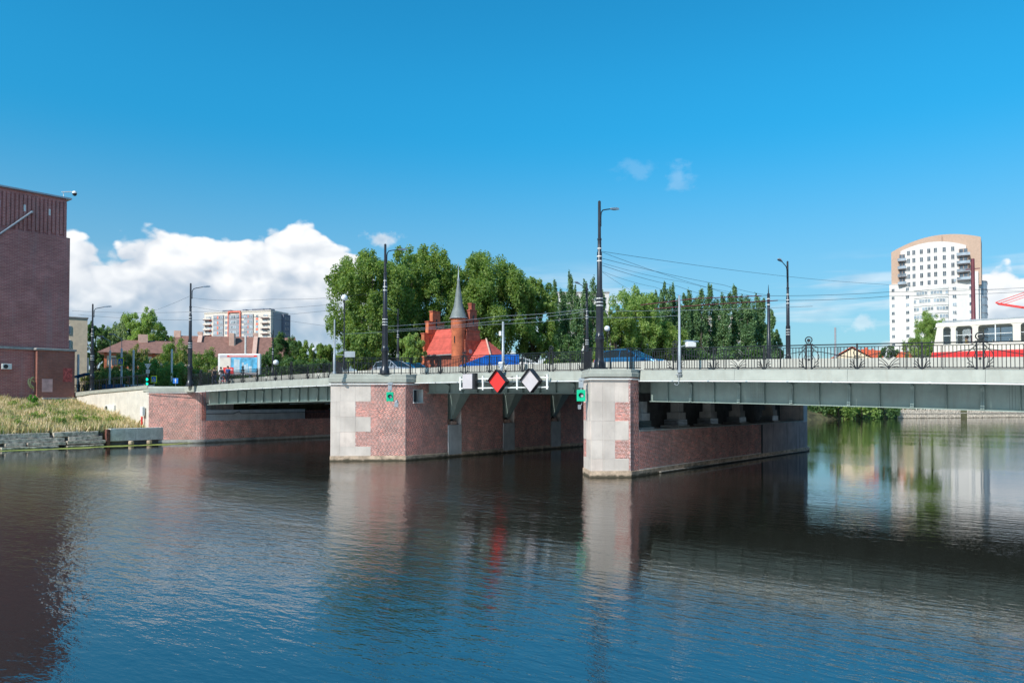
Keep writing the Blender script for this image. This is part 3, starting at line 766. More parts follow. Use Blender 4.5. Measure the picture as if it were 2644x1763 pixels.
slab(p3, 'end_pillar', (-22.6, 66.62), R(90), 0.0, 0.97, 2.6, zc3, -0.5, 0.02, M['concblue'], 0.02)
brick_face(p3, (-25.83, 38.7), R(-90), 0.9, 0.37, zc3)
mb = MB(); mb.box((-22.66, 57.15, 0.3), (-22.578, 57.45, 2.55)); mb.build('recess_shade_strip', M['rubber'], p3)  # proud rough black strip, painted shade in place of a hollow drain recess
# bearings on the ledge
def bearing(w, label, big=False):
    s = -23.25
    t = thing('bearing', label, 'bearing', (s, w, 2.66), 0, 'bearings on the near pier')
    mb = MB(); mb.box((s - 0.9, w - 0.75, 2.662), (s + 0.45, w + 0.75, 2.78)); mb.build('base_plate', M['conc'], t, bevel=.01)
    mb = MB()
    for k in range(4): mb.box((s - 0.7, w - 0.6, 2.80 + k * 0.095), (s + 0.32, w + 0.6, 2.86 + k * 0.095))
    mb.build('plate_stack', M['steel_dark'] if big else M['galv'], t, bevel=.006)
    zt = FZ(s) - 1.83
    mb = MB(); mb.box((s - 0.6, w - 0.45, 3.17), (s + 0.30, w + 0.45, min(3.62, zt - .15))); mb.build('block', M['conc'], t, bevel=.015)
    mb = MB(); mb.box((s - 0.4, w - 0.32, min(3.62, zt - .15) + .002), (s + 0.2, w + 0.32, zt - 0.004)); mb.build('saddle', M['conc'], t, bevel=.015)
for i, (w, q) in enumerate(zip([40.2, 49.6, 54.5, 61.0, 44.9], ['first bearing on the pier ledge, beside the brick corner', 'second bearing with pale block under the deck', 'third bearing under the deck, narrow stack of plates', 'last bearing on the ledge beside the grey end pillar', 'bearing in the deep shade behind the first block'])):
    bearing(w, q, i == 0)

# second pier (big bascule pier, left of the middle span)
p2, core2, zc2 = make_pier('large brick pier with stone corner and small white window', -49.1, -41.5, 37.7, 3.8, (0.67, 1.77, 2.86), 240, False)
NICHE = [(42.1, 43.6), (48.7, 50.2), (55.4, 56.9), (62.0, 63.4)]
win = (38.45, 39.46, 4.26, 5.23)
cuts_w = [37.7, win[0], win[1]] + [q for n_ in NICHE for q in n_] + [67.6]
mb = core2
mb.prism([(-49.1, 37.7), (-45.3, 33.9), (-41.5, 37.7)], -3, zc2)
mb.box((-49.1, 37.701, -3), (-42.25, 67.6, zc2 - 0.001))
def wallbit(a, b, z0, z1): mb.box((-42.249, a, z0), (-41.5, b, z1))
wallbit(37.702, win[0], -3, zc2); wallbit(win[0] + .001, win[1] - .001, -3, win[2]); wallbit(win[0] + .001, win[1] - .001, win[3], zc2)
prev = win[1]
for a, b in NICHE:
    wallbit(prev, a, -3, zc2); wallbit(a + .001, b - .001, -3, 2.40); prev = b
wallbit(prev, 67.6, -3, zc2)
core2.build('core', M['mortar'], p2)
hl = [(win[0] - 37.7, win[1] - 37.7, win[2], win[3])] + [(a - 37.7, b - 37.7, -1, 9) for a, b in NICHE]
brick_face(p2, (-41.5, 37.7), R(90), 29.9, 0.37, zc2, hl, 60, prio=lambda q: q[0])
slab(p2, 'plinth', (-41.5, 37.7), R(90), 0.0, 29.9, -1.0, 0.36, -0.05, 0.06, M['plinth'], 0.02)
for k, (a, b) in enumerate(NICHE):
    slab(p2, 'niche_pad', (-41.5, 37.7), R(90), a - 37.7 + 0.01, b - 37.7 - 0.01, 0.2, 2.50, -0.7, 0.075, M['concblue'], 0.015)
    # tapered trestle leg standing in the niche, carrying the bascule girder
    c = (a + b) / 2; zt = FZ(-41) - 1.42; zb = 2.95
    mbt = MB()
    T = [(-42.1, c - .55), (-40.35, c - .55), (-40.35, c + .55), (-42.1, c + .55)]; B = [(-42.0, c - .22), (-41.62, c - .22), (-41.62, c + .22), (-42.0, c + .22)]
    mbt.add([(x, y, zb) for x, y in B] + [(x, y, zt) for x, y in T], [(0, 3, 2, 1), (4, 5, 6, 7), (0, 1, 5, 4), (1, 2, 6, 5), (2, 3, 7, 6), (3, 0, 4, 7)])
    leg = mbt.build('trestle_leg', M['girder'], p2)
    mbt = MB(); mbt.box((-42.2, c - .62, zt + .001), (-40.25, c + .62, zt + 0.17)); mbt.build('head_plate', M['girder'], leg, bevel=.02)
    mbt = MB(); mbt.lathe((-41.8, c, 2.78), [(0.16, 0), (0.16, 0.06), (0.09, 0.09), (0.09, 0.2)], 10); mbt.build('hinge', M['black'], leg)
    mbt = MB(); mbt.box((-42.1, c - .3, 2.505), (-41.55, c + .3, 2.78)); mbt.build('seat_block', M['pink'], leg, bevel=.02)
# the small window: white reveals round a dark pane
wf = MB()
wf.box((-42.24, win[0], win[2] - 0.06), (-41.40, win[1] + .05, win[2])); wd = wf.build('window', M['white'], p2)
wf = MB(); wf.box((-42.24, win[1] - 0.05, win[2] + .001), (-41.49, win[1], win[3])); wf.box((-42.24, win[0], win[3] - .05), (-41.49, win[1] - .051, win[3]))
wf.box((-42.24, win[0], win[2] + .001), (-41.49, win[0] + .05, win[3] - .051)); wf.build('reveal', M['white'], wd)
wf = MB(); wf.box((-42.24, win[0] + .052, win[2] + .002), (-42.15, win[1] - .052, win[3] - .052)); wf.build('pane', M['winglass'], wd)

# ------------------------------------------------------------------ left abutment and embankment wall
ab = thing('bridge_abutment', 'rounded red brick abutment at the left end of the bridge', 'abutment', (-76.5, 40, 0))
zca = FZ(-76) - 0.55
corner = [(-75.1, 67.0), (-75.1, 40.4)]
# rounded corner between the side wall and the 45 degree face
for k in range(1, 7):
    a = k / 7 * R(45); corner.append((-75.1 - 1.4 * (1 - math.cos(a)), 40.4 - 1.4 * math.sin(a)))
corner += [(-78.5, 36.02)]
mb = MB(); mb.prism(corner + [(-84, 36.02), (-84, 67)], -3, 2.30)
mb.prism([(-75.75, 39.9), (-76.4, 38.9), (-78.5, 36.02), (-84, 36.02), (-84, 39.9)], 2.301, zca)
mb.prism([(c[0], c[1]) for c in corner if c[1] < 40.0] + [(-76.2, 39.6), (-75.5, 40.39)], 2.302, zca)
mb.box((-84, 39.95, 2.301), (-76.9, 67, zca)); mb.build('core', M['mortar'], ab)
# brick skin
brick_face(ab, (-75.1, 40.4), R(90), 26.5, 0.36, 2.30)
path = [(-78.5, 36.02)] + corner[::-1][1:7] + [(-75.1, 40.4)]
path = [path[0]] + [p for p in path[1:]]
first = True
for (xa, ya), (xb, yb) in zip(path, path[1:]):
    L = math.hypot(xb - xa, yb - ya)
    if L < 0.05: continue
    brick_face(ab, (xa, ya), math.atan2(yb - ya, xb - xa), L, 0.36, zca, single=280 if first else 0, prio=lambda q: -q[2]); first = False
mb = MB(); off = [(p[0] + .07, p[1] - .07) for p in path]
for (a, b), (c, d) in zip(zip(path, path[1:]), zip(off, off[1:])): mb.prism([a, b, d, c], -1, 0.36)
mb.prism([(-75.1, 40.4), (-75.03, 40.4), (-75.03, 67), (-75.1, 67)], -1, 0.36); mb.build('plinth', M['conc'], ab)
mb = MB(); mb.box((-75.9, 40.05, 2.302), (-75.16, 52.6, 3.42)); mb.build('bearing_beam', M['concblue'], ab, bevel=.02)
mb = MB(); mb.box((-75.9, 52.9, 2.302), (-75.3, 56.2, 3.3)); mb.build('stained_gap', M['rust'], ab)
for a, b in ((56.4, 59.2), (59.8, 61.4), (62, 66)):
    mb = MB(); mb.box((-75.9, a, 2.302), (-75.16, b, 3.42)); mb.build('bearing_beam', M['concblue'], ab, bevel=.02)
mb = MB(); mb.tube([(-75.13, 40.1, 3.0), (-75.12, 43.5, 3.0), (-75.12, 44.2, 3.25), (-75.12, 44.4, 3.0), (-75.12, 52, 3.06), (-75.12, 66, 3.12)], 0.03, 5); mb.build('cable', M['black'], ab)
# cap of the abutment
def ring2(o, z): return [(-73.75, 38.35, z), (-76.05 + o, 38.6 - o, z), (-78.45 + o * .7, 36.0 - o, z), (-79.6, 36.0 - o, z), (-79.6, W0 + .3, z), (-73.75, W0 + .3, z)]
rr = [ring2(0.04, zca + .003), ring2(0.08, zca + .04), ring2(0.08, zca + .42), ring2(0.03, zca + .55), ring2(0.0, zca + .58)]
vs = [p for r_ in rr for p in r_]; fs = []
for i in range(len(rr) - 1):
    for k in range(6): fs.append((i * 6 + k, (i * 6 + (k + 1) % 6), (i + 1) * 6 + (k + 1) % 6, (i + 1) * 6 + k))
fs += [tuple(range(6)), tuple((len(rr) - 1) * 6 + k for k in range(6))[::-1]]
mb = MB(); mb.add(vs, fs); mb.build('cap', M['cap'], ab)
mb = MB(); mb.tube([(-78.8, 35.85, zca - .06), (-78.4, 35.85, zca - .06), (-75.3, 38.9, zca - .06)], 0.035, 8); mb.build('conduit', M['white'], ab)

ew = thing('embankment_wall', 'long pale concrete wall between warehouse and brick abutment', 'wall', (-88, 36.3, 2))
def wtop(s): return H + 1.0 + (s + 97.6) / 19.1 * 0.62
wss = seg(-97.7, -78.55, 2.4)
for a, b in zip(wss, wss[1:]):
    mb = MB(); vs = []
    for s in (a + .006, b - .006): vs += [(s, 36.0, -1), (s, 36.5, -1), (s, 36.5, wtop(s) - .33), (s, 36.0, wtop(s) - .33)]
    mb.add(vs, [(0, 1, 2, 3), (7, 6, 5, 4), (0, 4, 5, 1), (1, 5, 6, 2), (2, 6, 7, 3), (3, 7, 4, 0)]); mb.build('wall_panel', M['embank'], ew, bevel=.02)
for a, b in zip(wss, wss[1:]):
    mb = MB(); vs = []
    for s in (a + .003, b - .003):
        dz_ = .0 if s > -94 else -.12
        vs += [(s, 35.88, wtop(s) - .36 + dz_), (s, 36.6, wtop(s) - .328), (s, 36.6, wtop(s)), (s, 35.88, wtop(s))]
    mb.add(vs, [(0, 1, 2, 3), (7, 6, 5, 4), (0, 4, 5, 1), (1, 5, 6, 2), (2, 6, 7, 3), (3, 7, 4, 0)]); mb.build('coping', M['cap'], ew, bevel=.02)
# road on the land side
def zroad(s): return FZ(s) + 0.02
mb = MB(); ribbon(mb, seg(-400, -75.1, 6), 41.3, 63.5, lambda s: H - 0.2, zroad); tag(mb.build('road', M['asphalt']), kind='structure')
mb = MB(); ribbon(mb, seg(-400, -79.7, 6), 36.62, 41.28, lambda s: H - 0.2, lambda s: FZ(s) + 0.13); tag(mb.build('pavement', M['paving']), kind='structure')
mb = MB(); ribbon(mb, seg(-400, -75.1, 6), 63.52, 67.5, lambda s: H - 0.2, lambda s: FZ(s) + 0.13); tag(mb.build('pavement', M['paving']), kind='structure')
mb = MB(); ribbon(mb, seg(-400, -75.1, 5.97), 52.3, 52.42, lambda s: zroad(s) + 0.002, lambda s: zroad(s) + 0.006); tag(mb.build('road_marking', M['white']), kind='structure')
# right abutment (beyond the frame) that carries the far end of the right span
ra = thing('bridge_abutment', 'plain brick abutment carrying the far right end of the bridge', 'abutment', (8, 50, 0))
mb = MB(); mb.box((5.5, 39.2, -3), (14, 66, FZ(6) - 1.9)); mb.build('wall', M['wallred'], ra)

# quay on the left
qt = thing('timber_quay', 'old stacked timber and stone quay edge below the weeds', 'quay', (-78, 22, 0))
def beam(name, w0, w1, z0, z1, s0, dep, mt, par, jig=0.03):
    mb = MB(); n = max(2, int((w1 - w0) / 0.6)); vs = []
    for i in range(n + 1):
        w = w0 + (w1 - w0) * i / n; j = random.uniform(-jig, jig); k = random.uniform(-jig, jig)
        vs += [(s0 + j, w, z0 + k * .3), (s0 + j * .6, w, z1 + k * .7), (s0 - dep, w, z1 + k * .5), (s0 - dep, w, z0)]
    fs = []
    for i in range(n):
        for k in range(4):
            k2 = (k + 1) % 4; fs.append((i * 4 + k2, i * 4 + k, (i + 1) * 4 + k, (i + 1) * 4 + k2))
    fs += [(0, 1, 2, 3), (n * 4 + 3, n * 4 + 2, n * 4 + 1, n * 4)]
    mb.add(vs, fs); return mb.build(name, mt, par, bevel=.03)
for (a, b, z0, z1, s0) in [(22.5, 26.7, 0.95, 1.42, -77.95), (27.0, 30.9, 1.0, 1.45, -77.8), (22.3, 27.9, 0.58, 0.93, -77.75), (28.2, 31.2, 0.62, 0.97, -77.6),
                           (23.0, 24.6, 0.28, 0.55, -77.5), (24.75, 27.9, 0.26, 0.55, -77.45), (28.0, 31.4, 0.30, 0.60, -77.3), (22.6, 27.2, -.2, 0.24, -77.2), (27.9, 31.1, -.1, 0.2, -77.0)]:
    beam('timber', a, b, z0, z1, s0, 0.9, M['timber'], qt, 0.05)
beam('stone_edge', -60, 22.2, -1.5, 1.25, -77.7, 0.8, M['quay'], qt, 0.06)
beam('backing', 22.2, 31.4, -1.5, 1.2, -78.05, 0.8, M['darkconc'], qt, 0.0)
qw = thing('concrete_quay_wall', 'straight pale concrete quay wall touching the brick abutment', 'quay wall', (-77.6, 34, 0))
beam('wall', 31.9, 37.2, 0.42, 1.66, -77.55, 0.55, M['quay'], qw, 0.004)
beam('rusty_post', 31.5, 31.85, -0.6, 1.6, -77.45, 0.4, M['rust'], qw, 0.0)
beam('footing', 31.4, 37.0, -1.0, 0.40, -77.75, 0.5, M['darkconc'], qw, 0.03)
for i, (w, s, q) in enumerate([(33.6, -76.9, 'left one of two old mossy concrete blocks standing in the water'), (35.3, -76.7, 'right one of two old mossy concrete blocks, nearer the abutment')]):
    mb = MB(); mb.prism([(s + .26 * math.cos(a), w + .26 * math.sin(a)) for a in [R(22 + 45 * k) for k in range(8)]], -1, 0.42); tag(mb.build('mooring_stub', M['plinth'], bevel=.05), q, 'stub')
# ------------------------------------------------------------------ railings
def sub(o, parent): return o
def baluster_mesh():
    mb = MB(); mb.box((-0.015, -0.015, 0), (0.015, 0.015, 1)); mb.lathe((0, 0, 0.93), [(0.012, 0), (0.022, 0.012), (0.012, 0.024)], 6)
    me = bpy.data.meshes.new('baluster'); me.from_pydata(mb.v, [], mb.f); me.materials.append(M['iron']); me.update(); return me
BAL = baluster_mesh()
def mesh_of(mb, name, mt, smooth=False):
    me = bpy.data.meshes.new(name); me.from_pydata(mb.v, [], mb.f); me.materials.append(mt)
    if smooth: me.polygons.foreach_set('use_smooth', [True] * len(me.polygons))
    me.update(); return me
def ringpost_meshes():
    a = MB()
    for x in (-0.13, 0.13): a.box((x - 0.036, -0.03, 0), (x + 0.036, 0.03, 1.22))
    a.box((-0.19, -0.05, 1.20), (0.19, 0.05, 1.26)); a.box((-0.16, -0.04, -0.01), (-0.10, 0.04, 0.06)); a.box((0.10, -0.04, -0.01), (0.16, 0.04, 0.06))
    b = MB()
    pts = []
    for k in range(20):
        q = -math.pi * .36 + k / 19 * (math.pi * 1.72); pts.append((0.165 * math.cos(q), 0, 1.46 + 0.155 * math.sin(q)))
    b.tube([(0.06, 0, 1.27), (0.10, 0, 1.30)] + pts + [(-0.10, 0, 1.30), (-0.06, 0, 1.27)], 0.027, 6)
    c = MB()
    c.tube([(0, -0.02, 1.44), (0, 0.02, 1.44)], [0.085, 0.085], 12); c.tube([(0, 0, 1.26), (0, 0, 1.38)], 0.015, 6)
    for x in (-0.07, 0.07): c.tube([(x + .045 * math.cos(q), 0, 1.14 + .045 * math.sin(q)) for q in [k * math.pi / 4 for k in range(8)]], 0.011, 5, closed=True)
    c.tube([(0, 0, 1.02), (0, 0, .35), (0, 0, .08)], 0.014, 6); c.box((-0.05, -.02, .42), (.05, .02, .52)); c.box((-0.10, -.015, .62), (.10, .015, .65))
    return mesh_of(a, 'ring_post', M['iron']), mesh_of(b, 'ring', M['iron'], True), mesh_of(c, 'finial', M['iron'])
RP = ringpost_meshes()
def curl(mb, pts, r=0.018, n=5):
    # smooth polyline through control points (Catmull-Rom)
    out = []
    P_ = [Vector(p) for p in pts]; P_ = [P_[0]] + P_ + [P_[-1]]
    for i in range(1, len(P_) - 2):
        for k in range(4):
            t = k / 4; a, b, c, d = P_[i - 1], P_[i], P_[i + 1], P_[i + 2]
            out.append(0.5 * ((2 * b) + (c - a) * t + (2 * a - 5 * b + 4 * c - d) * t * t + (3 * b - a - 3 * c + d) * t ** 3))
    out.append(P_[-2]); mb.tube(out, r, n)
def scroll_meshes():
    a = MB()   # fan at the foot of a post
    for sg in (-1, 1):
        curl(a, [(sg * .02, 0, .02), (sg * .10, 0, .14), (sg * .17, 0, .34), (sg * .20, 0, .50)])
        curl(a, [(sg * .02, 0, .02), (sg * .15, 0, .12), (sg * .26, 0, .24), (sg * .36, 0, .27)])
        curl(a, [(sg * .02, 0, .02), (sg * .12, 0, .15), (sg * .23, 0, .34), (sg * .33, 0, .40)])
        curl(a, [(sg * .02, 0, .02), (sg * .18, 0, .08), (sg * .30, 0, .13), (sg * .34, 0, .10), (sg * .30, 0, .08)])
        curl(a, [(sg * .03, 0, .62), (sg * .13, 0, .68), (sg * .17, 0, .82), (sg * .10, 0, .93), (sg * .22, 0, 1.02)], 0.010)
        curl(a, [(sg * .05, 0, .50), (sg * .12, 0, .58), (sg * .05, 0, .66)], 0.014)
    b = MB()   # big ornament in the middle of a bay
    for sg in (-1, 1):
        curl(b, [(sg * .01, 0, .02), (sg * .12, 0, .18), (sg * .26, 0, .34), (sg * .44, 0, .46)], .015)
        curl(b, [(sg * .01, 0, .10), (sg * .20, 0, .20), (sg * .34, 0, .24), (sg * .46, 0, .24)])
        curl(b, [(sg * .01, 0, .06), (sg * .20, 0, .10), (sg * .34, 0, .12), (sg * .42, 0, .08)])
        curl(b, [(sg * .01, 0, .12), (sg * .10, 0, .30), (sg * .24, 0, .44), (sg * .34, 0, .52)])
        curl(b, [(0, 0, .44), (sg * .14, 0, .56), (sg * .27, 0, .72), (sg * .22, 0, .88), (sg * .10, 0, .98), (0, 0, 1.08)])
        curl(b, [(0, 0, .50), (sg * .10, 0, .60), (sg * .17, 0, .72), (sg * .12, 0, .84), (0, 0, .92)])
    b.tube([(.07 * math.cos(q), 0, .72 + .09 * math.sin(q)) for q in [k * math.pi / 5 for k in range(10)]], 0.012, 5, closed=True)
    b.box((-.03, -.03, -0.01), (.03, .03, .10))
    c = MB()   # wings beside a ring post
    for sg in (-1, 1):
        curl(c, [(sg * .16, 0, .02), (sg * .26, 0, .16), (sg * .30, 0, .40), (sg * .28, 0, .58)])
        curl(c, [(sg * .16, 0, .02), (sg * .30, 0, .14), (sg * .42, 0, .27), (sg * .50, 0, .30)])
        curl(c, [(sg * .16, 0, .02), (sg * .29, 0, .10), (sg * .40, 0, .14), (sg * .50, 0, .12)])
        curl(c, [(sg * .30, 0, .30), (sg * .44, 0, .42), (sg * .50, 0, .60), (sg * .42, 0, .80), (sg * .22, 0, 1.02)])
        curl(c, [(sg * .17, 0, 1.06), (sg * .24, 0, .92), (sg * .17, 0, .76), (sg * .22, 0, .60), (sg * .17, 0, .48)])
        curl(c, [(sg * .18, 0, 1.18), (sg * .34, 0, 1.10), (sg * .46, 0, 1.07)])
    return mesh_of(a, 'scroll_fan', M['iron']), mesh_of(b, 'scroll_ornament', M['iron']), mesh_of(c, 'scroll_wing', M['iron'])
SCR = scroll_meshes()
POSTM = mesh_of(MB().box((-.036, -.036, -.01), (.036, .036, 1.2)).lathe((0, 0, 1.2), [(.05, 0), (.055, .02), (.02, .045)], 8), 'post', M['iron'])
FOOTM = mesh_of(MB().box((-.014, -.014, -.03), (.014, .014, 1.06)), 'foot_bar', M['iron'])

def railing(name, label, path, kinds, zf, group='bridge railings on the river side', wave=True, spacing=0.155, solo=300, cat='railing'):
    """path: polyline in plan; kinds: list of (distance, kind) with kind ring / post / ornament / foot"""
    L = [0.0]
    for a, b in zip(path, path[1:]): L.append(L[-1] + math.hypot(b[0] - a[0], b[1] - a[1]))
    def pos(d):
        for i in range(len(path) - 1):
            if d <= L[i + 1] + 1e-6:
                f = (d - L[i]) / max(1e-6, L[i + 1] - L[i]); a, b = path[i], path[i + 1]
                x = a[0] + (b[0] - a[0]) * f; y = a[1] + (b[1] - a[1]) * f
                return x, y, math.atan2(b[1] - a[1], b[0] - a[0])
        a, b = path[-2], path[-1]
        return b[0], b[1], math.atan2(b[1] - a[1], b[0] - a[0])
    T = L[-1]; x, y, _ = pos(T / 2)
    t = thing(name, label, cat, (x, y, zf(x)), 0, group)
    dsr = sorted(set([0.0, T] + L + list(np.arange(0, T, 0.5))))
    def line(z, r, nm):
        mb = MB(); pts = []
        for d in dsr:
            x, y, a = pos(d); pts.append((x, y, zf(x) + (z(d) if callable(z) else z)))
        mb.tube(pts, r, 6); return mb.build(nm, M['iron'], t)
    line(1.20, 0.028, 'top_rail'); line(1.075, 0.018, 'upper_rail'); line(0.075, 0.024, 'bottom_rail')
    rings = [d for d, k in kinds if k in ('ring',)]; orn = [d for d, k in kinds if k == 'ornament']; posts = [d for d, k in kinds if k == 'post']
    if wave and rings:
        def wz(d):
            q = min([abs(d - r) for r in rings]); o = min([abs(d - r) for r in orn] + [9])
            if q < o: return 0.56 + 0.34 * (0.5 + 0.5 * math.cos(min(1, q / 2.35) * math.pi))
            return 0.56 + 0.26 * (0.5 + 0.5 * math.cos(min(1, o / 1.4) * math.pi))
        line(wz, 0.018, 'curved_rail')
    for d, k in kinds:
        x, y, a = pos(d); z = zf(x)
        if k == 'ring':
            r_ = inst(RP[0], 'ring_post', t, (x, y, z), rz=a)
            inst(RP[1], 'ring', r_, (x, y, z), rz=a, world=False) if False else None
            for me, nm in ((RP[1], 'ring'), (RP[2], 'finial')):
                o = bpy.data.objects.new(nm, me); COL.objects.link(o); o.parent = r_; KIDS.setdefault(r_.name, []).append(o)
            inst(SCR[2], 'scroll_wing', t, (x, y, z), rz=a)
        elif k == 'post':
            inst(POSTM, 'post', t, (x, y, z), rz=a); 
            if wave: inst(SCR[0], 'scroll_fan', t, (x, y, z), rz=a)
        elif k == 'ornament': inst(SCR[1], 'scroll_ornament', t, (x, y, z), rz=a)
        elif k == 'foot': inst(FOOTM, 'foot_bar', t, (x, y, z), rz=a)
    n = int(T / spacing); cnt = 0
    rest = MB()
    for i in range(n + 1):
        d = (i + .5) * T / (n + 1)
        if any(abs(d - q) < (0.30 if k == 'ring' else 0.09 if k == 'post' else 0.40 if k == 'ornament' else 0.03) for q, k in kinds): continue
        x, y, a = pos(d)
        if cnt < solo: inst(BAL, 'baluster', t, (x, y, zf(x) + 0.08), (1, 1, 1.0), a); cnt += 1
        else: rest.box((x - .015, y - .015, zf(x) + .08), (x + .015, y + .015, zf(x) + 1.08))
    if rest.f: tag(rest.build('baluster_row', M['iron'], t), kind='stuff')
    return t
def bay_kinds(s0, s1, ring0, per):
    out = []
    k = math.floor((s0 - ring0) / per) - 1
    while ring0 + k * per < s1 + per:
        r = ring0 + k * per
        for dx, kd in ((0, 'ring'), (per * .31, 'post'), (per * .5, 'ornament'), (per * .69, 'post'), (per * .115 + .6, 'foot'), (per * .40, 'foot'), (per * .60, 'foot'), (per * .885 - .6, 'foot')):
            s = r + dx
            if s0 + .1 < s < s1 - .1: out.append((s - s0, kd))
        k += 1
    return out
YR = W0 + 0.06
zcap = lambda q: (lambda x: FZ(q) + 0.012)
railing('railing', 'black scrolled railing along the right bridge span in front of the tram', [(-22.2, YR), (12, YR)], bay_kinds(-22.2, 12, -12.82, 7.37), FZ)
railing('railing', 'black scrolled railing over the middle span behind the diamond marks', [(-41.0, YR), (-26.2, YR)], bay_kinds(-41.0, -26.2, -28.9, 7.6), FZ)
railing('railing', 'black scrolled railing climbing the left span behind the walking people', [(-74.9, YR), (-49.5, YR)], bay_kinds(-74.9, -49.5, -57.3, 7.85), FZ)
railing('railing', 'black railing wrapped round the nose of the nearest pier', [(-26.0, YR), (-25.85, 37.85), (-24.215, 36.24), (-22.6, 37.85), (-22.4, YR)], [(0, 'post'), (.75, 'post'), (3.03, 'post'), (4.2, 'post'), (5.2, 'post'), (5.42, 'post')], zcap(-24.2), wave=False, spacing=.15)
railing('railing', 'black railing round the nose of the large pier with window', [(-49.3, 41.5), (-49.3, YR), (-49.1, 37.85), (-45.3, 34.05), (-41.5, 37.85), (-41.3, YR)], [(0, 'post'), (2.9, 'post'), (6.4, 'post'), (9.0, 'post'), (10.6, 'post'), (14.0, 'post'), (14.7, 'post'), (11.9, 'foot')], zcap(-45.3), wave=False, spacing=.27)
railing('railing', 'low black railing on the embankment wall left of the brick abutment', [(-97.2, 36.3), (-79.5, 36.3)], [(i * 1.9 + .2, 'post') for i in range(10)], lambda x: wtop(x), wave=False, spacing=0.62)
# far side of the bridge: same railing, seen through the near one
railing('railing', 'distant black railing on the far side of the bridge', [(-75, 66.2), (12, 66.2)], [(i * 3.7, 'post') for i in range(24)], FZ, group='bridge railings on the far side', wave=False, spacing=0.16, solo=0)

# ------------------------------------------------------------------ lamp posts
def lamp_mast(loc, label, arm_ang, arm_h=9.4, hgt=9.9, thick=1.0, group='black street lamp masts on the bridge', head=True):
    """cast sleeve, collars, stepped shaft, bracket arm with a cobra head"""
    t = thing('street_lamp', label, 'street lamp', loc, 0, group); k = thick
    L_ = lambda pr, n=14: MB().lathe((0, 0, 0), [(r * k, z) for r, z in pr], n)
    o = L_([(.50, 0), (.50, .06), (.36, .10), (.33, .42), (.27, .50), (.25, .62), (.235, .75), (.225, 1.62), (.25, 1.67), (.29, 1.78), (.29, 1.84), (.24, 1.89), (.26, 1.96), (.22, 2.02), (.21, 2.2)]).build('base_sleeve', M['pole'], t, world=False, smooth=True)
    mb = L_([(.205, 2.2), (.19, 4.5)])
    for i in range(10):
        a = i / 10 * 2 * math.pi; mb.tube([(.208 * k * math.cos(a), .208 * k * math.sin(a), 2.25), (.192 * k * math.cos(a), .192 * k * math.sin(a), 4.45)], .016, 4)
    mb.build('fluted_shaft', M['pole'], t, world=False, smooth=True)
    L_([(.16, 4.5), (.145, 6.9), (.115, 6.95), (.108, 7.6), (.13, 7.62), (.13, 7.70), (.092, 7.74), (.085, hgt), (.03, hgt + .05)]).build('upper_shaft', M['pole'], t, world=False, smooth=True)
    for z, r in ((3.72, .21), (3.92, .21), (4.14, .208), (6.35, .158), (6.62, .157), (7.09, .120)):
        MB().lathe((0, 0, z), [(r * k, 0), (r * k, .06)], 12).build('clamp_band', M['white'], t, world=False)
    if head:
        ca, sa = math.cos(arm_ang), math.sin(arm_ang)
        q = lambda d, z: (ca * d, sa * d, z)
        pts = [q(.16, hgt - 1.45), q(.16, hgt - .85), q(.20, hgt - .62), q(.34, hgt - .46), q(.6, hgt - .37), q(1.35, hgt - .17)]
        mb = MB(); mb.tube(pts, .035, 7)
        for z in (hgt - 1.35, hgt - 1.0, hgt - .75): mb.tube([q(0.05, z), q(.17, z)], .018, 5)
        am = mb.build('arm', M['pole'], t, world=False, smooth=True)
        mb = MB()
        secs = [(1.25, .05, .05), (1.45, .10, .07), (1.75, .15, .09), (2.0, .14, .07), (2.12, .05, .03)]
        vs = []
        for d, wd_, hh_ in secs:
            zc_ = hgt - .17 + (d - 1.35) * .14
            for b, zz in ((-wd_, -hh_ * .5), (wd_, -hh_ * .5), (wd_ * .7, hh_), (-wd_ * .7, hh_)): vs.append((ca * d - sa * b, sa * d + ca * b, zc_ + zz))
        fs = [(i * 4 + j, i * 4 + (j + 1) % 4, (i + 1) * 4 + (j + 1) % 4, (i + 1) * 4 + j) for i in range(4) for j in range(4)] + [(3, 2, 1, 0), (16, 17, 18, 19)]
        mb.add(vs, fs); mb.build('lamp_head', M['galv'], am, world=False)
    return t
NA, FA = R(90), R(-90)
poles = {}
def pz(s): return FZ(s) + 0.02
poles['p4'] = lamp_mast((-24.45, 37.45, pz(-24.4)), 'tall black street lamp standing on the nearest pier', NA)
poles['p3'] = lamp_mast((-42.75, 36.8, pz(-42)), 'tall black street lamp on the right end of the large pier', NA)
a_ = at(490, 990, 77.2); poles['p2'] = lamp_mast((a_.x, a_.y, FZ(-76.5) + .03), 'black street lamp on the rounded brick abutment', NA)
a_ = at(237, 1000, 89); poles['p1'] = lamp_mast((a_.x, a_.y, FZ(a_.x) + .1), 'black street lamp beside the warehouse at the far left', NA)
posc = {'p1': 1.06, 'p2': 1.06, 'p3': .965}
for k_, v_ in posc.items(): poles[k_].scale = (1, 1, v_)
def far_pole(key, px, w, label, **kw):
    X = (px - 1322) / FPX; D = w / (SN * X + CS); a = at(px, 1035, D)
    poles[key] = lamp_mast((a.x, w, FZ(a.x) + .02), label, FA, group='street lamp masts on the far side of the bridge', **kw)
    return poles[key]
far_pole('p5', 2036, 63.7, 'black far-side street lamp with white boxes, alone against the sky at right', thick=.9)
far_pole('p6', 1516, 63.7, 'black far-side street lamp just left of the nearest lamp', thick=.9)
far_pole('p8', 704, 63.7, 'black far-side street lamp in front of the brown roofs', thick=.9)
far_pole('p9', 1027, 63.7, 'black far-side street lamp before the big trees, left of the red house', thick=.9)
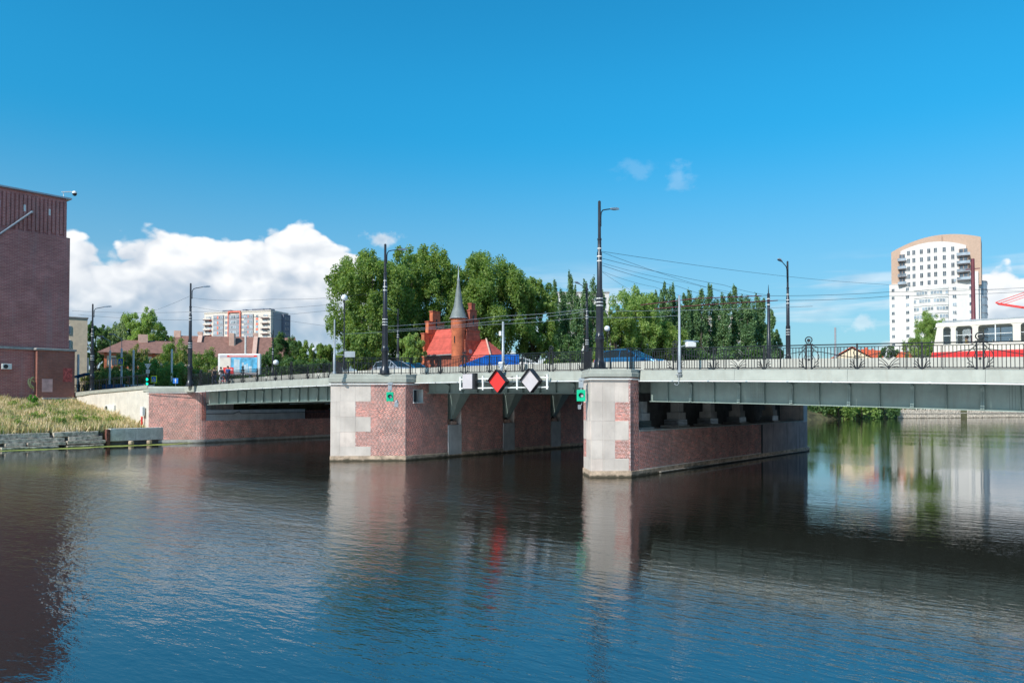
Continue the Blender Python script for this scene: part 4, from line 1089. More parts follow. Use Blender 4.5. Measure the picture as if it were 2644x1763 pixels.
def plain_pole(name, label, cat, px, D, ytop, ybot, r0, r1, mt, extra=None, group=None):
    b = at(px, ybot, D); tp = at(px, ytop, D)
    t = thing(name, label, cat, b, 0, group); h = tp.z - b.z
    MB().lathe((0, 0, 0), [(r0 * 1.5, 0), (r0 * 1.5, .12), (r0, .16), (r0, h * .35), ((r0 + r1) / 2, h * .36), (r1, h)], 12).build('shaft', mt, t, world=False, smooth=True)
    return t, h
t, h = plain_pole('catenary_pole', 'slim pointed black pole at the right end of the poplar row', 'pole', 1986, 64.4, 757, 928, .17, .11, M['pole'])
MB().lathe((0, 0, h), [(.05, 0), (.04, .3), (.012, .75)], 8).build('spike', M['pole'], t, world=False)
for z in (h - 1.0, h - .5): MB().lathe((0, 0, z), [(.15, 0), (.15, .07)], 10).build('clamp_band', M['white'], t, world=False)
t, h = plain_pole('catenary_pole', 'dark red painted pole rising behind the tram', 'pole', 2516, 60.4, 667, 935, .20, .13, M['ppole'])
MB().box((-.5, -.03, h - .85), (.5, .03, h - .78)).build('crossarm', M['ppole'], t, world=False)
t, h = plain_pole('fluorescent_pole', 'slim light grey mast bolted to the edge beam near the railing ring', 'pole', 1755, 42.3, 762, 962, .085, .06, M['galv'])
mbx = MB(); mbx.tube([(0, 0, h * .33), (.45 * CS, .45 * SN, h * .36)], .03, 6); arm = mbx.build('bracket', M['galv'], t, world=False)
c0 = Vector((.62 * CS, .62 * SN, h * .365))
mbx = MB(); mbx.cbox(c0, (.55, .32, .30), ang=YAW + R(10)); mbx.build('camera_box', M['white'], t, world=False, bevel=.04)
mbx = MB(); mbx.add([(c0.x - .35, c0.y - .3, c0.z + .18), (c0.x + .45, c0.y + .1, c0.z + .13), (c0.x + .3, c0.y + .4, c0.z + .2), (c0.x - .3, c0.y + .1, c0.z + .27)], [(0, 1, 2, 3)]); mbx.build('hood', M['galv'], t, world=False)
mbx = MB(); mbx.prism([(-.16, -.16), (.16, -.16), (.16, .25), (-.16, .25)], -.12, -.08); mbx.add([(-.14, -.14, -.12), (.14, -.14, -.12), (.14, .2, -.12), (0, .2, -.36), (-.14, .2, -.12)], [(0, 1, 3), (1, 2, 3), (4, 0, 3)]); mbx.tube([(0, -.1, -.1), (0, -.12, -.62), (-.08, -.12, -.70), (-.22, -.12, -.66), (-.26, -.12, -.6)], .018, 6)
mbx.build('wall_bracket', M['galv'], t, world=False)
t, h = plain_pole('fluorescent_pole', 'slim grey mast right behind the red diamond mark', 'pole', 1299, 50.6, 830, 940, .10, .075, M['galv'])
mbx = MB(); mbx.cbox((-.12, -.1, h * .72), (.18, .2, .3)); mbx.build('junction_box', M['white'], t, world=False, bevel=.02)
mbx = MB(); mbx.cbox((.0, -.2, -.05), (.36, .3, .36), ang=.4); mbx.cbox((.1, -.3, -.35), (.22, .2, .3), ang=.9); mbx.build('floodlight', M['galv'], t, world=False, bevel=.06)
t, h = plain_pole('sign_pole', 'thin pale grey pole at the left edge of the large pier', 'pole', 863, 54.3, 824, 965, .085, .055, M['galv'])
mbx = MB(); mbx.tube([(0, 0, h * .35), (.9 * CS, .9 * SN, h * .345)], .022, 5); ar = mbx.build('arm', M['galv'], t, world=False)
mbx = MB(); mbx.cbox((1.1 * CS, 1.1 * SN, h * .36), (.75, .03, .42), ang=YAW); mbx.build('sign_back', M['galv'], ar, world=False)
def globe_lamp(px, D, yg, yb, label, r=.24, rp=.05):
    b = at(px, yb, D); g = at(px, yg, D); t = thing('globe_lamp', label, 'globe lamp', b, 0, 'globe lamps'); h = g.z - b.z
    MB().lathe((0, 0, 0), [(rp * 2.4, 0), (rp * 2, .5), (rp * 1.6, 1.1), (rp, 1.2), (rp, h - r * 1.2), (rp * 2, h - r * .95)], 10).build('post', M['pole'], t, world=False, smooth=True)
    MB().ball((0, 0, h), r, 12).build('globe', M['globe'], t, world=False, smooth=True)
globe_lamp(888, 57.5, 768, 955, 'white globe lamp on a thin black post on the large pier')
globe_lamp(712, 112, 936, 975, 'small white globe lamp left of the far lamp post', .42)
globe_lamp(1568, 95, 848, 930, 'small distant white globe lamp behind the blue car', .36)
globe_lamp(810, 120, 902, 975, 'tiny pale globe lamp in front of the hedge', .3, .06)

# ------------------------------------------------------------------ overhead wires
def wire(label, pts, r=0.012, sag=0.0, mt='black', cat='wire'):
    out = []
    P_ = [Vector(p) for p in pts]
    for a, b in zip(P_, P_[1:]):
        for k in range(10):
            f = k / 10; p = a.lerp(b, f); p.z -= sag * 4 * f * (1 - f); out.append(p)
    out.append(P_[-1]); mb = MB(); mb.tube(out, r, 4)
    return tag(mb.build('overhead_wire', M[mt]), label, cat, 'overhead wires')
P4 = lambda y: at(1556, y, 44.6)
wire('topmost thin wire from the nearest lamp towards the white tower', [P4(648), at(2160, 725, 70), at(2700, 752, 95)], .011, .15)
wire('steep wire under the topmost one, from the nearest lamp to the tram line', [P4(650), at(1830, 742, 62), at(1985, 782, 64)], .011, .1)
wire('third wire from the nearest lamp, ending at the pointed pole', [P4(666), at(1870, 735, 62), at(1990, 762, 66)], .012, .1)
wire('fourth wire from the nearest lamp across the poplars', [P4(678), at(1760, 726, 60), at(1980, 768, 66)], .009, .1)
wire('fifth wire from the nearest lamp down to the poplars', [P4(684), at(1750, 738, 60), at(1960, 800, 66)], .012, .1)
wire('sixth wire, lower, from the nearest lamp to the right', [P4(700), at(1690, 740, 60), at(1860, 790, 64)], .009, .1)
wire('lowest steep wire from the nearest lamp', [P4(702), at(1650, 760, 62), at(1720, 806, 66)], .009, .05)
wire('dark red tram contact rod crossing before the poplars, upper', [at(1655, 787, 56), at(1800, 770, 56), at(1968, 763, 58)], .035, 0, 'ppole')
wire('dark red tram contact rod crossing before the poplars, lower', [at(1690, 797, 54), at(1800, 788, 54), at(2010, 775, 56)], .035, 0, 'ppole')
wire('upper pair wire running right to the tower', [at(1968, 763, 58), at(2300, 753, 62), at(2720, 738, 66)], .014, .1)
wire('lower pair wire running right to the tower', [at(2010, 775, 56), at(2300, 764, 60), at(2720, 748, 64)], .014, .1)
wire('pale contact wire from the red house rightwards to the nearest lamp', [at(1000, 842, 76), at(1300, 815, 66), at(1516, 797, 62)], .016, .1, 'galv')
wire('pale contact wire just below, passing the turret', [at(1000, 852, 74), at(1300, 826, 64), at(1516, 803, 60), at(2100, 790, 58)], .016, .1, 'galv')
wire('third pale contact wire crossing the red roof', [at(880, 862, 80), at(1250, 838, 68), at(1516, 818, 62), at(1756, 814, 55)], .014, .1, 'galv')
wire('grey wire sloping left from the abutment lamp to the trees', [at(487, 764, 77.5), at(385, 805, 110)], .012, .1)
wire('long faint wire across the cloud over the apartment block', [at(184, 802, 92), at(490, 805, 84), at(860, 785, 76)], .012, .15)
wire('lower faint wire across the cloud at left', [at(200, 812, 92), at(490, 826, 84), at(860, 800, 76)], .012, .15)
wire('faint wire through the sky right of the apartment block', [at(490, 790, 79), at(760, 830, 78), at(990, 855, 76)], .010, .1)
wire('faint wire from the abutment lamp to the large pier lamp', [at(490, 768, 77.5), at(700, 772, 66), at(992, 752, 55.4)], .010, .2)

# ------------------------------------------------------------------ navigation marks
nf_ = thing('signal_gantry', 'white bracket frame carrying the marks on the middle span', 'gantry', (-32.5, W0 - .4, 5.6))
YF = W0 - 0.42
zt_ = lambda s: FZ(s) - 0.33
mb = MB()
for dz_ in (0, -0.62): mb.box((-36.5, YF - .03, 5.82 + dz_), (-28.75, YF + .03, 5.90 + dz_))
mb.build('rail', M['white'], nf_)
for s in (-36.4, -34.3, -31.3, -28.85):
    mb = MB(); mb.box((s - .06, YF - .05, 5.10), (s + .06, YF + .05, 6.05)); mb.build('upright', M['white'], nf_)
for s in (-36.0, -33.6, -32.0, -30.4, -29.2):
    mb = MB(); mb.tube([(s, YF, 5.85), (s, W0 + .05, 6.0)], .03, 5); mb.tube([(s, YF, 5.25), (s + .15, W0 + .3, 5.75)], .025, 5); mb.build('stay', M['black'], nf_)
def diamond(s, z, h, face, label):
    t = thing('navigation_mark', label, 'navigation mark', (s, YF - .2, z), 0, 'navigation marks on the middle span')
    yb, yf = YF - 0.04, YF - 0.40
    def ring_(k, y): return [(s, y, z - h * k), (s + h * k, y, z), (s, y, z + h * k), (s - h * k, y, z)]
    mb = MB(); o1, o2, i1, i2 = ring_(1.0, yb), ring_(1.0, yf), ring_(.955, yf), ring_(.955, yf + .05)
    vs = o1 + o2 + i1 + i2; fs = []
    for a, b in ((0, 4), (4, 8), (8, 12)):
        for k in range(4): fs.append((a + k, a + (k + 1) % 4, b + (k + 1) % 4, b + k))
    fs.append((3, 2, 1, 0)); mb.add(vs, fs); mb.build('box', M['black'], t)
    mb = MB(); r_ = ring_(.955, yf + .03); mb.extr(r_, (0, .015, 0)); mb.build('face', M[face], t)
    # hood along the two upper edges
    mb = MB()
    for sg in (-1, 1):
        a = Vector((s, yf, z + h * 1.0)); b = Vector((s + sg * h, yf, z)); n_ = Vector((sg, 0, 1)).normalized() * .02
        mb.extr([a, b, b + n_, a + n_], (0, -.16, 0))
    mb.build('hood', M['black'], t)
diamond(-32.7, H + 1.29, 0.77, 'red', 'red diamond navigation mark on the middle span')
diamond(-29.95, H + 1.29, 0.77, 'lilac', 'pale grey diamond navigation mark right of the red one')
t = thing('navigation_mark', 'pale rectangular board left of the red diamond', 'navigation mark', (-35.3, YF - .2, H + 1.3), 0, 'navigation marks on the middle span')
mb = MB(); mb.box((-35.85, YF - .38, H + .80), (-34.75, YF - .04, H + 1.88)); mb.build('box', M['black'], t, bevel=.01)
mb = MB(); mb.box((-35.80, YF - .42, H + .84), (-34.92, YF - .383, H + 1.84)); mb.build('face', M['lilac'], t)

def green_signal(c, ang, label, drop=True):
    t = thing('signal_light', label, 'signal light', c, ang, 'green passage signals')
    MB().cbox((0, 0, 0), (.50, .26, .66)).build('housing', M['green'], t, world=False, bevel=.02)
    mb = MB(); pts = [(.0 + .15 * math.cos(q), -.135, .02 + .15 * math.sin(q)) for q in [k * math.pi / 8 for k in range(16)]]
    b = len(mb.v); vs = pts + [(x, -.30, z) for x, y, z in pts]
    fs = [(k, (k + 1) % 16, 16 + (k + 1) % 16, 16 + k) for k in range(0, 9)]; mb.add(vs, fs); vs2 = [(x * .8, y + .002, z * .8) for x, y, z in pts]; mb.add(vs2, [tuple(range(16))[::-1]], 0)
    mb.build('lens_hood', M['black'], t, world=False)
    mb = MB(); mb.tube([(.05, -.14, .0), (.05, -.155, .0)], [.085, .085], 12); mb.build('lens', M['lilac'], t, world=False)
    mb = MB(); mb.tube([(0, .02, .34), (0.02, .02, .62), (0, .1, .95), (0, .35, 1.0)], .05, 8); mb.cbox((0, .04, .62), (.28, .2, .34)); mb.cbox((.02, .1, .92), (.34, .26, .16)); mb.build('hanger', M['galv'], t, world=False, bevel=.02)
    if drop:
        mb = MB(); mb.tube([(.05, .05, -.33), (.03, .05, -.5), (-.06, .0, -.62)], .02, 6); mb.cbox((-.10, -.02, -.66), (.16, .14, .26), ang=.3); mb.build('floodlight', M['galv'], t, world=False, bevel=.04)
    else:
        mb = MB(); mb.tube([(.22, .05, -.3), (.34, .0, -.36), (.48, -.05, -.34)], .03, 6); mb.lathe((.48, -.05, -.42), [(.13, 0), (.12, .1), (.04, .2)], 10); mb.cbox((.46, -.05, -.58), (.28, .22, .30)); mb.build('floodlight', M['galv'], t, world=False, bevel=.02)
green_signal(at(1500.5, 1021, 43.9), YAW - R(6), 'green signal box hanging at the left edge of the nearest pier')
green_signal(at(1007, 1024, 54.0), R(45), 'green signal box on the brick face of the large pier', False)

# ------------------------------------------------------------------ cars
def car(label, loc, rz, body, kind='sedan', group='cars on the bridge', L=4.5):
    t = thing('car', label, 'car', loc, rz, group)
    h = dict(sedan=1.44, van=1.95, hatch=1.48)[kind]
    low = [(-L / 2, .45), (-L / 2 + .05, .85), (-L / 2 + .5, .95), (-L * .1, .98), (L * .18, .95), (L / 2 - .35, .82), (L / 2 - .02, .62), (L / 2, .35), (L / 2 - .1, .22), (-L / 2 + .1, .22)]
    mb = MB(); vs = []
    for sg in (-1, 1): vs += [(x, sg * (.86 if z > .6 else .84), z) for x, z in low]
    n = len(low); fs = [tuple(range(n)), tuple(range(n, 2 * n))[::-1]] + [((i + 1) % n, i, n + i, n + (i + 1) % n) for i in range(n)]
    mb.add(vs, fs); mb.build('body', M[body], t, world=False, bevel=.06)
    roofs = dict(sedan=[(-L * .40, .95), (-L * .27, h - .08), (-L * .12, h), (L * .04, h - .02), (L * .26, .92)],
                 hatch=[(-L * .44, .95), (-L * .40, h - .12), (-L * .15, h), (L * .02, h - .02), (L * .26, .92)],
                 van=[(-L * .47, .95), (-L * .45, h - .08), (-L * .3, h), (L * .10, h - .03), (L * .34, .95)])[kind]
    mb = MB(); vs = []
    for sg in (-1, 1): vs += [(x, sg * (.80 if z < 1.0 else .62), z) for x, z in roofs]
    n = len(roofs); fs = [tuple(range(n)), tuple(range(n, 2 * n))[::-1]] + [(i + 1, i, n + i, n + i + 1) for i in range(n - 1)]
    mb.add(vs, fs); mb.build('cabin', M['carglass'], t, world=False)
    mb = MB()
    for (a, b) in zip(roofs, roofs[1:]):
        for sg in (-1, 1):
            ya = sg * (.81 if a[1] < 1 else .63); yb = sg * (.81 if b[1] < 1 else .63); mb.tube([(a[0], ya, a[1] + .01), (b[0], yb, b[1] + .01)], .035, 5)
    mb.add([(roofs[1][0], -.6, roofs[1][1] + .015), (roofs[1][0], .6, roofs[1][1] + .015), (roofs[2][0], .62, h + .03), (roofs[2][0], -.62, h + .03), (roofs[3][0], .6, roofs[3][1] + .02), (roofs[3][0], -.6, roofs[3][1] + .02)], [(0, 3, 2, 1), (3, 5, 4, 2)])
    for sg in (-1, 1):
        for x in (-L * .08, L * .05): mb.tube([(x, sg * .81, .96), (x, sg * .64, h - .02)], .03, 4)
    mb.build('roof', M[body], t, world=False)
    for x in (-L * .31, L * .31):
        for sg in (-1, 1):
            mb = MB(); mb.tube([(x, sg * .70, .32), (x, sg * .88, .32)], .32, 16); w_ = mb.build('wheel', M['rubber'], t, world=False)
            mb = MB(); mb.tube([(x, sg * .86, .32), (x, sg * .895, .32)], .19, 10); mb.build('rim', M['galv'], w_, world=False)
    for sg in (-1, 1):
        mb = MB(); mb.cbox((L / 2 - .12, sg * .62, .68), (.14, .32, .14)); mb.build('headlight', M['white'], t, world=False)
        mb = MB(); mb.cbox((-L / 2 + .04, sg * .66, .78), (.10, .24, .16)); mb.build('tail_light', M['tramred'], t, world=False)
        mb = MB(); mb.cbox((L * .2, sg * .95, .98), (.12, .18, .13)); mb.build('mirror', M[body], t, world=False, bevel=.02)
    return t
def on_road(px, w):
    X = (px - 1322) / FPX; D = w / (SN * X + CS); a = at(px, 1035, D); return (a.x, w, FZ(a.x) + .03)
car('metallic blue car passing behind the nearest pier', on_road(1628, 43.2), 0, 'carblue', 'hatch', L=4.7)
car('silver grey hatchback behind the large pier', on_road(1020, 43.4), 0, 'carsilver', 'hatch', L=4.3)
car('bright blue car just right of the silver car', on_road(1066, 46.6), 0, 'carblue2', 'sedan')
a_ = at(1358, 925, 92); car('small white car behind the blue sheet fence', (a_.x, a_.y, a_.z - 1.5), R(20), 'carwhite', 'hatch')

# ------------------------------------------------------------------ tram
tr = thing('tram', 'cream tram with a red band and raised red pantograph', 'tram', (-2, 52.2, FZ(-4) + .03))
def tram_part(mb, name, mt, parent=None, **k): return mb.build(name, M[mt] if isinstance(mt, str) else mt, parent or tr, **k)
TS0, TS1 = -9.75, 5.2; TZ = FZ(-6) + 0.03; Y0, Y1 = 51.1, 53.3
zf_ = lambda z: TZ + z
# lower body
def side_prof(z):  # front slope
    return TS0 + max(0, (z - .9)) * 0.17
mb = MB(); mb.extr([(TS0 + .12, Y0, zf_(.35)), (TS1, Y0, zf_(.35)), (TS1, Y0, zf_(1.04)), (TS0, Y0, zf_(1.04))], (0, Y1 - Y0, 0)); tram_part(mb, 'skirt', 'tramcream')
mb = MB(); mb.extr([(TS0 - .01, Y0 - .012, zf_(1.041)), (TS1, Y0 - .012, zf_(1.041)), (TS1, Y0 - .012, zf_(1.47)), (TS0 + .06, Y0 - .012, zf_(1.47))], (0, Y1 - Y0 + .024, 0)); tram_part(mb, 'red_band', 'tramred', bevel=.02)
mb = MB(); mb.extr([(side_prof(1.471) - .0, Y0, zf_(1.471)), (TS1, Y0, zf_(1.471)), (TS1, Y0, zf_(1.92)), (side_prof(1.92), Y0, zf_(1.92))], (0, Y1 - Y0, 0)); tram_part(mb, 'waist_panel', 'tramcream', bevel=.02)
mb = MB(); mb.box((TS0 + .4, Y0 + .05, zf_(.8)), (TS1 - .1, Y1 - .05, zf_(.95))); tram_part(mb, 'floor', 'tramin')
ztop = 2.95
wins = [(-9.08, -8.68), (-8.42, -7.58), (-7.28, -5.60), (-5.22, -3.55), (-3.2, -1.5), (-1.15, .5), (.85, 2.5), (2.85, 4.6)]
for yy, nm in ((Y0, 'near'), (Y1 - .06, 'far')):
    prev = None
    xs = [side_prof(2.2) - .06] + [q for w_ in wins for q in w_] + [TS1]
    for i in range(0, len(xs), 2):
        a, b = xs[i], xs[i + 1]
        mb = MB()
        if i == 0: mb.extr([(side_prof(1.921), yy, zf_(1.921)), (b, yy, zf_(1.921)), (b, yy, zf_(ztop)), (side_prof(ztop), yy, zf_(ztop))], (0, .06, 0))
        else: mb.box((a, yy, zf_(1.921)), (b, yy + .06, zf_(ztop)))
        tram_part(mb, 'window_pillar', 'tramcream', bevel=.012)
    for a, b in wins:
        mb = MB(); mb.box((a + .002, yy + .025, zf_(1.90)), (b - .002, yy + .035, zf_(ztop))); wo_ = tram_part(mb, 'window', M['glass'])
        mb = MB()
        if b - a > 1: mb.box(((a + b) / 2 - .025, yy + .01, zf_(1.925)), ((a + b) / 2 + .025, yy + .05, zf_(ztop - .002))) if a < -7 else None
        mb.box((a + .02, yy + .012, zf_(2.42)), (b - .02, yy + .045, zf_(2.455))); tram_part(mb, 'window_bar', 'white', wo_)
        for (cx, sx) in ((a, 1), (b, -1)):   # rounded upper corners
            mb = MB(); pl = [(cx, yy + .001, zf_(ztop))] + [(cx + sx * (.14 - .14 * math.cos(q)), yy + .001, zf_(ztop - .14 + .14 * math.sin(q)) if False else zf_(ztop - (.14 - .14 * math.sin(q)))) for q in [k / 4 * math.pi / 2 for k in range(5)]]
            mb.extr(pl, (0, .058, 0)); tram_part(mb, 'corner_trim', 'tramcream', wo_)
# front end: windscreen between sloped posts
mb = MB(); mb.extr([(side_prof(1.92) + .01, Y0 + .1, zf_(1.93)), (side_prof(ztop) + .01, Y0 + .1, zf_(ztop)), (side_prof(ztop) + .04, Y0 + .1, zf_(ztop)), (side_prof(1.92) + .04, Y0 + .1, zf_(1.93))], (0, Y1 - Y0 - .2, 0)); tram_part(mb, 'windscreen', M['glass'])
for z in (.02,):
    mb = MB(); mb.box((TS0 + .02, Y0 + .5, zf_(1.32)), (TS0 + .08, Y1 - .5, zf_(1.56))) if False else mb.cbox((TS0 + .05, (Y0 + Y1) / 2, zf_(1.45)), (.06, 1.2, .2)); tram_part(mb, 'black_panel', 'black')
mb = MB()
pr = [(Y0 - .01, ztop), (Y0 - .01, ztop + .10), (Y0 + .14, ztop + .27), (Y0 + .5, ztop + .33), (Y1 - .5, ztop + .33), (Y1 - .14, ztop + .27), (Y1 + .01, ztop + .10), (Y1 + .01, ztop)]
mb.extr([(side_prof(2.7) - .04, y, zf_(z)) for y, z in pr], (TS1 - side_prof(2.7) + .04, 0, 0)); tram_part(mb, 'roof', 'tramcream', bevel=.03)
mb = MB(); mb.box((side_prof(2.7) + .3, Y0 + .12, zf_(ztop + .31)), (TS1 - .2, Y0 + .2, zf_(ztop + .38))); tram_part(mb, 'gutter_strip', 'galv')
for s in np.arange(-7.0, 4.5, .85):
    mb = MB(); mb.box((s, Y0 + .35, zf_(1.35)), (s + .4, Y0 + .75, zf_(1.5))); mb.box((s + .34, Y0 + .35, zf_(1.501)), (s + .4, Y0 + .75, zf_(2.15))); tram_part(mb, 'seat', 'tramin')
for s in (-7.6, -4.2, 1.6):
    mb = MB(); mb.tube([(s, Y0 + .95, zf_(.96)), (s, Y0 + .95, zf_(2.95))], .02, 6); tram_part(mb, 'grab_pole', 'white')
for s in (-8.0, -6.1, 1.4, 3.3):
    for yy in (Y0 + .12, Y1 - .24):
        mb = MB(); mb.tube([(s, yy, zf_(.34)), (s, yy + .12, zf_(.34))], .33, 14); tram_part(mb, 'wheel', 'rubber')
mb = MB(); mb.lathe((-4.75, 52.0, zf_(3.1)), [(.22, 0), (.2, .08), (.26, .1), (.12, .2)], 10); tram_part(mb, 'roof_vent', 'black')
pg_ = MB()
kn = [(-7.35, 51.7), (-7.35, 52.7)]
for yy in (51.75, 52.65):
    pg_.tube([(-2.6, yy, zf_(3.25)), (-6.45, yy + .0, zf_(4.25))], .032, 6); pg_.tube([(-6.5, yy, zf_(4.28)), (-2.6, yy, zf_(5.55))], .020, 6)
    pg_.tube([(-6.3, yy, zf_(4.2)), (-3.4, yy, zf_(5.15))], .016, 5)
    pg_.tube([(-2.5, yy, zf_(3.2)), (1.2, yy, zf_(4.25))], .032, 6); pg_.tube([(1.2, yy, zf_(4.25)), (-2.5, yy, zf_(5.55))], .020, 6)
pg_.tube([(-6.47, 51.7, zf_(4.26)), (-6.47, 52.7, zf_(4.26))], .025, 6); pg_.tube([(-2.55, 51.2, zf_(5.58)), (-2.55, 53.2, zf_(5.58))], .03, 6); pg_.tube([(-2.6, 51.7, zf_(3.25)), (-2.6, 52.7, zf_(3.25))], .05, 6)
pg_.box((-3.6, 51.8, zf_(3.1)), (-2.4, 52.6, zf_(3.2))); tram_part(pg_, 'pantograph', 'red')

# ------------------------------------------------------------------ people
def figure(name, label, loc, rz, joints, clothes, seat=False, cat='person', group=None, hgt=1.75, parts=True):
    """skin-modifier body; joints: dict name -> (x,y,z,r); x forward"""
    t = thing(name, label, cat, loc, rz, group); k = hgt / 1.75
    J = dict(pelvis=(0, 0, .95, .15), waist=(0, 0, 1.10, .135), chest=(0.0, 0, 1.33, .155), neck=(.01, 0, 1.49, .055), head0=(.03, 0, 1.56, .07), head=(.03, 0, 1.65, .095), crown=(.02, 0, 1.72, .07),
             shl=(0, .19, 1.42, .06), ell=(0, .24, 1.14, .045), hal=(.10, .24, .90, .035), shr=(0, -.19, 1.42, .06), elr=(0, -.24, 1.14, .045), har=(.10, -.24, .90, .035),
             hpl=(0, .09, .90, .10), knl=(.05, .10, .50, .065), fol=(0, .10, .08, .05), tol=(.17, .11, .04, .04), hpr=(0, -.09, .90, .10), knr=(.05, -.10, .50, .065), forr=(0, -.10, .08, .05), tor=(.17, -.11, .04, .04))
    J.update(joints)
    def skin(nm, names, edges, mt, grow=0.0, root=0):
        me = bpy.data.meshes.new(nm); me.from_pydata([tuple(q * k for q in J[n_][:3]) for n_ in names], [(names.index(a), names.index(b)) for a, b in edges], [])
        o = bpy.data.objects.new(nm, me); COL.objects.link(o); attach(o, t, False); KIDS.setdefault(t.name, []).append(o)
        sm = o.modifiers.new('skin', 'SKIN'); sm.use_smooth_shade = True
        for v, n_ in zip(me.skin_vertices[0].data, names): v.radius = ((J[n_][3] + grow) * k,) * 2
        me.skin_vertices[0].data[root].use_root = True
        sb = o.modifiers.new('sub', 'SUBSURF'); sb.levels = 1; sb.render_levels = 1
        me.materials.append(mt); return o
    skin('body', list(J), [('pelvis', 'waist'), ('waist', 'chest'), ('chest', 'neck'), ('neck', 'head0'), ('head0', 'head'), ('head', 'crown'), ('chest', 'shl'), ('shl', 'ell'), ('ell', 'hal'), ('chest', 'shr'), ('shr', 'elr'), ('elr', 'har'),
         ('pelvis', 'hpl'), ('hpl', 'knl'), ('knl', 'fol'), ('fol', 'tol'), ('pelvis', 'hpr'), ('hpr', 'knr'), ('knr', 'forr'), ('forr', 'tor')], M['skin'])
    top, bot = clothes
    J['mel'] = tuple((a + b) / 2 for a, b in zip(J['shl'], J['ell'])); J['mer'] = tuple((a + b) / 2 for a, b in zip(J['shr'], J['elr']))
    skin('shirt', ['pelvis', 'waist', 'chest', 'shl', 'mel', 'shr', 'mer'], [('pelvis', 'waist'), ('waist', 'chest'), ('chest', 'shl'), ('shl', 'mel'), ('chest', 'shr'), ('shr', 'mer')], M[top], .018)
    skin('trousers', ['pelvis', 'hpl', 'knl', 'fol', 'hpr', 'knr', 'forr'], [('pelvis', 'hpl'), ('hpl', 'knl'), ('knl', 'fol'), ('pelvis', 'hpr'), ('hpr', 'knr'), ('knr', 'forr')], M[bot], .014)
    hx, hy, hz = [q * k for q in J['head'][:3]]
    MB().ball((hx - .025, hy, hz + .035), .105 * k, 8, sz=1.0).build('hair', M['hair'], t, world=False, smooth=True)
    mb = MB(); mb.cbox((hx + .105 * k, hy, hz - .01), (.035, .025, .04)); mb.build('nose', M['skin'], t, world=False, bevel=.01)
    return t
def walk(px, w): X = (px - 1322) / FPX; D = w / (SN * X + CS); a = at(px, 1035, D); return (a.x, w, FZ(a.x) + .04)
figure('person', 'person in dark clothes walking at the left end of the three', walk(553, 39.7), R(185), dict(knl=(.16, .10, .52, .065), fol=(.20, .10, .09, .05), tol=(.36, .11, .06, .04), forr=(-.28, -.1, .14, .05), tor=(-.14, -.1, .05, .04), har=(.22, -.22, .98, .035)), ('cblack', 'cnavy'))
figure('person', 'person in a black t-shirt leaning forward on a bicycle', walk(574, 39.9), R(183), dict(pelvis=(-.10, 0, 1.02, .15), waist=(-.02, 0, 1.15, .135), chest=(.14, 0, 1.36, .155), neck=(.24, 0, 1.50, .055), head0=(.28, 0, 1.56, .07), head=(.30, 0, 1.65, .095), crown=(.29, 0, 1.72, .07),
       shl=(.16, .19, 1.43, .06), shr=(.16, -.19, 1.43, .06), ell=(.34, .22, 1.20, .045), elr=(.34, -.22, 1.20, .045), hal=(.52, .2, 1.06, .035), har=(.52, -.2, 1.06, .035), hpl=(-.1, .09, .97, .10), hpr=(-.1, -.09, .97, .10),
       knl=(.26, .11, .72, .07), fol=(.10, .12, .34, .05), tol=(.26, .12, .32, .04), knr=(.18, -.11, .56, .07), forr=(.0, -.12, .14, .05), tor=(.16, -.12, .10, .04)), ('cblack', 'cpale'))
figure('person', 'person in a blue shirt, rightmost of the three walkers', walk(588, 39.5), R(178), dict(knr=(.15, -.10, .52, .065), forr=(.18, -.10, .09, .05), tor=(.34, -.11, .06, .04), fol=(-.26, .1, .14, .05), tol=(-.12, .1, .05, .04), hal=(.25, .2, 1.02, .035)), ('cblue', 'cnavy'))
bl = walk(575, 39.9); bk = thing('bicycle', 'bicycle ridden by the person in the black t-shirt', 'bicycle', bl, R(183))
for x in (-.52, .52):
    mb = MB(); mb.tube([(x + .33 * math.cos(q), 0, .34 + .33 * math.sin(q)) for q in [k * math.pi / 10 for k in range(20)]], .02, 5, closed=True); wl = mb.build('wheel', M['rubber'], bk, world=False)
    mb = MB()
    for k in range(6): q = k * math.pi / 6; mb.tube([(x - .32 * math.cos(q), 0, .34 - .32 * math.sin(q)), (x + .32 * math.cos(q), 0, .34 + .32 * math.sin(q))], .004, 3)
    mb.build('spokes', M['galv'], wl, world=False)
mb = MB()
for a, b in (((-.52, 0, .34), (-.02, 0, .30)), ((-.02, 0, .30), (-.16, 0, .86)), ((-.52, 0, .34), (-.14, 0, .74)), ((-.14, 0, .74), (.40, 0, .78)), ((-.02, 0, .30), (.42, 0, .68)), ((.52, 0, .34), (.38, 0, .98)), ((.38, -.26, 1.02), (.38, .26, 1.02))): mb.tube([a, b], .018, 6)
mb.build('frame', M['red'], bk, world=False)
MB().cbox((-.17, 0, .90), (.24, .15, .06)).build('saddle', M['black'], bk, world=False, bevel=.02)
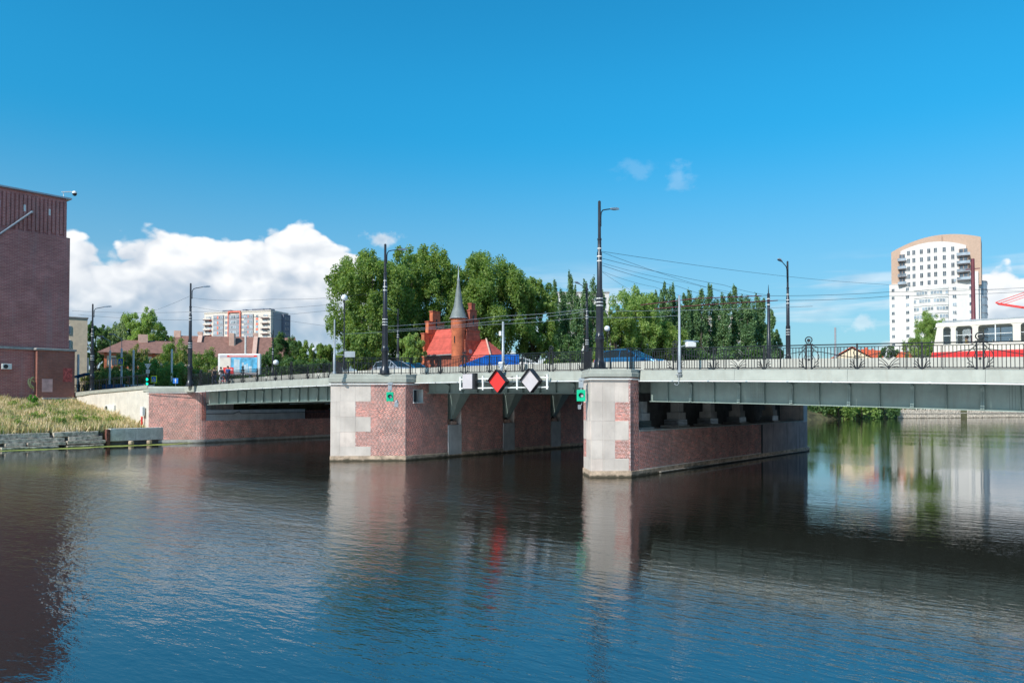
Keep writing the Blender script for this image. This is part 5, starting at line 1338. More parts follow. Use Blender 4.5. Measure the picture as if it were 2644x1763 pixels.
dv = figure('person', 'tram driver in yellow seen through the cab window', (-7.95, 51.7, TZ + .95), R(180), dict(knl=(.4, .1, .55, .07), fol=(.42, .1, .2, .05), knr=(.4, -.1, .55, .07), forr=(.42, -.1, .2, .05), hpl=(0, .09, .62, .1), hpr=(0, -.09, .62, .1), pelvis=(0, 0, .66, .15), waist=(0, 0, .82, .13), chest=(0, 0, 1.02, .15), neck=(0, 0, 1.2, .055), head0=(.02, 0, 1.26, .07), head=(.02, 0, 1.35, .095), crown=(.01, 0, 1.42, .07),
       shl=(0, .19, 1.12, .06), shr=(0, -.19, 1.12, .06), ell=(.12, .24, .9, .045), elr=(.12, -.24, .9, .045), hal=(.34, .2, .86, .035), har=(.34, -.2, .86, .035), tol=(.55, .1, .16, .04), tor=(.55, -.1, .16, .04)), ('hivis', 'cnavy'))
# ------------------------------------------------------------------ trees
G_mid = leafmat('leaves_mid', [(0.035, 0.075, 0.016), (0.085, 0.145, 0.028), (0.15, 0.21, 0.042), (0.24, 0.28, 0.075)])
G_light = leafmat('leaves_light', [(0.07, 0.13, 0.03), (0.13, 0.20, 0.045), (0.20, 0.27, 0.065), (0.30, 0.35, 0.11)])
G_dark = leafmat('leaves_dark', [(0.025, 0.06, 0.02), (0.05, 0.10, 0.028), (0.085, 0.145, 0.04), (0.13, 0.19, 0.055)])
G_olive = leafmat('leaves_olive', [(0.06, 0.085, 0.022), (0.11, 0.14, 0.035), (0.19, 0.205, 0.055), (0.32, 0.28, 0.085)])
G_pop = leafmat('leaves_poplar', [(0.03, 0.07, 0.025), (0.055, 0.11, 0.035), (0.10, 0.165, 0.05), (0.16, 0.23, 0.07)], 0.3)
G_birch = leafmat('leaves_birch', [(0.06, 0.10, 0.035), (0.11, 0.16, 0.06), (0.16, 0.21, 0.08), (0.20, 0.24, 0.10)])
G_grass = leafmat('dry_grass', [(0.10, 0.135, 0.035), (0.25, 0.235, 0.08), (0.41, 0.34, 0.16), (0.52, 0.43, 0.27)], 0.18)

def leaf_cloud(blobs, n, size, droop=0.0, up=0.3):
    """blobs: (x,y,z,rx,rz). leaves gather on the blobs' shells"""
    B = np.array(blobs); wgt = B[:, 3] ** 2 * 0.6 + B[:, 3] * B[:, 4]; wgt /= wgt.sum()
    i = rng.choice(len(B), n, p=wgt); b = B[i]
    d = rng.normal(size=(n, 3)); d[:, 2] += up * 0.8; d /= np.linalg.norm(d, axis=1)[:, None]
    rad = 1.12 * rng.random(n) ** 0.5 + rng.normal(size=n) * 0.08
    c = b[:, :3] + d * np.stack([b[:, 3], b[:, 3], b[:, 4]], 1) * rad[:, None]
    nrm = d * .55 + rng.normal(size=(n, 3)) * 0.75; nrm[:, 2] += 0.35; nrm /= np.linalg.norm(nrm, axis=1)[:, None]
    a = np.cross(nrm, rng.normal(size=(n, 3))); a /= np.linalg.norm(a, axis=1)[:, None] + 1e-9
    if droop: a[:, 2] -= droop; a /= np.linalg.norm(a, axis=1)[:, None]
    e = np.cross(nrm, a); e /= np.linalg.norm(e, axis=1)[:, None] + 1e-9
    s = size * (0.6 + 0.8 * rng.random(n))[:, None]
    return np.stack([c - a * s, c + e * s * .55 + nrm * s * .12, c + a * s, c - e * s * .55 + nrm * s * .12], 1).reshape(-1, 3)
def limb_pts(a, b, k=5, j=.3):
    a, b = Vector(a), Vector(b); out = []
    for i in range(k + 1):
        f = i / k; p = a.lerp(b, f)
        if 0 < i < k: p += Vector((random.uniform(-j, j), random.uniform(-j, j), random.uniform(-j, j) * .4))
        out.append(p)
    return out
def tree(label, px, D, ytop, hw, ybot=1020, crown_bot=None, mt=None, n=9000, leaf=.30, shape='round', name='broadleaf_tree', group='trees behind the bridge', nb=46, cat='tree', trunk_r=.35, zbase=None, gap=.62):
    """px,ytop,hw describe the crown's place; D its distance"""
    b = at(px, ybot, D); sc = D / FPX
    if zbase is not None: b.z = zbase
    zt = H + (1035 - ytop) * sc; zb = H + (1035 - crown_bot) * sc if crown_bot else b.z + (zt - b.z) * .2
    r = hw * sc; t = thing(name, label, cat, b, 0, group)
    cz = (zt + zb) / 2 - b.z; hz = (zt - zb) / 2
    blobs = []; limbs = []
    if shape == 'round':
        nb = int(nb * 3.2); n = int(n * 3.2); leaf = leaf * .57
        for k in range(nb):
            u = rng.normal(size=3); u /= np.linalg.norm(u); q = gap + (1 - gap) * rng.random()
            if rng.random() < .3: q *= rng.random() ** .5
            # fuller above, lobed outline
            rr = r * q * (1.08 if abs(u[2]) < .6 else 1.0)
            br = r * (.085 + .085 * rng.random())
            x, y, z = u[0] * rr * .92, u[1] * rr * .92, cz + np.sign(u[2]) * abs(u[2]) ** .72 * hz * q * .92
            blobs.append((x, y, z, br, br * (1.1 + .9 * rng.random()))); limbs.append((x, y, z))
    elif shape == 'poplar':
        for k in range(nb):
            f = (k + rng.random()) / nb; wv = math.sin(math.pi * min(1, f * .85 + .12)) ** .7
            a = rng.random() * 6.28; q = r * wv * (.35 + .45 * rng.random())
            z = zb - b.z + f * (zt - zb) * .96
            blobs.append((math.cos(a) * q, math.sin(a) * q, z, r * .38 * wv + .12, (zt - zb) * .075)); limbs.append((math.cos(a) * q * .8, math.sin(a) * q * .8, z))
    elif shape == 'bush':
        for k in range(nb):
            u = rng.normal(size=3); u[2] = abs(u[2]) * 1.0 - .2; u /= np.linalg.norm(u); q = .5 + .5 * rng.random()
            blobs.append((u[0] * r * q, u[1] * r * q, (cz - hz) + (u[2] + .2) / 1.2 * 2 * hz * q * .9, r * (.22 + .1 * rng.random()), hz * .3)); limbs.append(blobs[-1][:3])
    elif shape == 'weep':
        for k in range(nb):
            a = rng.random() * 6.28; q = r * rng.random() ** .6 * .9; f = 1 - (q / r) ** 2 * .45
            z = cz - hz + 2 * hz * (f - .12 - .5 * rng.random()); blobs.append((math.cos(a) * q, math.sin(a) * q, z, r * .14, hz * .32)); limbs.append(blobs[-1][:3])
    bl_ = list(blobs)
    # a few tufts that break the outline
    for k in range(nb // 3):
        x, y, z, br, bz = blobs[rng.integers(len(blobs))]; f = 1.14
        bl_.append((x * f, y * f, cz + (z - cz) * 1.06, br * .5, bz * .6))
    V = leaf_cloud(bl_, n, leaf, droop=1.2 if shape == 'weep' else 0)
    grid_faces('crown', V, 4, mt, t, world=False)
    mb = MB(); top_z = cz + (hz * .55 if shape != 'bush' else 0)
    mb.tube(limb_pts((0, 0, -.6), (0, 0, top_z), 6, r * .03), [trunk_r * (1 - .85 * i / 6) for i in range(7)], 8); tr_ = mb.build('trunk', M['bark'], t, world=False)
    if shape in ('round', 'weep', 'bush'):
        mb = MB(); idx = rng.choice(len(limbs), min(16, len(limbs)), replace=False)
        for i in idx:
            x, y, z = limbs[i]; z0 = max(.3, min(top_z * .9, z * random.uniform(.35, .7))); mb.tube(limb_pts((0, 0, z0), (x * .95, y * .95, z), 4, r * .05), [trunk_r * .38, trunk_r * .3, trunk_r * .2, trunk_r * .12, .03], 5)
        tag(mb.build('limbs', M['bark'], tr_, world=False), kind='stuff')
    return t

GT = H - 0.6
PF = 1
tree('middle tree of the tall row, between lamp post and stepped gable', 1035, 119, 636, 66, crown_bot=935, mt=G_mid, n=9000, leaf=.30, nb=40, trunk_r=.4, zbase=GT)
tree('leftmost big tree of the tall row, thin crown over the lamp post', 958, 112, 638, 112, crown_bot=935, mt=G_mid, n=17000, leaf=.30, nb=60, trunk_r=.55, zbase=GT)
tree('tallest broad tree of the row, behind the stepped gable', 1100, 124, 622, 104, crown_bot=935, mt=G_mid, n=20000, leaf=.32, nb=64, trunk_r=.6, zbase=GT)
tree('broad tree right of the slate spire', 1265, 124, 652, 112, crown_bot=935, mt=G_mid, n=20000, leaf=.32, nb=64, trunk_r=.6, zbase=GT)
tree('lower rounded tree at the right end of the big group', 1378, 128, 712, 66, crown_bot=940, mt=G_mid, n=11000, leaf=.32, nb=44, trunk_r=.5, zbase=GT)
tree('slim side crown filling between the two tallest trees', 1180, 134, 690, 70, crown_bot=935, mt=G_dark, n=9000, leaf=.32, nb=40, zbase=GT)
tree('light green young tree touching the left wall of the red house', 1060, 101, 858, 38, crown_bot=955, mt=G_light, n=5000, leaf=.20, nb=26, trunk_r=.15, zbase=GT)
tree('low leafy tree behind the large pier lamp', 930, 104, 850, 66, crown_bot=965, mt=G_mid, n=7000, leaf=.25, nb=36, trunk_r=.25, zbase=GT)
tree('bushy tree behind the silver car', 1010, 118, 830, 50, crown_bot=960, mt=G_dark, n=6000, leaf=.26, nb=30, trunk_r=.25, zbase=GT)
NUMW = ['first', 'second', 'third', 'fourth', 'fifth', 'sixth', 'seventh', 'eighth', 'ninth', 'tenth', 'eleventh', 'twelfth', 'thirteenth', 'fourteenth', 'fifteenth', 'sixteenth', 'seventeenth', 'eighteenth', 'nineteenth', 'twentieth', 'twenty-first', 'twenty-second', 'twenty-third', 'twenty-fourth', 'twenty-fifth', 'twenty-sixth', 'twenty-seventh', 'twenty-eighth']
pops = [(1430, 722, 15), (1450, 745, 13), (1469, 706, 17), (1488, 742, 13), (1510, 722, 14), (1531, 716, 17), (1552, 735, 14), (1690, 752, 14), (1705, 748, 14), (1718, 727, 14), (1735, 733, 14), (1753, 775, 13), (1768, 758, 14), (1781, 748, 14), (1797, 770, 13), (1811, 745, 15), (1834, 733, 16),
        (1851, 772, 13), (1869, 757, 15), (1894, 735, 17), (1915, 762, 15), (1932, 764, 15), (1954, 759, 17), (1972, 770, 14), (1992, 800, 13), (2004, 852, 12)]
for i, (px, yt, hw) in enumerate(pops):
    tree('%s poplar from the left in the row of tall dark poplars' % NUMW[i], px, 172 + (i % 3) * 5, yt, hw * 1.45, crown_bot=955, mt=G_pop, n=8000, leaf=.21, shape='poplar', name='poplar_tree', group='row of poplars behind the bridge', nb=34, trunk_r=.3, zbase=GT)
tree('broad light tree with ragged top in front of the poplars', 1640, 142, 735, 74, crown_bot=935, mt=G_light, n=11000, leaf=.30, nb=46, zbase=GT, gap=.5)
tree('rounded green tree right of the nearest lamp', 1590, 138, 790, 52, crown_bot=940, mt=G_mid, n=7000, leaf=.28, nb=36, zbase=GT)
tree('dense low tree in front of the poplars, left of the light mast', 1705, 145, 830, 62, crown_bot=940, mt=G_mid, n=8000, leaf=.28, nb=36, zbase=GT)
for i, (px, yt, hw, g) in enumerate([(1480, 860, 40, G_dark), (1780, 868, 48, G_dark), (1850, 880, 46, G_pop), (1920, 872, 46, G_dark), (1975, 885, 30, G_pop), (1425, 880, 30, G_mid), (1545, 885, 34, G_light)]):
    tree('%s low bush from the left at the foot of the poplars' % ['second', 'fifth', 'sixth', 'seventh', 'last', 'first', 'fourth'][i], px, 150, yt, hw, crown_bot=965, mt=g, n=4500, leaf=.28, shape='bush', name='bush', group='bushes under the poplars', nb=26, cat='bush', trunk_r=.12, zbase=GT)
# left bank
tree('dark tree directly behind the cream house at left', 245, 172, 815, 34, crown_bot=1000, mt=G_dark, n=6000, leaf=.32, nb=34, zbase=GT)
tree('pale drooping birch left of the bright maple', 318, 178, 812, 46, crown_bot=935, mt=G_birch, n=8000, leaf=.26, shape='weep', nb=56, zbase=GT)
tree('bright green maple rising over the small brown roof', 372, 176, 792, 48, crown_bot=925, mt=G_light, n=8000, leaf=.32, nb=36, zbase=GT, gap=.5)
tree('small dark tree right of the maple', 420, 184, 850, 24, crown_bot=925, mt=G_dark, n=3500, leaf=.32, nb=24, zbase=GT)
tree('dark tree behind the small brown roof', 330, 186, 850, 80, crown_bot=960, mt=G_dark, n=7000, leaf=.34, nb=40, zbase=GT)
st = [(255, 966, 36, 116, G_olive), (300, 948, 34, 125, G_olive), (430, 905, 40, 128, G_olive), (480, 905, 40, 125, G_olive), (275, 958, 36, 118, G_olive), (315, 960, 36, 116, G_olive), (352, 890, 40, 124, G_olive), (392, 930, 40, 120, G_mid), (400, 955, 42, 114, G_olive), (456, 872, 40, 126, G_mid), (455, 935, 42, 112, G_light), (505, 950, 40, 112, G_olive), (535, 905, 46, 122, G_mid), (430, 960, 36, 120, G_dark), (590, 955, 50, 124, G_dark), (650, 960, 50, 124, G_dark)]
for i, (px, yt, hw, D, g) in enumerate(st):
    tree('%s small street tree from the left along the far road' % NUMW[sorted(range(len(st)), key=lambda k: st[k][0]).index(i)], px, D, yt - 4, hw * 1.15, crown_bot=1022, mt=g, n=4200, leaf=.20, name='street_tree', group='small street trees on the left bank', nb=34, trunk_r=.12, zbase=H)
dk = [(700, 905, 42, 128, G_dark), (735, 858, 46, 132, G_dark), (775, 872, 36, 134, G_mid), (800, 895, 36, 130, G_mid), (838, 885, 34, 128, G_mid), (830, 925, 44, 122, G_dark), (760, 930, 50, 122, G_dark)]
for i, (px, yt, hw, D, g) in enumerate(dk):
    tree('%s dark bushy tree from the left, right of the billboard' % NUMW[sorted(range(len(dk)), key=lambda k: dk[k][0]).index(i)], px, D, yt, hw, crown_bot=990, mt=g, n=5200, leaf=.24, name='bushy_tree', group='dark bushy trees right of the billboard', nb=32, trunk_r=.2, zbase=H)
tree('light tree in front of the white tower behind the tram nose', 2405, 218, 800, 44, crown_bot=930, mt=G_light, n=7000, leaf=.26, nb=34, zbase=GT, gap=.45)
tree('lower leafy tree left of the tram nose', 2372, 214, 862, 40, crown_bot=940, mt=G_light, n=5000, leaf=.26, nb=28, zbase=GT)
tree('small dark round tree between the red roofs', 2293, 212, 893, 26, crown_bot=945, mt=G_dark, n=3000, leaf=.25, nb=20, zbase=GT)
# far bank below and behind the girder
fb = [(2110, 930, 44), (2165, 925, 46), (2225, 932, 42), (2280, 945, 40), (2335, 950, 40), (2395, 942, 46), (2450, 950, 44), (2510, 945, 46), (2570, 948, 46), (2630, 940, 48), (2700, 935, 50), (2780, 930, 60)]
for i, (px, yt, hw) in enumerate(fb):
    D = 179 + max(0, (px - 2200)) * .12
    tree('%s leafy tree from the left on the far bank under the girder' % NUMW[i], px, D + (4 if px < 2290 else 14), yt, hw, crown_bot=1076, mt=[G_dark, G_mid, G_light][i % 3], n=4200, leaf=.30, shape='bush', name='bank_tree', group='trees on the far bank', nb=34, trunk_r=.2, zbase=1.0)
# pile wall on the far bank
pw = thing('pile_wall', 'weathered grey timber pile wall along the far bank', 'pile wall', at(2430, 1078, 200))
PLM = mesh_of(MB().prism([(.17 * math.cos(R(a)), .17 * math.sin(R(a))) for a in range(0, 360, 60)], -1.0, 1.0), 'pile', M['timber'])
k = 0
for px in np.arange(2318, 2650, 3.4):
    if 2478 < px < 2496: continue
    w_b = None; X = (px - 1322) / FPX
    D = 4.36 * FPX / (1079 - 0.0085 * (px - 2318) - 1035 + .6); a = at(px, 1035, D)
    o = inst(PLM, 'pile', pw, (a.x, a.y, 0.0), (1, 1, random.uniform(2.0, 2.45))); k += 1
mb = MB()
a, b = at(2318, 1035, 4.36 * FPX / 44.6), at(2650, 1035, 4.36 * FPX / 41.8); mb.tube([(a.x, a.y - .25, 1.2), (b.x, b.y - .25, 1.2)], .09, 5); mb.build('waling', M['timber'], pw)
# weeds, grass, pond weed
n = 52000
S = -78.1 - 20 * rng.random(n) ** .9; Wv = 9 + 26.8 * rng.random(n)
Z = np.array([ground_z(float(a), float(b)) for a, b in zip(S, Wv)])
def clump(s, w): return 0.5 + 0.5 * np.sin(s * 1.3 + 2.1 * np.sin(w * .7)) * np.cos(w * 1.1 + np.sin(s * .9))
cl = clump(S, Wv); hgt_ = (0.30 + 0.70 * cl * rng.random(n) + 0.25 * rng.random(n))
ang = rng.random(n) * 6.28; lean = rng.normal(size=(n, 2)) * .22 * hgt_[:, None]; wd = .035 + .03 * rng.random(n)
dx, dy = np.cos(ang) * wd, np.sin(ang) * wd
p0 = np.stack([S - dx, Wv - dy, Z - .05], 1); p1 = np.stack([S + dx, Wv + dy, Z - .05], 1)
m1 = np.stack([S + dx * .8 + lean[:, 0] * .5, Wv + dy * .8 + lean[:, 1] * .5, Z + hgt_ * .6], 1); tp = np.stack([S + lean[:, 0], Wv + lean[:, 1], Z + hgt_], 1)
V = np.stack([p0, p1, m1, tp], 1).reshape(-1, 3)
tag(grid_faces('wild_grass', V, 4, G_grass), 'tall dry weeds and grass on the bank below the warehouse', 'grass', kind='stuff')
V = leaf_cloud([(-78.6 - 18 * random.random(), 10 + 25 * random.random(), 0, .5, .3) for _ in range(150)], 9000, .07)
V = V.reshape(-1, 4, 3); cz_ = V.mean(1); zz = np.array([ground_z(min(-78.3, float(a)), min(35.8, float(b))) for a, b in cz_[:, :2]]); V[:, :, 2] += (zz + .25)[:, None]
VV = []
for _ in range(34):
    s_, w_ = -78.6 - 17 * random.random(), 13 + 22 * random.random(); r_ = .35 + .55 * random.random(); z_ = ground_z(s_, w_)
    VV.append(leaf_cloud([(s_ + random.uniform(-r_, r_), w_ + random.uniform(-r_, r_), z_ + .35 + .3 * random.random(), r_ * .6, .4) for _k in range(5)], 260, .09))
tag(grid_faces('green_weeds', np.concatenate(VV), 4, G_mid), 'dark green weed clumps scattered in the dry grass', 'weeds', kind='stuff')
tag(grid_faces('weed_heads', V.reshape(-1, 3), 4, G_light), 'pale green weed heads among the dry grass', 'weeds', kind='stuff')
tree('bright green sapling against the warehouse wall', 82, 82.5, 1018, 14, crown_bot=1050, mt=leafmat('sapling', [(0.04, 0.13, 0.02), (0.08, 0.22, 0.03), (0.12, 0.28, 0.05)]), n=1400, leaf=.10, shape='round', name='sapling', nb=14, trunk_r=.03, zbase=3.6, cat='sapling', group=None)
mb = MB(); N_ = 60; vs = []
for i in range(N_ + 1):
    w = 12 + i * (41 - 12) / N_; c = -76.2 - .35 * math.sin(i * .35) + (0.02 * (i - 30)); hw_ = (1.0 + .5 * math.sin(i * .8) * random.random()) * (1 if w < 36 else max(.05, (41 - w) / 5))
    vs += [(c - hw_ - random.random() * .25, w, .012), (c + hw_ + random.random() * .25, w, .012)]
mb.add(vs, [(i * 2, i * 2 + 1, i * 2 + 3, i * 2 + 2) for i in range(N_)])
tag(mb.build('pond_weed', mat('pond_weed', (0.30, 0.34, 0.07), 0.8, var=.3, vscale=3, bump=.01, fine=.3, bscale=9)), 'yellow green strip of floating pond weed along the quay', 'pond weed', kind='stuff')

# ------------------------------------------------------------------ warehouse at left
WS = -97.8
wb = thing('warehouse', 'huge windowless brick warehouse cut by the left picture edge', 'warehouse', (WS - 12, 10, 3))
ZT = 28.3; WE = 35.4
mb = MB(); mb.box((WS - 26, -25, 1), (WS, WE, ZT - 4.6)); mb.build('wall', M['wall'], wb)
# frieze of vertical ribs with slots
mb = MB(); mb.box((WS - 26, -25, ZT - 4.599), (WS - .22, WE - .35, ZT)); mb.build('frieze_wall', M['wall'], wb)
RIBM = mesh_of(MB().box((0, -.14, -.5), (.14, .14, .5)), 'rib', M['wall'])
w = WE - .5; i = 0
while w > -2 and i < 110:
    tall = (i % 6) not in (3,)
    inst(RIBM, 'rib', wb, (WS - .225, w, ZT - 2.35 - (0 if i % 2 else .15)), (1, 1, 3.9 if i % 2 else 4.2)); w -= .42; i += 1
w = WE - 2.2
for i in range(10):
    mb = MB(); mb.box((WS - .5, w - .10, ZT - 2.3), (WS - .06, w + .10, ZT - 1.55)); mb.build('slot_light', M['white'], wb); w -= 2.55
mb = MB(); mb.box((WS - 26, -25, ZT), (WS + .12, WE + .12, ZT + .18)); mb.build('roof_edge', M['galv'], wb)
ledge_z = at(100, 897.5, 87).z
mb = MB(); mb.box((WS, -25, ledge_z - .28), (WS + .22, WE - 1.3, ledge_z)); mb.build('cornice', M['conc'], wb)
mb = MB(); mb.box((WS + .001, WE - 3.6, 1), (WS + .9, WE + .35, ledge_z - .3)); mb.build('pilaster', M['wallred'], wb)
mb = MB(); mb.box((WS + .001, WE - 3.8, ledge_z - .299), (WS + 1.1, WE + .5, ledge_z - .05)); mb.build('pilaster_cap', M['conc'], wb, bevel=.05)
# slanted pipe on the wall
a = 97.8
def onwall(px, y, dpt=0.0):
    X = (px - 1322) / FPX; s = WS + dpt; w = -s * (CS + SN * X) / (SN - CS * X); D = -s * SN + w * CS
    return (s, w, H + (1035 - y) * D / FPX)
mb = MB(); mb.tube([onwall(76, 545, .15), onwall(-20, 612, .15)], .11, 8); mb.tube([onwall(76, 545, .0), onwall(76, 545, .2)], .16, 8); mb.build('pipe', M['galv'], wb)
p_ = onwall(16, 946, .45)
mb = MB(); mb.cbox(p_, (.35, .95, .62)); ac = mb.build('air_conditioner', M['white'], wb, bevel=.03)
mb = MB(); mb.tube([(p_[0] + .18, p_[1] - .12, p_[2]), (p_[0] + .20, p_[1] - .12, p_[2])], .23, 16); mb.build('fan_grille', M['black'], ac)
mb = MB(); q0 = onwall(98, 1029, .0); q1 = onwall(170, 1027, .0)
mb.box((WS, q0[1], q0[2] - .1), (WS + 1.6, WE + .2, q0[2] + .12)); mb.build('loading_ledge', M['conc'], wb, bevel=.03)
mb = MB(); mb.box((WS + .002, q0[1], q0[2] - 1.4), (WS + .95, WE - .1, q0[2] - .11)); mb.build('dark_opening', M['black'], wb)
def scribble(pts, r, mt, name='graffiti'):
    mb = MB(); curl(mb, [onwall(x, y, .012) for x, y in pts], r, 4); mb.build(name, M[mt], wb)
scribble([(88, 985), (76, 978), (73, 988), (80, 1000), (92, 998), (96, 985), (84, 974), (78, 990), (90, 1002)], .085, 'graf1')
scribble([(96, 982), (104, 976), (108, 986), (100, 994), (94, 1000), (86, 1006), (98, 1004), (106, 998), (96, 1008)], .085, 'graf1')
scribble([(84, 1012), (96, 1002), (104, 1008), (92, 1014), (86, 1008)], .07, 'graf3')
def wallpatch(px0, px1, y0, y1, mt, d=.008, name='painted_patch'):
    a, b = onwall(px0, y0, d), onwall(px1, y1, d); mb = MB(); mb.box((WS + d * .5, a[1], a[2]), (WS + d, b[1], b[2])); mb.build(name, M[mt], wb)
wallpatch(104, 134, 993, 1004, 'graf2')
mb = MB(); mb.box((WS + .901, WE - 3.1, 5.4), (WS + .908, WE - 2.0, 6.9)); mb.build('painted_patch', M['graf3'], wb)
mb = MB(); mb.box((WS + .901, WE - .9, 6.6), (WS + .907, WE + .1, 8.2)); mb.build('painted_patch', M['graf2'], wb)
rc = thing('security_camera', 'white dome camera on the corner of the warehouse roof', 'camera', (WS, WE - .5, ZT + .18))
mb = MB(); mb.tube([(WS - .2, WE - .7, ZT + .1), (WS - .2, WE - .7, ZT + .8)], .04, 5); mb.tube([(WS - .2, WE - .9, ZT + .75), (WS, WE + .1, ZT + .95)], .06, 6); mb.build('bracket', M['white'], rc)
mb = MB(); mb.ball((WS + .1, WE + .4, ZT + .75), .25, 10); mb.build('dome', M['black'], rc, smooth=True); mb = MB(); mb.lathe((WS + .1, WE + .4, ZT + .8), [(.28, 0), (.26, .16), (.15, .28)], 12); mb.build('housing', M['white'], rc, smooth=True)

# ------------------------------------------------------------------ building helpers
WINM = {}
def winmesh(frame, glass):
    key = (frame, glass)
    if key not in WINM:
        mb = MB(); mb.box((-.5, -.06, -.5), (.5, .0, .5), 0)
        me = bpy.data.meshes.new('window'); me.from_pydata(mb.v, [], mb.f); me.materials.append(M[frame]); me.update()
        mb2 = MB()
        for a, b in ((-.44, -.03), (.03, .44)): mb2.box((a, -.075, -.44), (b, -.062, .44))
        me2 = bpy.data.meshes.new('pane'); me2.from_pydata(mb2.v, [], mb2.f); me2.materials.append(M[glass]); me2.update(); WINM[key] = (me, me2)
    return WINM[key]
def window(parent, x, y, z, w, h, rz=0.0, frame='white', glass='winglass', depth=1.0):
    """local to the building; the window looks to local -y turned by rz"""
    a, b = winmesh(frame, glass)
    o = bpy.data.objects.new('window', a); COL.objects.link(o); o.parent = parent; o.location = (x, y, z); o.scale = (w, 1.5 * depth, h); o.rotation_euler = (0, 0, rz)
    p = bpy.data.objects.new('pane', b); COL.objects.link(p); p.parent = o
    return o
def bld(name, label, cat, px, D, rz, ybase=1000, zb=None, group=None):
    b = at(px, ybase, D); b.z = H - 0.8 if zb is None else zb
    return thing(name, label, cat, b, rz, group)
def lb(t, name, a, b, mt, **k):
    mb = MB(); mb.box(a, b); return mb.build(name, M[mt], t, world=False, **k)

# cream house behind the warehouse
Dc = 116; t = bld('house', 'tall plain cream house squeezed beside the warehouse', 'house', 224, Dc, YAW + R(33))
zt = H + (1035 - 822) * Dc / FPX - t.location.z; u = Dc / FPX
lb(t, 'wall', (-9, 0, 0), (0, 10, zt), 'cream'); lb(t, 'roof_edge', (-9.1, -.12, zt), (.12, 10, zt + .16), 'conc'); lb(t, 'side_strip', (.001, .05, 0), (.25, .3, zt - 6), 'galv')
for r in range(4):
    for c in range(3): window(t, -2.75 - c * 2.6, -.002, zt - (852 - 822) * u * 1.05 - r * 2.15, 1.05, 1.35, 0, 'white', 'winglass')
# red and cream corner house with a hipped roof
D1 = 150; t = bld('house', 'red and cream trimmed house with low brown hipped roof', 'house', 268, D1, YAW + R(24)); u = D1 / FPX
ze = H + (1035 - 908) * u - t.location.z; zr = H + (1035 - 877) * u - t.location.z; Lh = 206 * u
lb(t, 'wall', (0, 0, 0), (Lh, 9, ze), 'cream')
mb = MB(); mb.add([(-1.2, -.8, ze - .1), (Lh + 3, -.8, ze - .1), (Lh + 3, 9.8, ze - .1), (-1.2, 9.8, ze - .1), (3.3, 4.5, zr + .4), (Lh + 3, 4.5, zr + .4)], [(0, 1, 5, 4), (1, 2, 5), (2, 3, 4, 5), (3, 0, 4), (3, 2, 1, 0)]); rf = mb.build('roof', M['browntile'], t, world=False)
lb(t, 'chimney', (Lh * .37, 3.6, zr - .6), (Lh * .37 + 1.8, 4.6, zr + 1.6), 'pink')
for x in (0, 3.2, 5.2, 8.6, 12.2): lb(t, 'pilaster', (x - .02, -.12, 0), (x + .45, -.002, ze - .15), 'castle')
for z in (ze - .7, ze - 3.2, ze - 6.4): lb(t, 'string_course', (.46, -.09, z), (Lh, -.001, z + .35), 'castle')
for x in (1.8, 4.2, 7.0, 10.4, 13.6):
    for z in (ze - 1.9, ze - 5.0): window(t, x, -.03, z, 1.0, 1.6, 0, 'castle', 'winglass')
# long brown roofs with pink party walls
D2 = 168; t = bld('house', 'long terrace house under brown tiled roofs with pink gable copings', 'house', 500, D2, YAW + R(14)); u = D2 / FPX
zr = H + (1035 - 860) * u - t.location.z; ze = H + (1035 - 928) * u - t.location.z; L2 = 20.5
lb(t, 'wall', (-6, 0, 0), (L2, 10, ze), 'pink')
mb = MB(); mb.add([(-9.5, -.8, ze - .1), (L2 + 1, -.8, ze - .1), (L2 + 1, 10.8, ze - .1), (-9.5, 10.8, ze - .1), (-4.5, 5, zr - .2), (L2 + 1, 5, zr - .2)], [(0, 1, 5, 4), (1, 2, 5), (2, 3, 4, 5), (3, 0, 4), (3, 2, 1, 0)]); rf = mb.build('roof', M['browntile'], t, world=False)
for x in (.2, 12.2):
    mb = MB(); mb.extr([(x, -.9, ze - .2), (x, -.9, ze + .5), (x, 5, zr + .5), (x, 5, zr - .3)], (.9, 0, 0)); mb.build('party_wall', M['pink'], t, world=False); lb(t, 'party_wall_head', (x - .2, 4.5, zr + .1), (x + .9, 5.5, zr + .75), 'pink')
lb(t, 'chimney', (7.0, 2.7, zr - 3.0), (8.1, 3.9, zr + .45), 'pink', bevel=.03); lb(t, 'chimney_shade', (8.101, 2.8, zr - 3.0), (8.3, 3.8, zr + .3), 'conc')
lb(t, 'chimney', (-5, 4.6, zr - 1), (-3.6, 5.4, zr + .9), 'pink')
for x in (-3, 0, 3, 6, 9, 13, 16, 19): window(t, x, -.03, ze - 1.6, 1.1, 1.5, 0, 'white', 'winglass')
# orange and grey apartment block
D3 = 405; rz3 = YAW + R(0); cpt = at(698, 1000, D3); t = thing('apartment_block', 'cream and grey apartment block with orange panels, far left', 'apartment block', (cpt.x, cpt.y, H), YAW - R(17)); u = D3 / FPX
zt = (1035 - 802) * u; fl = 2.82; wA = 42.5
lb(t, 'wall', (-wA, 0, -4), (0, 16, zt), 'acream'); lb(t, 'roof_edge', (-wA - .2, -.3, zt), (.2, 16.2, zt + .5), 'acream')
for x, w_ in ((-33, 5), (-14, 7), (-6, 3), (-20, 2)): lb(t, 'roof_hut', (x, 3, zt + .501), (x + w_, 8, zt + 1.8), 'adark')
def bay(x0, x1, mt, d=.5): return lb(t, 'bay', (x0, -d, -4), (x1, -.001, zt - 1.3), mt)
bay(-36.3, -29.8, 'agrey'); bay(-16.6, -10.8, 'agrey'); bay(-26.2, -19.2, 'agrey', .6)
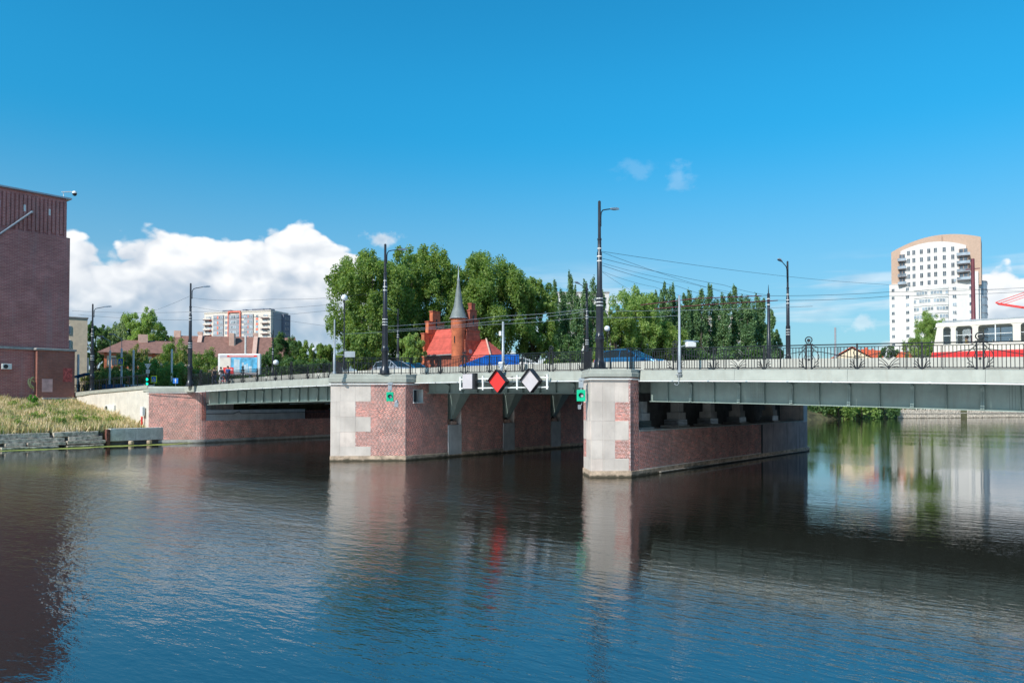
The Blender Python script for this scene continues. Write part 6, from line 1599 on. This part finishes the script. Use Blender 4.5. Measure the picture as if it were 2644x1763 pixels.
lb(t, 'orange_frame', (-26.75, -.8, -4), (-26.2, -.001, zt + .6), 'aor'); lb(t, 'orange_frame', (-19.2, -.8, -4), (-18.65, -.001, zt + .6), 'aor'); lb(t, 'orange_frame', (-26.199, -.8, zt - .1), (-19.201, -.001, zt + .6), 'aor')
for r in range(11):
    z = zt - 2.6 - r * fl
    for x, w_, fr in ((-38.6, 1.5, 'white'), (-28.2, 1.6, 'agrey'), (-17.6, 1.4, 'agrey'), (-8.6, 1.4, 'white')): window(t, x, -.01, z, w_, 1.5, 0, fr, 'winlite')
    for x, w_ in ((-34.9, 2.2), (-31.4, 2.6), (-15.2, 2.4), (-12.2, 2.4)): window(t, x, -.51, z, w_, 1.45, 0, 'white', 'winlite')
    window(t, -23.2, -.61, z, 3.4, 1.5, 0, 'white', 'winlite'); window(t, -20.2, -.61, z, 1.2, 1.5, 0, 'agrey', 'winlite')
    for x in (-38.6, -8.6): lb(t, 'orange_panel', (x - .75, -.12, z - 2.0), (x + .75, -.002, z - .8), 'aor')
    lb(t, 'orange_strip', (-33.7, -.62, z - .75), (-32.9, -.501, z + .75), 'aor'); lb(t, 'orange_strip', (-14.1, -.62, z - .75), (-13.6, -.501, z + .75), 'aor')
    for x in (-42.4, -5.6): lb(t, 'balcony', (x, -1.3, z - 1.35), (x + 4.6, -.001, z - 1.1), 'ppole'); lb(t, 'balcony_front', (x, -1.32, z - 1.09), (x + 4.6, -1.22, z - .2), 'acream'); window(t, x + 2.3, -.01, z, 3.0, 1.5, 0, 'acream', 'winlite')
lb(t, 'side_slab', (.001, 2, -4), (.6, 9, zt - .4), 'agrey'); lb(t, 'side_tower', (.001, 9.2, -4), (1.8, 15.6, zt - .8), 'adark'); 
for r in range(9): window(t, 1.81, 12.2, zt - 3 - r * fl, 3, 1.2, R(90), 'acream', 'adark')
# pale block glimpsed between the poplars
D4 = 310; t = bld('apartment_block', 'pale apartment block glimpsed between the poplars', 'apartment block', 1545, D4, YAW, zb=H - 1); u = D4 / FPX
zt = (1035 - 750) * u; lb(t, 'wall', (-19, 0, 0), (4.5, 14, zt), 'wtower'); lb(t, 'roof_edge', (-19.2, -.2, zt), (4.7, 14.2, zt + .6), 'conc')
for r in range(14):
    for c in range(6): window(t, -17 + c * 3.9, -.01, zt - 2.4 - r * 3, 1.6, 1.5, 0, 'agrey', 'winlite')
D4 = 300; t = bld('apartment_block', 'pale lower block showing through gaps left of the light mast', 'apartment block', 1905, D4, YAW, zb=H - 1); u = D4 / FPX
zt = (1035 - 808) * u; lb(t, 'wall', (-16, 0, 0), (3, 12, zt), 'acream')
for r in range(10):
    for c in range(5): window(t, -14 + c * 3.6, -.01, zt - 2.4 - r * 3, 1.5, 1.5, 0, 'agrey', 'winlite')

# ------------------------------------------------------------------ white tower at right
DT = 290; u = DT / FPX; t = bld('residential_tower', 'tall white and tan curved residential tower at the right', 'tower', 2420, DT, YAW - R(33), zb=H - 1); Z = lambda y: (1035 - y) * u + 1
X_ = lambda px: (px - 2420) * u * .885
def arc(x0, x1, bulge, n, back):
    out = []
    for i in range(n + 1):
        f = i / n; x = x0 + (x1 - x0) * f; out.append((x, -bulge * (1 - (2 * f - 1) ** 2)))
    return out
zl = Z(722)
lb(t, 'lower_wall', (X_(2298), -1.2, 0), (X_(2362), 20, zl - .6), 'wtower'); lb(t, 'lower_wall', (X_(2400), -1.2, 0), (X_(2526), 20, zl + 2.0), 'wtower')
lb(t, 'right_wing', (X_(2526) + .001, 1.5, 0), (X_(2531), 20, zl + 1.5), 'wtower')
pl = [(X_(2531) + .001, 4)] + [(X_(2531) + 1.9 * math.sin(q), 8 - 4 * math.cos(q)) for q in [R(15), R(35), R(60), R(90)]] + [(X_(2531) + 1.9, 16), (X_(2531) + .001, 16)]
mb = MB(); mb.prism(pl, 0, zl - 1.0); mb.build('curved_balconies', M['gtower'], t, world=False)
for r in range(14):
    z = zl - 1.2 - r * 3.0; mb = MB(); mb.prism([(x * 1.0 + (.12 if x > X_(2532) else 0), y - .1) for x, y in pl], z, z + .22); mb.build('balcony_slab', M['agrey'], t, world=False)
# central part between the wings
fr = arc(X_(2364), X_(2452), 1.6, 12, 8)
mb = MB(); mb.prism([(x, y - 3.0) for x, y in fr] + [(X_(2452), -1), (X_(2364), -1)], 0, Z(742)); mb.build('glazed_bay', M['wtower'], t, world=False)
for r in range(9):
    z = Z(748) - 3.02 * r - .25
    mb = MB(); mb.prism([(x * 1.0, y - 3.25) for x, y in fr] + [(X_(2452), -1.3), (X_(2364), -1.3)], z, z + .25); mb.build('balcony_slab', M['white'], t, world=False)
    for k in range(len(fr) - 1):
        (xa, ya), (xb, yb) = fr[k], fr[k + 1]; a_ = math.atan2(yb - ya, xb - xa)
        if (k * 7 + r * 3) % 5 != 0: window(t, (xa + xb) / 2, (ya + yb) / 2 - 3.02, z - 1.15, math.hypot(xb - xa, yb - ya) * .92, 1.35, a_, 'white', 'winlite' if (k + r) % 3 else 'gtower')
# upper drum: tan shell and white front
dr_ = arc(X_(2303), X_(2533), .7, 22, 12)
mb = MB(); vs = []; poly = dr_ + [(X_(2533), 14), (X_(2303), 14)]
mb.prism(poly, zl - 3, lambda x, y: Z(640) + 4.9 * (1 - ((x - X_(2437)) / X_(2555)) ** 2 if x < X_(2437) else 1 - ((x - X_(2437)) / (X_(2533) - X_(2437))) ** 2 * .45)); mb.build('tan_wall', M['btower'], t, world=False)
wf_ = arc(X_(2329), X_(2497), 1.6, 20, 10)
mb = MB(); mb.prism([(x, y - 1.25) for x, y in wf_] + [(X_(2497), 0), (X_(2329), 0)], 0, lambda x, y: Z(638) - .4 + (2.2 * (1 - ((x - X_(2413)) / X_(2504)) ** 2))); mb.build('white_front', M['wtower'], t, world=False)
lb(t, 'fin', (X_(2431), -1.5, Z(625)), (X_(2437), 2, Z(609)), 'btower')
cols = [2351, 2365, 2385, 2404, 2421, 2443, 2464]
for r in range(5):
    for ci, px in enumerate(cols):
        x = X_(px) ; f = (x - X_(2329)) / (X_(2497) - X_(2329)); y = -1.6 * (1 - (2 * f - 1) ** 2) - 1.25; sl_p = 1.6 * 2 * (2 * f - 1) * 2 / (X_(2497) - X_(2329))
        z = Z(648) - r * 3.05
        o = window(t, x, y - .03, z, 1.15, 1.9, math.atan(sl_p), 'wtower', 'winglass')
for r in range(4):
    z = Z(668) - r * 3.05
    for xa, xb, yy in ((X_(2322), X_(2345), -1.3), (X_(2474), X_(2507), -1.5)):
        lb(t, 'balcony_slab', (xa, yy - 1.6, z), (xb, yy + 1.5, z + .25), 'agrey'); lb(t, 'balcony_front', (xa, yy - 1.6, z + .251), (xb, yy - 1.5, z + 1.1), 'winlite')
        window(t, (xa + xb) / 2, yy - .4, z + 1.9, (xb - xa) * .7, 1.7, 0, 'btower', 'winglass')
for r in range(13):
    z = zl - 3.0 - r * 3.02
    for px, w_ in ((2308, 1.1), (2347, 1.2)): window(t, X_(px), (-1.21 if px < 2330 else -1.9), z, w_, 1.3, 0, 'white', 'winglass' if (r + int(px)) % 3 else 'winlite')
    for px in (2467, 2508): window(t, X_(px), -2.24 if px < 2490 else -1.21, z + 2, 1.3, 1.3, 0, 'white', 'winlite' if (r + px) % 3 else 'winglass')

# ------------------------------------------------------------------ red roofs on the far bank, right
D5 = 225; t = bld('house', 'peach gabled house with orange red roof, left of the dark round tree', 'house', 2201, D5, YAW - R(24), zb=H - 1); u = D5 / FPX
zz = lambda y: (1035 - y) * u + 1
mb = MB(); mb.extr([(-49 * u, 0, 0), (49 * u, 0, 0), (49 * u, 0, zz(928)), (0, 0, zz(900)), (-49 * u, 0, zz(928))], (0, 8, 0)); mb.build('wall', M['cream'], t, world=False)
for sg in (-1, 1):
    mb = MB(); mb.extr([(0, -.5, zz(896)), (sg * 56 * u, -.5, zz(929)), (sg * 56 * u, -.5, zz(926.5)), (0, -.5, zz(893.5))], (0, 9, 0)); mb.build('roof_slope', M['orangetile'], t, world=False)
mb = MB(); mb.extr([(22 * u, 3, zz(900)), (70 * u, 3, zz(905)), (76 * u, 3, zz(930)), (26 * u, 3, zz(930))], (0, 4, 0)); mb.build('rear_roof', M['orangetile'], t, world=False)
lb(t, 'chimney', (30 * u, 3.5, zz(905)), (37 * u, 4.4, zz(896)), 'orangetile'); lb(t, 'chimney', (46 * u, 3.5, zz(910)), (51 * u, 4.4, zz(899)), 'orangetile')
D5 = 215; t = bld('house', 'small orange roofed house between the two trees left of the tram', 'house', 2335, D5, YAW - R(26), zb=H - 1); u = D5 / FPX
mb = MB(); lb(t, 'wall', (-18 * u, 0, 0), (20 * u, 7, zz(925)), 'cream'); mb.extr([(-20 * u, -.4, zz(925)), (22 * u, -.4, zz(925)), (16 * u, 3, zz(906)), (-14 * u, 3, zz(906))], (0, 3.5, 0)); mb.build('roof', M['orangetile'], t, world=False)
for px, yt, D, r in ((2158, 845, 210, .55),):
    b = at(px, 935, D); t = thing('chimney_stack', 'thin grey mast with antennas beyond the railing', 'mast', (b.x, b.y, H)); h = (1035 - yt) * D / FPX
    MB().lathe((0, 0, 0), [(r, 0), (r * .8, h * .6), (r * .45, h * .62), (r * .5, h)], 10).build('shaft', M['agrey'], t, world=False); mb = MB(); mb.cbox((.3, 0, h * .62), (1.0, .6, .5)); mb.cbox((-.9, 0, h * .5), (1.6, .6, .6)); mb.build('antenna', M['adark'], t, world=False)

# ------------------------------------------------------------------ red brick bridge house
ch = thing('bridge_house', 'red brick house with stepped gables, round turret and slate spire', 'house', (-73.5, 75.3, H - .8))
def cb(name, a, b, mt, par=None, **k):
    mb = MB(); mb.box(a, b); return mb.build(name, M[mt], par or ch, **k)
zE, zR = H + 6.45, H + 10.0; y0, y1, yr = 73.2, 77.4, 75.3; sL, sR = -77.0, -69.7
cb('wall', (sL, y0 + .35, H - 1), (sR, y1, zE), 'castle2')
cb('wall_base', (sL + .2, y0 + .3, H - 1), (sR, y0 + .349, zE - 2.2), 'castle')
# roof with rows of tiles as courses
rows = 13
for side in (-1, 1):
    for r in range(rows):
        f0, f1 = r / rows, (r + 1) / rows
        ya, yb = (y0 - .15 + (yr - y0 + .15) * f0, y0 - .15 + (yr - y0 + .15) * f1) if side < 0 else (y1 + .15 + (yr - y1 - .15) * f0, y1 + .15 + (yr - y1 - .15) * f1)
        za, zb = zE - .1 + (zR - zE + .1) * f0, zE - .1 + (zR - zE + .1) * f1
        mb = MB(); mb.extr([(sL + .5, ya, za + .07), (sL + .5, yb, zb + .0), (sL + .5, yb, zb - .12), (sL + .5, ya, za - .12)], (sR - sL - .5, 0, 0)); mb.build('tile_course', M['redtile'], ch)
cb('gutter', (sL + .3, y0 - .3, zE - .28), (sR - 1.2, y0 - .16, zE - .14), 'galv')
def stepped(s0, s1, steps, mt, yr=75.3):
    for i, (ha, zt_) in enumerate(steps):
        zb_ = steps[i - 1][1] + .161 if i else H - 1
        g = cb('gable_step', (s0, yr - ha, zb_), (s1, yr + ha, zt_), mt); cb('step_coping', (s0 - .08, yr - ha - .08, zt_), (s1 + .08, yr + ha + .08, zt_ + .16), 'castle2', g)
stepped(sL - .1, sL + .5, [(2.35, H + 9.3), (1.55, H + 11.0), (.75, H + 12.5)], 'castle')
stepped(sR - .1, sR + .55, [(1.6, H + 8.0), (1.3, H + 9.4), (1.0, H + 10.8), (.68, H + 12.1), (.36, H + 13.0)], 'castle2', 75.0)
for s, ys in ((sL + .501, 0), (sR + .551, 0)):
    yr = 75.3 if s < -73 else 75.0
    for dy, zc_, hh_ in ((0, 10.9, 1.2), (-.75, 9.8, .9), (.75, 9.8, .9), (-1.3, 8.4, .8), (1.3, 8.4, .8)):
        cb('blind_niche', (s, yr + dy - .14, H + zc_ - hh_ / 2), (s + .02, yr + dy + .14, H + zc_ + hh_ / 2), 'black' if dy == 0 else 'castle2')
mb = MB(); mb.tube([(sR + .54, yr - .6, H + 6.6), (sR + .60, yr - .6, H + 6.6)], .42, 14); o = mb.build('round_window', M['castle2'], ch); mb = MB(); mb.tube([(sR + .60, yr - .6, H + 6.6), (sR + .63, yr - .6, H + 6.6)], .3, 14); mb.build('pane', M['winlite'], o)
tc_ = (-70.2, 73.2, 0)
mb = MB(); mb.lathe(tc_, [(.92, H - 1), (.92, H + 9.3), (1.0, H + 9.5), (1.0, H + 10.9), (1.08, H + 11.05)], 24); tu = mb.build('turret', M['castle'], ch, smooth=True)
mb = MB(); mb.lathe(tc_, [(1.2, H + 11.05), (1.12, H + 11.2), (.62, H + 12.7), (.36, H + 14.6), (.20, H + 15.6), (.17, H + 16.0)], 20); mb.build('slate_cone', M['slate'], tu, smooth=True)
mb = MB(); mb.lathe(tc_, [(.17, H + 16.0), (.21, H + 16.1), (.08, H + 16.6), (.015, H + 18.6)], 10); mb.build('spire', M['galv'], tu, smooth=True)
mb = MB(); mb.lathe((tc_[0], tc_[1], 0), [(1.24, H + 11.0), (1.24, H + 11.08)], 20); mb.build('eaves_ring', M['galv'], tu)
cb('slit_window', (tc_[0] + .1, tc_[1] - .95, H + 7.7), (tc_[0] + .25, tc_[1] - .88, H + 8.6), 'black', tu)
yr = 75.3
# lower wing to the right with hipped roof in courses
wx0, wx1, wy0, wy1 = sR + .56, -65.0, 74.2, 78.6
cb('wing_wall', (wx0, wy0, H - 1), (wx1 - .2, wy1, H + 5.3), 'castle2')
rows = 10
for r in range(rows):
    f0, f1 = r / rows, (r + 1) / rows; g = lambda f: (wx0, wx1 + .2 - 3.2 * f, wy0 - .3 + 2.7 * f, wy1 + .3 - 2.7 * f, H + 5.0 + 3.3 * f)
    a, b = g(f0), g(f1); mb = MB()
    mb.add([(a[0], a[2], a[4]), (a[1], a[2], a[4]), (a[1], a[3], a[4]), (a[0], a[3], a[4]), (b[0], b[2] - .08, b[4]), (b[1] + .08, b[2] - .08, b[4]), (b[1] + .08, b[3] + .08, b[4]), (b[0], b[3] + .08, b[4])],
           [(0, 3, 2, 1), (4, 5, 6, 7), (0, 1, 5, 4), (1, 2, 6, 5), (2, 3, 7, 6), (3, 0, 4, 7)]); mb.build('tile_course', M['redtile'], ch)
mb = MB(); mb.tube([(wx1 + .25, wy0 - .35, H + 5.1), (wx1 - 3.0, (wy0 + wy1) / 2 - .1, H + 8.4)], .12, 6); mb.build('hip_ridge', M['pink'], ch)
for x in (-75.5, -73.8, -72.2): cb('window', (x - .45, y0 + .24, H + 3.0), (x + .45, y0 + .348, H + 4.6), 'black')
# blue sheet fence
a, b, c_ = at(1185, 945, 92), at(1340, 945, 90), 0
bf = thing('sheet_fence', 'bright blue corrugated sheet fence in front of the red house', 'fence', (a.x, a.y, H))
n = 34
for i in range(n):
    f0, f1 = i / n, (i + 1) / n; p0_, p1_ = a.lerp(b, f0), a.lerp(b, f1); hh_ = 5.5 if f0 > .45 else 4.3 + 1.2 * f0 / .45
    mid = (p0_ + p1_) / 2; mb = MB(); mb.add([(p0_.x, p0_.y, H), (mid.x, mid.y - .12, H), (p1_.x, p1_.y, H), (p0_.x, p0_.y, H + hh_), (mid.x, mid.y - .12, H + hh_ + .02), (p1_.x, p1_.y, H + hh_), (mid.x, mid.y + .08, H), (mid.x, mid.y + .08, H + hh_)], [(0, 1, 4, 3), (1, 2, 5, 4), (2, 6, 7, 5), (6, 0, 3, 7), (3, 4, 5, 7)]); mb.build('sheet', M['tarp'], bf)

# ------------------------------------------------------------------ billboard and signs
Db = 100; t = bld('billboard', 'wide billboard with blue picture and pink red price box', 'billboard', 616, Db, YAW, zb=H); u = Db / FPX
x0, x1, zt, zb = -54.5 * u, 55.5 * u, (1035 - 913) * u, (1035 - 968) * u
lb(t, 'frame', (x0, 0, zb), (x1, .5, zt), 'white', bevel=.12)
lb(t, 'poster', (x0 + .3, -.02, zb + .12), (x1 - .3, -.002, zt - .15), 'lilac')
m_cream = M['acream']
lb(t, 'sunset_area', (x0 + .32, -.03, zb + .3), (x0 + 1.65, -.0205, zt - .55), 'acream')
M['postblue'] = mat('poster_blue', (0.10, 0.42, 0.66), .5, var=.25, vscale=1.2); M['postpale'] = mat('poster_tower', (0.50, 0.62, 0.68), .5, var=.1, vscale=2)
lb(t, 'picture', (x0 + 1.75, -.032, zb + .35), (x1 - .4, -.0205, zt - .5), 'postblue')
for k, (xa, xb, ht) in enumerate([(2.15, 2.55, 1.75), (2.58, 2.9, 1.7), (3.2, 3.45, 1.3), (3.5, 3.75, 1.0), (3.8, 4.0, 1.15), (4.1, 4.5, .8)]):
    lb(t, 'printed_tower', (x0 + xa, -.04, zb + .36), (x0 + xb, -.033, zb + .36 + ht), 'postpale')
lb(t, 'banner', (x0 + 1.25, -.04, zt - .42), (x1 - .45, -.0205, zt - .22), 'red'); lb(t, 'banner_line', (x0 + 1.55, -.05, zt - .345), (x1 - .85, -.041, zt - .285), 'white')
lb(t, 'price_box', (x0 + .75, -.06, zb + .15), (x0 + 2.1, -.041, zb + 1.0), 'red')
def text(par, s, x, y, z, size, mt, rz=0.0, name='lettering'):
    c = bpy.data.curves.new(name, 'FONT'); c.body = s; c.size = size; c.extrude = .004; c.align_x = 'CENTER'; c.align_y = 'CENTER'; c.materials.append(M[mt])
    o = bpy.data.objects.new(name, c); COL.objects.link(o); o.parent = par; o.location = (x, y, z); o.rotation_euler = (R(90), 0, rz)
    dg = bpy.context.evaluated_depsgraph_get(); me = bpy.data.meshes.new_from_object(o.evaluated_get(dg)); q = bpy.data.objects.new(name, me); COL.objects.link(q); q.parent = par; q.location = o.location; q.rotation_euler = o.rotation_euler; bpy.data.objects.remove(o); return q
text(t, '12 83', x0 + 1.5, -.068, zb + .68, .42, 'white')
for x in (-1.4, 1.4): mb = MB(); mb.tube([(x, .25, -.3), (x, .25, zb + .1)], .12, 8); mb.build('leg', M['adark'], t, world=False)

def ped_sign(px, py, D, size, label):
    a = at(px, py, D); t = thing('crossing_sign', label, 'road sign', a, YAW - R(18), 'pedestrian crossing signs'); h = size / 2
    lb(t, 'plate', (-h, -.02, -h), (h, .02, h), 'yellow'); lb(t, 'blue_field', (-h * .74, -.03, -h * .74), (h * .74, -.0205, h * .74), 'signblue')
    mb = MB(); mb.extr([(0, -.031, h * .6), (-h * .62, -.031, -h * .55), (h * .62, -.031, -h * .55)], (0, -.004, 0)); mb.build('white_triangle', M['white'], t, world=False)
    mb = MB(); mb.ball((0.02, -.04, h * .22), h * .09, 6); mb.tube([(0, -.04, h * .12), (0, -.04, -h * .12), (h * .18, -.04, -h * .42)], h * .06, 4); mb.tube([(0, -.04, -h * .12), (-h * .16, -.04, -h * .42)], h * .06, 4); mb.tube([(-h * .16, -.04, -h * .08), (0, -.04, h * .08), (h * .18, -.04, -h * .06)], h * .045, 4); mb.build('walking_figure', M['black'], t, world=False)
    mb = MB(); mb.tube([(0, .05, -a.z + H), (0, .05, h)], .04, 6); mb.build('post', M['galv'], t, world=False)
ped_sign(311, 933, 104, 1.05, 'yellow and blue crossing sign, the higher one at left')
ped_sign(397, 979, 98, .95, 'yellow and blue crossing sign just above the wall coping')
a = at(453, 983, 96); t = thing('direction_sign', 'small blue sign with white arrow near the abutment lamp', 'road sign', a, YAW)
lb(t, 'plate', (-.33, -.02, -.33), (.33, .02, .33), 'signblue', bevel=.01); mb = MB(); mb.extr([(-.05, -.021, -.25), (.05, -.021, -.25), (.05, -.021, .05), (.15, -.021, .02), (0, -.021, .26), (-.15, -.021, .02), (-.05, -.021, .05)], (0, -.006, 0)); mb.build('arrow', M['white'], t, world=False); mb = MB(); mb.tube([(0, .05, -1.6), (0, .05, .3)], .03, 6); mb.build('post', M['galv'], t, world=False)
a = at(380, 985, 97); t = thing('traffic_light', 'traffic light showing green beside the lower crossing sign', 'traffic light', a, YAW)
lb(t, 'housing', (-.2, -.1, -.6), (.2, .12, .6), 'black', bevel=.03); M['lit'] = mat('lit_green', (0.0, 0.75, 0.35), .4, var=0, emit=1.6)
for z in (.28, -.3): mb = MB(); mb.tube([(0, -.105, z), (0, -.13, z)], .17, 12); mb.build('lens', M['lit'], t, world=False)
mb = MB(); mb.tube([(0, .16, -2.2), (0, .16, 1.7)], .05, 6); mb.extr([(-.45, .1, 2.3), (.45, .1, 2.3), (0, .1, 1.5)], (0, .04, 0)); mb.cbox((0, .12, 1.3), (.5, .04, .5)); mb.build('post_and_sign_backs', M['galv'], t, world=False)
# slim white posts of the street on the left bank
for px, yt, yb, D, q in [(201, 915, 1012, 100, 'white post beside the shelter at the left'), (283, 905, 1000, 112, 'pale lamp post in front of the red and cream house'), (313, 900, 1000, 110, 'pale lamp post behind the higher crossing sign'), (344, 904, 1000, 112, 'pale slim post among the street trees'), (443, 902, 985, 110, 'white slim post right of the maple'), (633, 866, 925, 118, 'tall white pole standing behind the billboard')]:
    b = at(px, yb, D); t = thing('street_post', q, 'post', b, YAW, 'pale posts on the left bank'); h = (yb - yt) * D / FPX
    MB().lathe((0, 0, -1), [(.16, 0), (.14, h + 1), (.05, h + 1.05)], 8).build('shaft', M['white'], t, world=False)
    if px in (283, 313): mb = MB(); mb.tube([(0, 0, h), (0, 0, h + 1.4), (-1.1, 0, h + 2.0)], .05, 6); mb.cbox((-1.4, 0, h + 2.1), (.7, .25, .16)); mb.build('lamp_arm', M['galv'], t, world=False)
# shelter, barriers and panels by the left lamp
a = at(210, 968, 97); t = thing('bus_shelter', 'dark shelter with a blue sloping roof beside the warehouse', 'shelter', (a.x, a.y, H + .6), YAW)
mb = MB(); mb.extr([(-.9, -.8, 2.35), (.9, -.8, 2.85), (.9, .8, 2.85), (-.9, .8, 2.35)], (0, 0, .12)); mb.build('roof', M['carblue'], t, world=False)
for x in (-.8, .75):
    for y in (-.7, .7): mb = MB(); mb.tube([(x, y, -.5), (x, y, 2.35 + (x + .9) * .27)], .05, 6); mb.build('post', M['iron'], t, world=False)
a0, b0 = at(192, 1008, 92), at(262, 1004, 95)
def barrier(name, label, pa, pb, zb_, hh_, mt, bars=8, X=False, cat='barrier'):
    d = (pb - pa); L = math.hypot(d.x, d.y); ang = math.atan2(d.y, d.x); t = thing(name, label, cat, (pa.x, pa.y, zb_), ang)
    for z in (.1, hh_): mb = MB(); mb.tube([(0, 0, z), (L, 0, z)], .035, 5); mb.build('rail', M[mt], t, world=False)
    for i in range(bars + 1):
        x = L * i / bars; mb = MB(); mb.tube([(x, 0, -.3), (x, 0, hh_)], .03, 5); mb.build('bar', M[mt], t, world=False)
        if X and i < bars: mb = MB(); x2 = L * (i + 1) / bars; mb.tube([(x, 0, .1), (x2, 0, hh_)], .025, 4); mb.tube([(x2, 0, .1), (x, 0, hh_)], .025, 4); mb.build('cross_brace', M[mt], t, world=False)
    return t
barrier('street_barrier', 'white crossed-bar street barrier left of the traffic light', at(322, 1002, 99), at(374, 995, 96), H + .95, 1.1, 'white', 6, True)
barrier('street_barrier', 'dark street barrier right of the warehouse corner', at(190, 1010, 94), at(262, 1004, 95), H + .8, 1.2, 'iron', 9, True)
pa, pb = at(264, 1002, 100), at(320, 1000, 99); t = thing('panel_fence', 'low blue panel fence beyond the embankment wall', 'fence', (pa.x, pa.y, H + .6))
for i in range(6):
    p0_, p1_ = pa.lerp(pb, i / 6 + .004), pa.lerp(pb, (i + 1) / 6 - .004); mb = MB(); mb.extr([(p0_.x, p0_.y, H + .8), (p1_.x, p1_.y, H + .8), (p1_.x, p1_.y, H + 2.2), (p0_.x, p0_.y, H + 2.2)], (0.05, .1, 0)); mb.build('panel', M['carblue'], t)
# boxes fixed to the embankment wall
t = thing('utility_box', 'white utility box on a red post beside the abutment corner', 'utility box', (-79.2, 35.7, 2.2))
mb = MB(); mb.box((-79.55, 35.6, 2.85), (-78.98, 35.87, 3.75)); mb.build('cabinet', M['white'], t, bevel=.03); mb = MB(); mb.tube([(-79.3, 35.7, 1.9), (-79.3, 35.7, 2.75)], .09, 6); mb.build('post', M['red'], t)
t = thing('utility_box', 'small white box with dark vent on the embankment wall', 'utility box', (-87.5, 35.7, 3)); mb = MB(); mb.box((-88.6, 35.8, 2.9), (-86.2, 35.99, 3.9)); mb.build('cabinet', M['white'], t, bevel=.02); mb = MB(); mb.box((-88.4, 35.77, 3.45), (-87.9, 35.797, 3.8)); mb.build('vent', M['black'], t)
